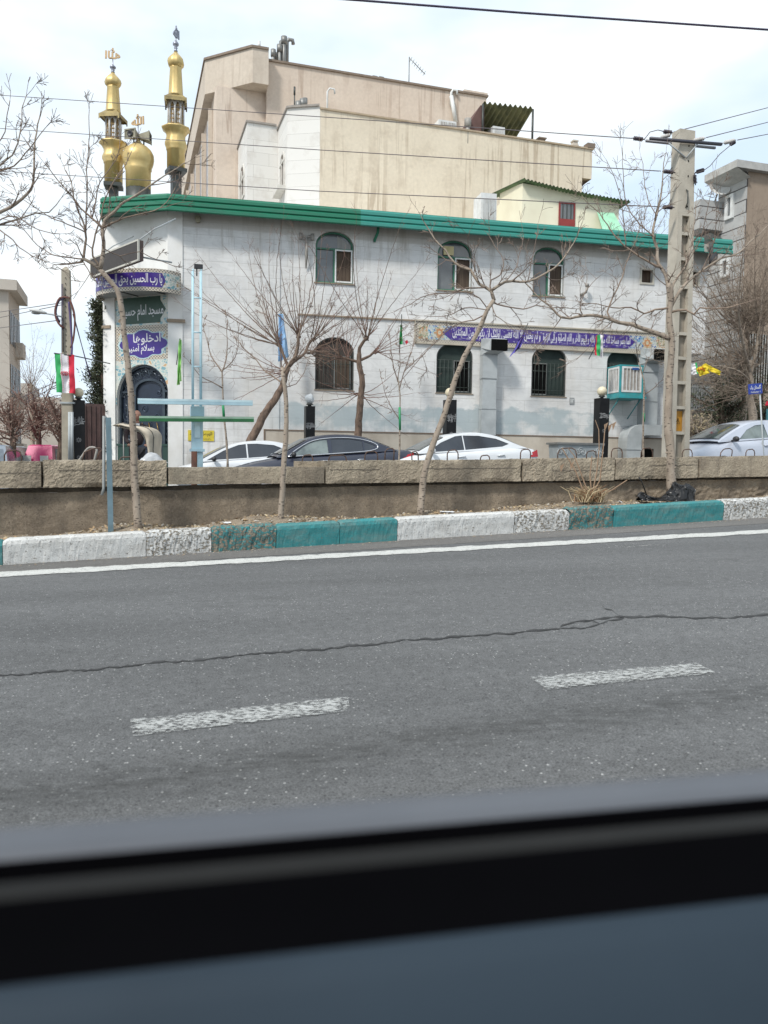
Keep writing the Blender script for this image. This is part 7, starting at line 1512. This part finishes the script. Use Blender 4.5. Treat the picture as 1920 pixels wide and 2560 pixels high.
# dark sedan: tail at px 1023, px 560..; length along U
loc, u_ = place_car(800, 21.2)
D_L = 4.98
dark_top = [(-2.49, .62), (-2.38, .74), (-1.6, .90), (-1.05, .985), (-.6, 1.0), (1.3, 1.03), (1.75, 1.06), (2.2, 1.075), (2.42, 1.05), (2.49, .86)]
dark_gh = [(-1.28, .99), (-.95, 1.15), (-.35, 1.43), (.1, 1.505), (.6, 1.51), (1.05, 1.455), (1.5, 1.28), (2.0, 1.07)]
gl1 = [(-.88, 1.035), (.10, 1.06), (.10, 1.43), (-.10, 1.425), (-.45, 1.33)]; gl2 = [(.20, 1.062), (1.05, 1.10), (1.05, 1.36), (.72, 1.425), (.20, 1.44)]; gl3 = [(1.09, 1.102), (1.24, 1.12), (1.40, 1.215), (1.3, 1.27), (1.09, 1.35)]
car('dark navy sedan with chrome window trim passing the mosque', loc, RZ, D_L, 1.86, dark_top, 0, dark_gh, [('front', gl1, M_clear), ('rear', gl2, M_tint), ('quarter', gl3, M_tint)], P_navy, tint=False, chrome=[(-.98, 1.01), (.15, 1.045), (1.24, 1.095), (1.46, 1.215), (1.2, 1.36), (.72, 1.45), (.1, 1.455), (-.35, 1.38), (-.75, 1.18)], lights=[(2.14, .84, 2.47, 1.0)])
# white sedan at the right
loc, u_ = place_car(1150, 21.0)
wt = [(-2.32, .6), (-2.2, .74), (-1.4, .90), (-1.0, .96), (-.5, .975), (1.4, 1.03), (1.9, 1.02), (2.2, .98), (2.32, .8)]
wg = [(-1.35, .955), (-.95, 1.14), (-.35, 1.38), (.2, 1.455), (.7, 1.44), (1.2, 1.32), (1.7, 1.10), (1.95, 1.01)]
car('white sedan with dark tinted windows behind the slanted tree', loc - U * .2, RZ, 4.64, 1.78, wt, 0, wg, [('front', [(-1.05, .985), (.05, 1.02), (.05, 1.415), (-.15, 1.40), (-.6, 1.24)], M_tint), ('rear', [(.08, 1.02), (1.2, 1.075), (1.42, 1.145), (1.05, 1.30), (.55, 1.395), (.08, 1.415)], M_tint)], P_white, lights=[(2.05, .76, 2.31, .96)], mirror=P_white)
# white hatch behind the dark sedan
loc, u_ = place_car(640, 24.15)
car('white car with dark windows parked behind the dark sedan', loc - U * .2, RZ, 4.4, 1.76, [(-2.2, .6), (-2.05, .78), (-1.3, .93), (-.8, .96), (1.4, 1.02), (1.9, .98), (2.2, .8)], 0, [(-1.5, .93), (-1.1, 1.13), (-.5, 1.37), (.1, 1.45), (.6, 1.44), (1.15, 1.32), (1.7, 1.02)], [('front', [(-1.28, .97), (-.12, 1.0), (-.12, 1.405), (-.34, 1.38), (-.78, 1.23)], M_tint), ('rear', [(-.08, 1.0), (1.05, 1.04), (1.22, 1.13), (.7, 1.35), (.2, 1.405), (-.08, 1.405)], M_tint)], P_white)
# silver hatchback at the right edge
loc, u_ = place_car(1900, 17.6)
st = [(-1.95, .58), (-1.8, .78), (-1.3, .92), (-.85, .99), (-.4, 1.0), (1.2, 1.04), (1.75, 1.02), (1.95, .8)]
sg_ = [(-1.28, .97), (-.8, 1.2), (-.2, 1.42), (.35, 1.475), (.9, 1.455), (1.35, 1.37), (1.72, 1.06)]
car('silver hatchback with black wing mirror at the right edge', loc - U * .68, RZ, 3.9, 1.66, st, 0, sg_, [('front', [(-.62, 1.03), (.32, 1.05), (.28, 1.40), (.0, 1.38), (-.3, 1.27)], M_clear), ('rear', [(.44, 1.055), (1.2, 1.09), (1.28, 1.18), (1.1, 1.36), (.44, 1.41)], M_clear)], P_silver, tint=False)
# grey van and pink pickup at the left
M_vanglass = mat('blue_grey_glass', (.16, .19, .22), .15)
def boxy(label, p, rz, w, L, h, cab, P_, pink=False):
    o = thing('parked_van' if not pink else 'pickup_truck', label, 'van' if not pink else 'pickup truck', M=Matrix.Translation(p) @ Matrix.Rotation(rz, 4, 'Z')); hw = w / 2
    mb = MB(); mb.hexa([(-hw, 0, .3), (hw, 0, .3), (hw, L, .3), (-hw, L, .3)], [(-hw, -.02, h * .58), (hw, -.02, h * .58), (hw, L, h * .58), (-hw, L, h * .58)]); mb.build('body', P_, o)
    i = .09; mb = MB(); mb.hexa([(-hw, 0, h * .58), (hw, 0, h * .58), (hw, cab, h * .58), (-hw, cab, h * .58)], [(-hw + i * 1.6, i * 3, h - .04), (hw - i * 1.6, i * 3, h - .04), (hw - i * 1.6, cab - i, h - .04), (-hw + i * 1.6, cab - i, h - .04)]); mb.hexa([(-hw + i * 1.6, i * 3, h - .038), (hw - i * 1.6, i * 3, h - .038), (hw - i * 1.6, cab - i, h - .038), (-hw + i * 1.6, cab - i, h - .038)], [(-hw + i * 2.6, i * 4, h), (hw - i * 2.6, i * 4, h), (hw - i * 2.6, cab - i * 2, h), (-hw + i * 2.6, cab - i * 2, h)]); mb.build('cab', P_, o)
    a = h * .60; b = h - .14; f = lambda z, e=0: i * 3 * (z - h * .58) / (h - .04 - h * .58) - .006
    g = lambda z: hw - i * 1.6 * (z - h * .58) / (h - .04 - h * .58)
    mb = MB(); mb.add([(-g(a) + .08, f(a), a), (g(a) - .08, f(a), a), (g(b) - .08, f(b), b), (-g(b) + .08, f(b), b)], [(0, 1, 2, 3)]); (None if pink else mb.build('windscreen', M_vanglass, o))
    for s in (-1, 1): mb = MB(); mb.add([(s * (g(a) + .006), .25, a), (s * (g(a) + .006), cab - .25, a), (s * (g(b) + .006), cab - .35, b), (s * (g(b) + .006), .45, b)], [(0, 1, 2, 3)]); mb.build('side_window', M_vanglass, o)
    for s in (-1, 1):
        for y in (.8, L - .8): MB().lathe([(.05, -.1), (.32, -.09), (.33, .09), (.05, .1)], n=20).xf(Matrix.Translation((s * (hw - .1), y, .33)) @ Matrix.Rotation(R(90), 4, 'Y')).build('wheel', M_tyre, o)
    if pink:
        for x in (-.5, .12): MB().box(x, x + .3, f(a) - .02, f(a) - .008, a + .02, a + .3).build('white_sticker', M_wht, o)
    return o
p = at_y(-52, 1150, 26); boxy('blue grey van roof showing above the wall at the left edge', Vector((p.x, p.y, far_z(uv(p)[0]))), R(12), 1.75, 4.4, at_y(20, 1113, 27).z - far_z(uv(p)[0]), 3.4, paint('blue_grey_paint', (.20, .24, .29)))
p = at_y(92, 1150, 28.5); boxy('bright pink pickup cab left of the leaning concrete pole', Vector((p.x, p.y, far_z(uv(p)[0]))), R(-2), 1.15, 3.9, at_y(95, 1112, 29).z - far_z(uv(p)[0]), 1.5, paint('pink_paint', (.60, .03, .17)), True)

# ================================================================== FLAGS AND CLOTH
def cloth(name, label, cat, quad, Y, stripes, fold=.06, nf=5, seed=0, pole=None, emblem=None, nx=28, ny=40, vertical=True, group=None):
    """quad: pixel corners tl,tr,br,bl; stripes: list of (material, f0, f1) across (vertical) or down"""
    c = [at_y(x, y, Y) for x, y in quad]; base = c[0].copy(); o = thing(name, label, cat, loc=base, group=group)
    def P(a, b):
        p = (c[0] * (1 - a) + c[1] * a) * (1 - b) + (c[3] * (1 - a) + c[2] * a) * b; w = fold * (.25 + .75 * b)
        return p - base + Vector((nval((a * 3, b * 2, seed), 1) * fold * .4, w * math.sin(a * nf * 6.28 + 2 * b + seed) + nval((a * 4, b * 5, seed), 1) * fold, nval((b * 3, a * 2, seed), 1) * fold * .25))
    for m, f0, f1 in stripes:
        mb = MB(); mb.grid((lambda a, b: P(f0 + (f1 - f0) * a, b)) if vertical else (lambda a, b: P(a, f0 + (f1 - f0) * b)), nx, ny); mb.build('flag_cloth' if 'flag' in name else 'cloth', m, o)
    if emblem: emblem(o, P)
    if pole:
        pts = [at_y(x, y, Y + dy) - base for x, y, dy in pole]; MB().tube(pts, .016, 6).build('flag_staff', M_winblk, o)
    return o
def fab(n, c): return mat(n, c, .85, c2=tuple(x * .82 for x in c), scale=3)
C_g, C_w, C_r = fab('green_cloth', (.03, .33, .10)), fab('white_cloth', (.72, .70, .72)), fab('red_cloth', (.52, .02, .045))
def iran_emblem(o, P):
    mb = MB()
    for s in (-1, 1):
        for r in (.065, .11): mb.tube([P(.5 + s * r * math.sin(q) * 1.5, .5 - .10 * r / .11 * math.cos(q) * .55) + Vector((0, -.02, 0)) for q in [i * math.pi / 10 for i in range(1, 10)]], .009, 4)
    mb.tube([P(.5, .44) + Vector((0, -.02, 0)), P(.5, .555) + Vector((0, -.02, 0))], .012, 4); mb.build('red_emblem', C_r, o)
    mb = MB()
    for f in (.335, .655):
        for i in range(22): a = P(f, (i + .2) / 22) + Vector((0, -.015, 0)); mb.add([a, a + Vector((.025, 0, 0)), a + Vector((.025, 0, .03)), a + Vector((0, 0, .03))], [(0, 1, 2, 3)])
    mb.build('edge_script', fab('pink_script', (.5, .3, .32)), o)
cloth('iranian_flag', 'large green white red flag hanging from a slanted staff at the left pole', 'flag', [(136, 884), (186, 887), (188, 984), (141, 981)], 22.7, [(C_g, 0, .31), (C_w, .31, .70), (C_r, .70, 1)], .05, 1.6, 1, [(135, 883, 0), (188, 890, 0), (275, 909, 3.6)], iran_emblem)
cloth('cloth_banner', 'bright green cloth banner hanging on the right portal pilaster', 'banner', [(448, 848), (454, 850), (453, 952), (443, 966)], 26.5, [(fab('lime_cloth', (.36, .70, .22)), 0, 1)], .10, 1.5, 2, [(450, 846, .1), (441, 912, .3)], nx=14)
cloth('cloth_banner', 'narrow light blue cloth banner hanging among the red twigs', 'banner', [(695, 785), (708, 785), (722, 892), (696, 905)], 27.0, [(fab('light_blue_cloth', (.28, .46, .68)), 0, 1)], .09, 1.4, 3, [(704, 782, .1), (704, 800, .5)], nx=16)
cloth('iranian_flag', 'small furled green white red flag left of the tile band', 'flag', [(1000, 812), (1008, 812), (1012, 862), (998, 860)], 27.6, [(C_g, 0, .62), (C_w, .62, 1)], .09, 1.2, 4, [(1004, 786, 0), (1004, 812, 0), (998, 882, .3)], None, 12, 20)
cloth('flag_tail', 'small red tip of the furled flag left of the tile band', 'flag', [(1012, 853), (1018, 850), (1021, 856), (1015, 862)], 27.5, [(C_r, 0, 1)], .03, 1, 5, nx=6, ny=6)
cloth('cloth_flag', 'purple flag with red marks hanging over the tile band', 'flag', [(1305, 838), (1313, 832), (1301, 868), (1274, 893)], 28.5, [(fab('purple_cloth', (.12, .10, .42)), 0, .45), (fab('mauve_cloth', (.28, .16, .42)), .45, .7), (fab('purple_cloth', (.12, .10, .42)), .7, 1)], .09, 1.5, 6, [(1320, 808, .1), (1305, 842, .1)])
cloth('iranian_flag', 'green white red flag hanging left of the cooler', 'flag', [(1490, 838), (1509, 836), (1508, 893), (1488, 888)], 29.0, [(C_r, 0, .18), (C_g, .18, .58), (C_w, .58, 1)], .07, 1.0, 7, [(1510, 826, .1), (1472, 898, .7)], None, 16, 20)
cloth('iranian_flag', 'half hidden red and white flag beside the concrete power pole', 'flag', [(1714, 912), (1742, 906), (1744, 935), (1718, 941)], 24.5, [(C_r, 0, .3), (C_w, .3, .85), (C_g, .85, 1)], .05, 1.2, 8)
C_y = fab('yellow_cloth', (.72, .55, .03))
def yel_emb(o, P):
    mb = MB(); rr = random.Random(4)
    for i in range(9): a, b = rr.uniform(.08, .6), rr.uniform(.12, .75); mb.tube([P(a, b) + Vector((0, -.03, 0)), P(a + rr.uniform(-.1, .12), b + rr.uniform(-.15, .15)) + Vector((0, -.03, 0)), P(a + rr.uniform(-.1, .1), b + rr.uniform(-.1, .2)) + Vector((0, -.03, 0))], .016, 4)
    mb.build('orange_marks', fab('orange_mark', (.62, .14, .02)), o)
cloth('cloth_flag', 'wind blown yellow flag with orange marks right of the power pole', 'flag', [(1740, 922), (1765, 908), (1775, 932), (1748, 941)], 23.5, [(C_y, 0, 1)], .05, 1.3, 9, None, yel_emb, 20, 14); 
cloth('flag_streamer', 'trailing end of the yellow flag twisting to the right', 'flag', [(1765, 909), (1803, 928), (1800, 938), (1773, 928)], 23.5, [(C_y, 0, 1)], .05, 1.6, 10, None, None, 20, 10)
# blue street sign and blue post at the right edge
p = at_y(1888, 972, 20.6); o = thing('street_sign', 'tilted blue street sign with white Persian writing among the twigs', 'street sign', M=Matrix.Translation(p) @ Matrix.Rotation(R(8), 4, 'Z') @ Matrix.Rotation(R(-6), 4, 'Y')); MB().box(-.19, .19, -.01, .01, -.13, .13).build('plate', mat('sign_blue', (.02, .05, .30), .45), o)
mb = MB(); text_in(mb, 'گلستان یک', -.15, .15, -.03, .1, -.01, .004, .01); text_in(mb, 'Golestan 1', -.13, .13, -.1, -.055, -.01, .004, 0, ar=False); mb.build('lettering', M_wht, o)
MB().tube([(.14, .03, .1), (.16, .03, -2.9)], .02, 6).build('sign_post', M_galv, o)
p = on_v(1916, 1150, 20.5); o = thing('blue_post', 'teal blue post with a red top at the right edge above the silver car', 'post', loc=p); MB().box(-.05, .2, -.05, .05, -1, at_y(1916, 1022, p.y).z - p.z).build('post_shaft', mat('teal_post', (.06, .20, .24), .5), o)
zz_ = at_y(1916, 1003, p.y).z - p.z; MB().hexa([(-.09, -.06, zz_ - .13), (.25, -.06, zz_ - .19), (.25, .06, zz_ - .19), (-.09, .06, zz_ - .13)], [(-.05, -.06, zz_), (.25, -.06, zz_ + .05), (.25, .06, zz_ + .05), (-.05, .06, zz_)]).build('red_top', C_r, o)

# ================================================================== PEOPLE AND STREET FURNITURE NEAR THE PORTAL
def skin_body(name, joints, edges, m, parent, sub=2):
    me = bpy.data.meshes.new(name); me.from_pydata([j[0] for j in joints], edges, []); o = bpy.data.objects.new(name, me); C.objects.link(o); o.parent = parent
    md = o.modifiers.new('skin', 'SKIN'); md.use_smooth_shade = True
    for v_, j in zip(me.skin_vertices[0].data, joints): v_.radius = (j[1], j[2])
    me.skin_vertices[0].data[0].use_root = True; s = o.modifiers.new('sub', 'SUBSURF'); s.levels = s.render_levels = sub; me.materials.append(m); return o
pp_ = at_y(343, 1150, 25.0); zg = far_z(uv(pp_)[0]) + .14; hz = at_y(345, 1027, 25.0).z; kx = (hz - zg) / 1.74
o = thing('person', 'bald man in dark clothes standing before the blue door, looking down', 'person', M=Matrix.Translation((pp_.x, pp_.y, zg)) @ Matrix.Rotation(R(20), 4, 'Z') @ Matrix.Scale(kx, 4))
M_skin = mat('skin', (.36, .19, .13), .6, c2=(.32, .16, .11)); M_coat = mat('dark_brown_coat', (.035, .022, .022), .85, c2=(.05, .032, .03)); M_shirt = mat('white_shirt', (.6, .6, .6), .8); M_trs = mat('dark_trousers', (.03, .03, .035), .85)
J = [((0, 0, .95), .16, .12), ((0, 0, 1.18), .155, .11), ((0, -.01, 1.38), .17, .11), ((0, 0, 1.46), .09, .08), ((-.19, 0, 1.40), .075, .07), ((.19, 0, 1.40), .075, .07), ((-.25, -.04, 1.13), .05, .05), ((.25, -.04, 1.13), .05, .05), ((-.19, -.26, 1.02), .04, .04), ((.18, -.26, 1.02), .04, .04)]
skin_body('jacket', J, [(0, 1), (1, 2), (2, 3), (2, 4), (2, 5), (4, 6), (6, 8), (5, 7), (7, 9)], M_coat, o)
J = [((0, 0, .93), .15, .11), ((-.1, 0, .86), .09, .09), ((.1, 0, .86), .09, .09), ((-.11, -.01, .48), .06, .06), ((.11, -.01, .48), .06, .06), ((-.12, .02, .09), .045, .045), ((.12, .02, .09), .045, .045), ((-.13, -.13, .04), .04, .035), ((.13, -.13, .04), .04, .035)]
skin_body('trousers', J, [(0, 1), (0, 2), (1, 3), (2, 4), (3, 5), (4, 6), (5, 7), (6, 8)], M_trs, o)
mb = MB(); n_ = len(mb.v); mb.sphere((0, -.045, 1.63), .105, 20, (.78, .95, 1.12)); mb.tube([(0, 0, 1.42), (0, -.02, 1.56)], .052, 12)
mb.sphere((0, -.15, 1.61), .018, 8, (.8, 1.3, 1.2)); mb.sphere((-.083, -.035, 1.62), .025, 8, (.4, .8, 1.2)); mb.sphere((.083, -.035, 1.62), .025, 8, (.4, .8, 1.2)); hd = mb.build('head', M_skin, o)
mb = MB()
for s in (-1, 1): mb.sphere((s * .033, -.136, 1.645), .010, 8)
mb.build('eyes', M_blk, hd); mb = MB(); mb.tube([(-.03, -.138, 1.567), (0, -.145, 1.565), (.03, -.138, 1.567)], .006, 5); mb.build('mouth', mat('lips', (.25, .09, .08), .6), hd)
mb = MB(); mb.grid(lambda a, b: (.088 * math.sin(R(-105 + 210 * a)) * (1 - .04 * b), -.04 + .103 * math.cos(R(-105 + 210 * a)), 1.60 + .06 * b), 14, 3); mb.build('grey_hair', mat('grey_hair', (.22, .2, .19), .9), hd)
mb = MB(); mb.hexa([(-.045, -.125, 1.28), (.045, -.125, 1.28), (.045, -.1, 1.28), (-.045, -.1, 1.28)], [(-.05, -.105, 1.46), (.05, -.105, 1.46), (.05, -.07, 1.46), (-.05, -.07, 1.46)]); mb.build('shirt_front', M_shirt, o)
for s in (-1, 1):
    mb = MB(); b = Vector((s * .185, -.29, 1.005)); mb.sphere(tuple(b + Vector((0, -.03, -.02))), .04, 10, (.8, 1.2, .55))
    for k in range(4): q = b + Vector((s * (-.027 + .018 * k), -.06, -.02)); L_ = (.055, .065, .062, .05)[k]; mb.tube([q, q + Vector((0, -L_ * .6, -.012)), q + Vector((0, -L_ * .8, -.04))], [.009, .008, .006], 6)
    q = b + Vector((-s * .03, -.02, -.01)); mb.tube([q, q + Vector((-s * .022, -.03, -.012)), q + Vector((-s * .018, -.05, -.03))], [.011, .009, .007], 6); mb.build('hand', M_skin, o)
# beige cloth cover over a frame
Yc = 22.6; pc = at_y(330, 1150, Yc); zg = far_z(uv(pc)[0]); o = thing('cloth_cover', 'beige cloth windbreak draped over a hooped frame before the blue door', 'cloth cover', loc=(pc.x, pc.y, 0)); M_beige = mat('beige_canvas', (.48, .42, .33), .85, c2=(.38, .33, .26), scale=3); q = lambda x, y: Vector((at_y(x, y, Yc).x - pc.x, 0, at_y(x, y, Yc).z))
up = smooth_path([q(*p) for p in ((287, 1063), (303, 1057), (325, 1060), (345, 1063), (368, 1068), (380, 1075), (387, 1086), (387, 1105), (386, 1125), (387, 1148))], .05); dn = smooth_path([q(*p) for p in ((289, 1066), (310, 1071), (330, 1075), (344, 1079), (354, 1086), (361, 1098), (366, 1112), (369, 1125), (371, 1138), (372, 1150))], .05)
def cf(a, b):
    i = a * (len(up) - 1); j = a * (len(dn) - 1); i0, j0 = int(i), int(j); P1 = up[i0].lerp(up[min(i0 + 1, len(up) - 1)], i - i0); P2 = dn[j0].lerp(dn[min(j0 + 1, len(dn) - 1)], j - j0); p = P1.lerp(P2, b); return p + Vector((0, -.22 * math.sin(math.pi * b) + nval((a * 6, b * 3, 0), 1, 3) * .05, nval((a * 8, b * 2, 1), 1) * .02))
mb = MB(); mb.grid(cf, 50, 10); mb.grid(lambda a, b: cf(a, 0) + Vector((0, .7 * b, -.03 * math.sin(b * 3))), 50, 4); mb.build('canvas', M_beige, o)
mb = MB(); mb.tube([cf(i / 12, .06) + Vector((0, -.03, 0)) for i in range(13)], .012, 5); mb.tube([cf(.12 + i / 12 * .6, .8) + Vector((0, -.03, 0)) for i in range(13)], .012, 5); mb.tube([cf(.02, .9) + Vector((0, -.02, 0)), cf(.16, .1) + Vector((0, -.02, 0)), cf(.2, .9) + Vector((0, -.02, 0))], .01, 5); mb.build('dark_piping', M_winblk, o)
mb = MB(); mb.tube([q(291, 1064) + Vector((0, .3, 0)), q(330, 1064) + Vector((0, .35, 0)), q(380, 1078) + Vector((0, .35, 0)), (q(380, 1078).x, .35, zg)], .02, 6); mb.tube([q(300, 1064) + Vector((0, .3, 0)), (q(300, 1064).x, .3, zg)], .02, 6); mb.build('frame_hoop', M_metal, o)
# translucent bag at its foot
p = at_y(383, 1146, 21.8); mb = MB(); mb.grid(lambda a, b: Vector(((a - .5) * .75, (b - .5) * .4, (.32 - .1 * a) * math.sin(math.pi * min(1, a * 1.05)) * math.sin(math.pi * b) ** .5 + nval((a * 5, b * 5, 0), 1) * .06)), 16, 10, False); b_ = mb.build('plastic_bag', mat('cloudy_plastic', (.42, .43, .44), .3)); zb_ = far_z(uv(p)[0]); b_.location = (p.x, p.y, p.z - .12); tag(b_, 'crumpled clear plastic bag by the portal just above the wall', 'plastic bag')
# grey metal bench / trough
p0 = on_v(1380, 1130, 23.8); F_ = Frame(p0, U); a = 0; b = F_.p(1495, 1120)[0]; zt = F_.p(1440, 1109)[1]; zg = far_z(uv(p0)[0]); o = thing('metal_planter', 'grey metal planter box with scroll ornaments left of the black pillar', 'planter', M=F_.M)
mb = MB(); mb.hexa([(.12, -.28, zg), (b - .12, -.28, zg), (b - .12, .28, zg), (.12, .28, zg)], [(.05, -.33, zt - .05), (b - .05, -.33, zt - .05), (b - .05, .33, zt - .05), (.05, .33, zt - .05)]); mb.build('trough', mat('painted_grey_metal', (.34, .37, .38), .5, .2, c2=(.27, .3, .31)), o)
MB().box(-.02, b + .02, -.38, .38, zt - .048, zt + .02).build('rim_slab', M_metal, o); mb = MB()
for cx in (.2, b / 2, b - .2):
    for k in range(3): scroll(mb, cx + (-.1 + .1 * k), zt - .3 + .07 * (k % 2), .1, 1.5, 1 if k % 2 else -1, y=-.345, th=.012, ph=k)
mb.build('scrollwork', mat('pale_scroll', (.5, .52, .52), .5), o)
# bent pipe rack and low white kerb by the portal
mb = MB(); P_ = [at_y(x, y, 15.0) for x, y in ((197, 1152), (207, 1138), (215, 1126), (224, 1119), (236, 1119), (242, 1124), (240, 1135), (236, 1152))]; o0 = P_[0].copy(); mb.tube(smooth_path([p - o0 for p in P_], .04), .022, 8); ob = mb.build('bent_pipe', mat('dirty_white_pipe', (.32, .3, .27), .6)); ob.location = o0; tag(ob, 'thick bent pale pipe loop standing on the wall left of the grey blue post', 'pipe')
p = on_v(258, 1150, 26); o = thing('brown_gate', 'dark brown sheet metal gate between black pillar and portal', 'gate', M=Frame(p, U).M); F_ = Frame(p, U); a = F_.p(214, 1100)[0]; b = F_.p(262, 1100)[0]; mb = MB(); zt = F_.p(240, 1010)[1]; mb.box(a, b, 0, .05, 0, zt); mb.build('gate_panel', mat('brown_gate_paint', (.09, .05, .045), .7, c2=(.06, .035, .03)), o); mb = MB()
for i in range(5): x = a + (b - a) * i / 4; mb.box(x - .02, x + .02, -.03, -.003, .3, zt - .05)
mb.build('gate_rib', mat('brown_gate_paint', (.09, .05, .045), .7), o)
# railings at the right below the trees
p = on_v(1722, 1150, 26.5); F_ = Frame(p, U); b = F_.p(1800, 1100)[0]; z0, z1 = F_.p(1730, 1022)[1], F_.p(1730, 968)[1]; o = thing('iron_fence', 'pale iron railing behind the twigs right of the power pole', 'fence', M=F_.M); mb = MB(); mb.box(0, b, -.02, .02, z0 - .04, z0); mb.box(0, b, -.02, .02, z1, z1 + .04); mb.build('fence_rails', mat('grey_iron', (.25, .25, .24), .6), o); mb = MB()
for i in range(13): x = b * (i + .3) / 13; mb.box(x, x + .03, -.015, .015, z0, z1 + .12)
mb.build('fence_bars', mat('grey_iron', (.25, .25, .24), .6), o)
MB().box(-.3, b + 9, .1, .35, .5, z0 - .05).build('fence_base', mat('rough_base_wall', (.24, .20, .16), .9, c2=(.18, .15, .12)), o)

# ================================================================== THE CAR DOOR IN THE FOREGROUND
S_dir = Vector((math.cos(R(12.3)), math.sin(R(12.3)), 0)); S_n = Vector((-S_dir.y, S_dir.x, 0)); cd = math.cos(R(12.3))
door_ = thing('car_door', 'blurred blue grey car door with black window seal filling the bottom', 'car door', loc=(0, 0, 0))
def sill(name, prof, m, wob=0.0):
    """prof (distance, drop below the lens); lofted along the door"""
    vs = []; n = 24
    for i in range(n + 1):
        s_ = -2.2 + 4.4 * i / n
        for d, h in prof: p = S_n * (d * cd) + S_dir * s_; vs.append((p.x, p.y, H - h - .006 * s_ * s_ * .15))
    m_ = len(prof); mb = MB(); mb.add(vs, [(i * m_ + j, (i + 1) * m_ + j, (i + 1) * m_ + j + 1, i * m_ + j + 1) for i in range(n) for j in range(m_ - 1)], True); return mb.build(name, m, door_)
M_sill = mat('grey_painted_sill', (.098, .105, .118), .5, c2=(.08, .086, .098), scale=2, spec=.25); M_seal = mat('black_rubber_seal', (.0022, .0022, .0028), .9, spec=.02); M_trim = mat('dark_grey_trim', (.016, .016, .0155), .6, spec=.1); M_panel = mat('blue_grey_door_panel', (.024, .036, .049), .65, c2=(.017, .026, .036), scale=1.5, spec=.15)
sill('outer_sill', [(.60, 1.0), (.575, .5), (.555, .30), (.545, .245), (.534, .229), (.519, .2225), (.4885, .2225), (.485, .227)], M_sill)
sill('window_seal', [(.485, .227), (.481, .262), (.462, .270), (.448, .262), (.444, .226), (.441, .2178)], M_seal)
sill('trim_lip', [(.441, .2178), (.437, .2163), (.429, .2166), (.425, .219)], M_trim)
sill('inner_seal', [(.425, .219), (.420, .23), (.411, .250), (.408, .2525)], M_seal)
sill('door_panel', [(.408, .2525), (.402, .2545), (.392, .264), (.378, .290), (.360, .335), (.350, .42), (.345, 1.0)], M_panel)
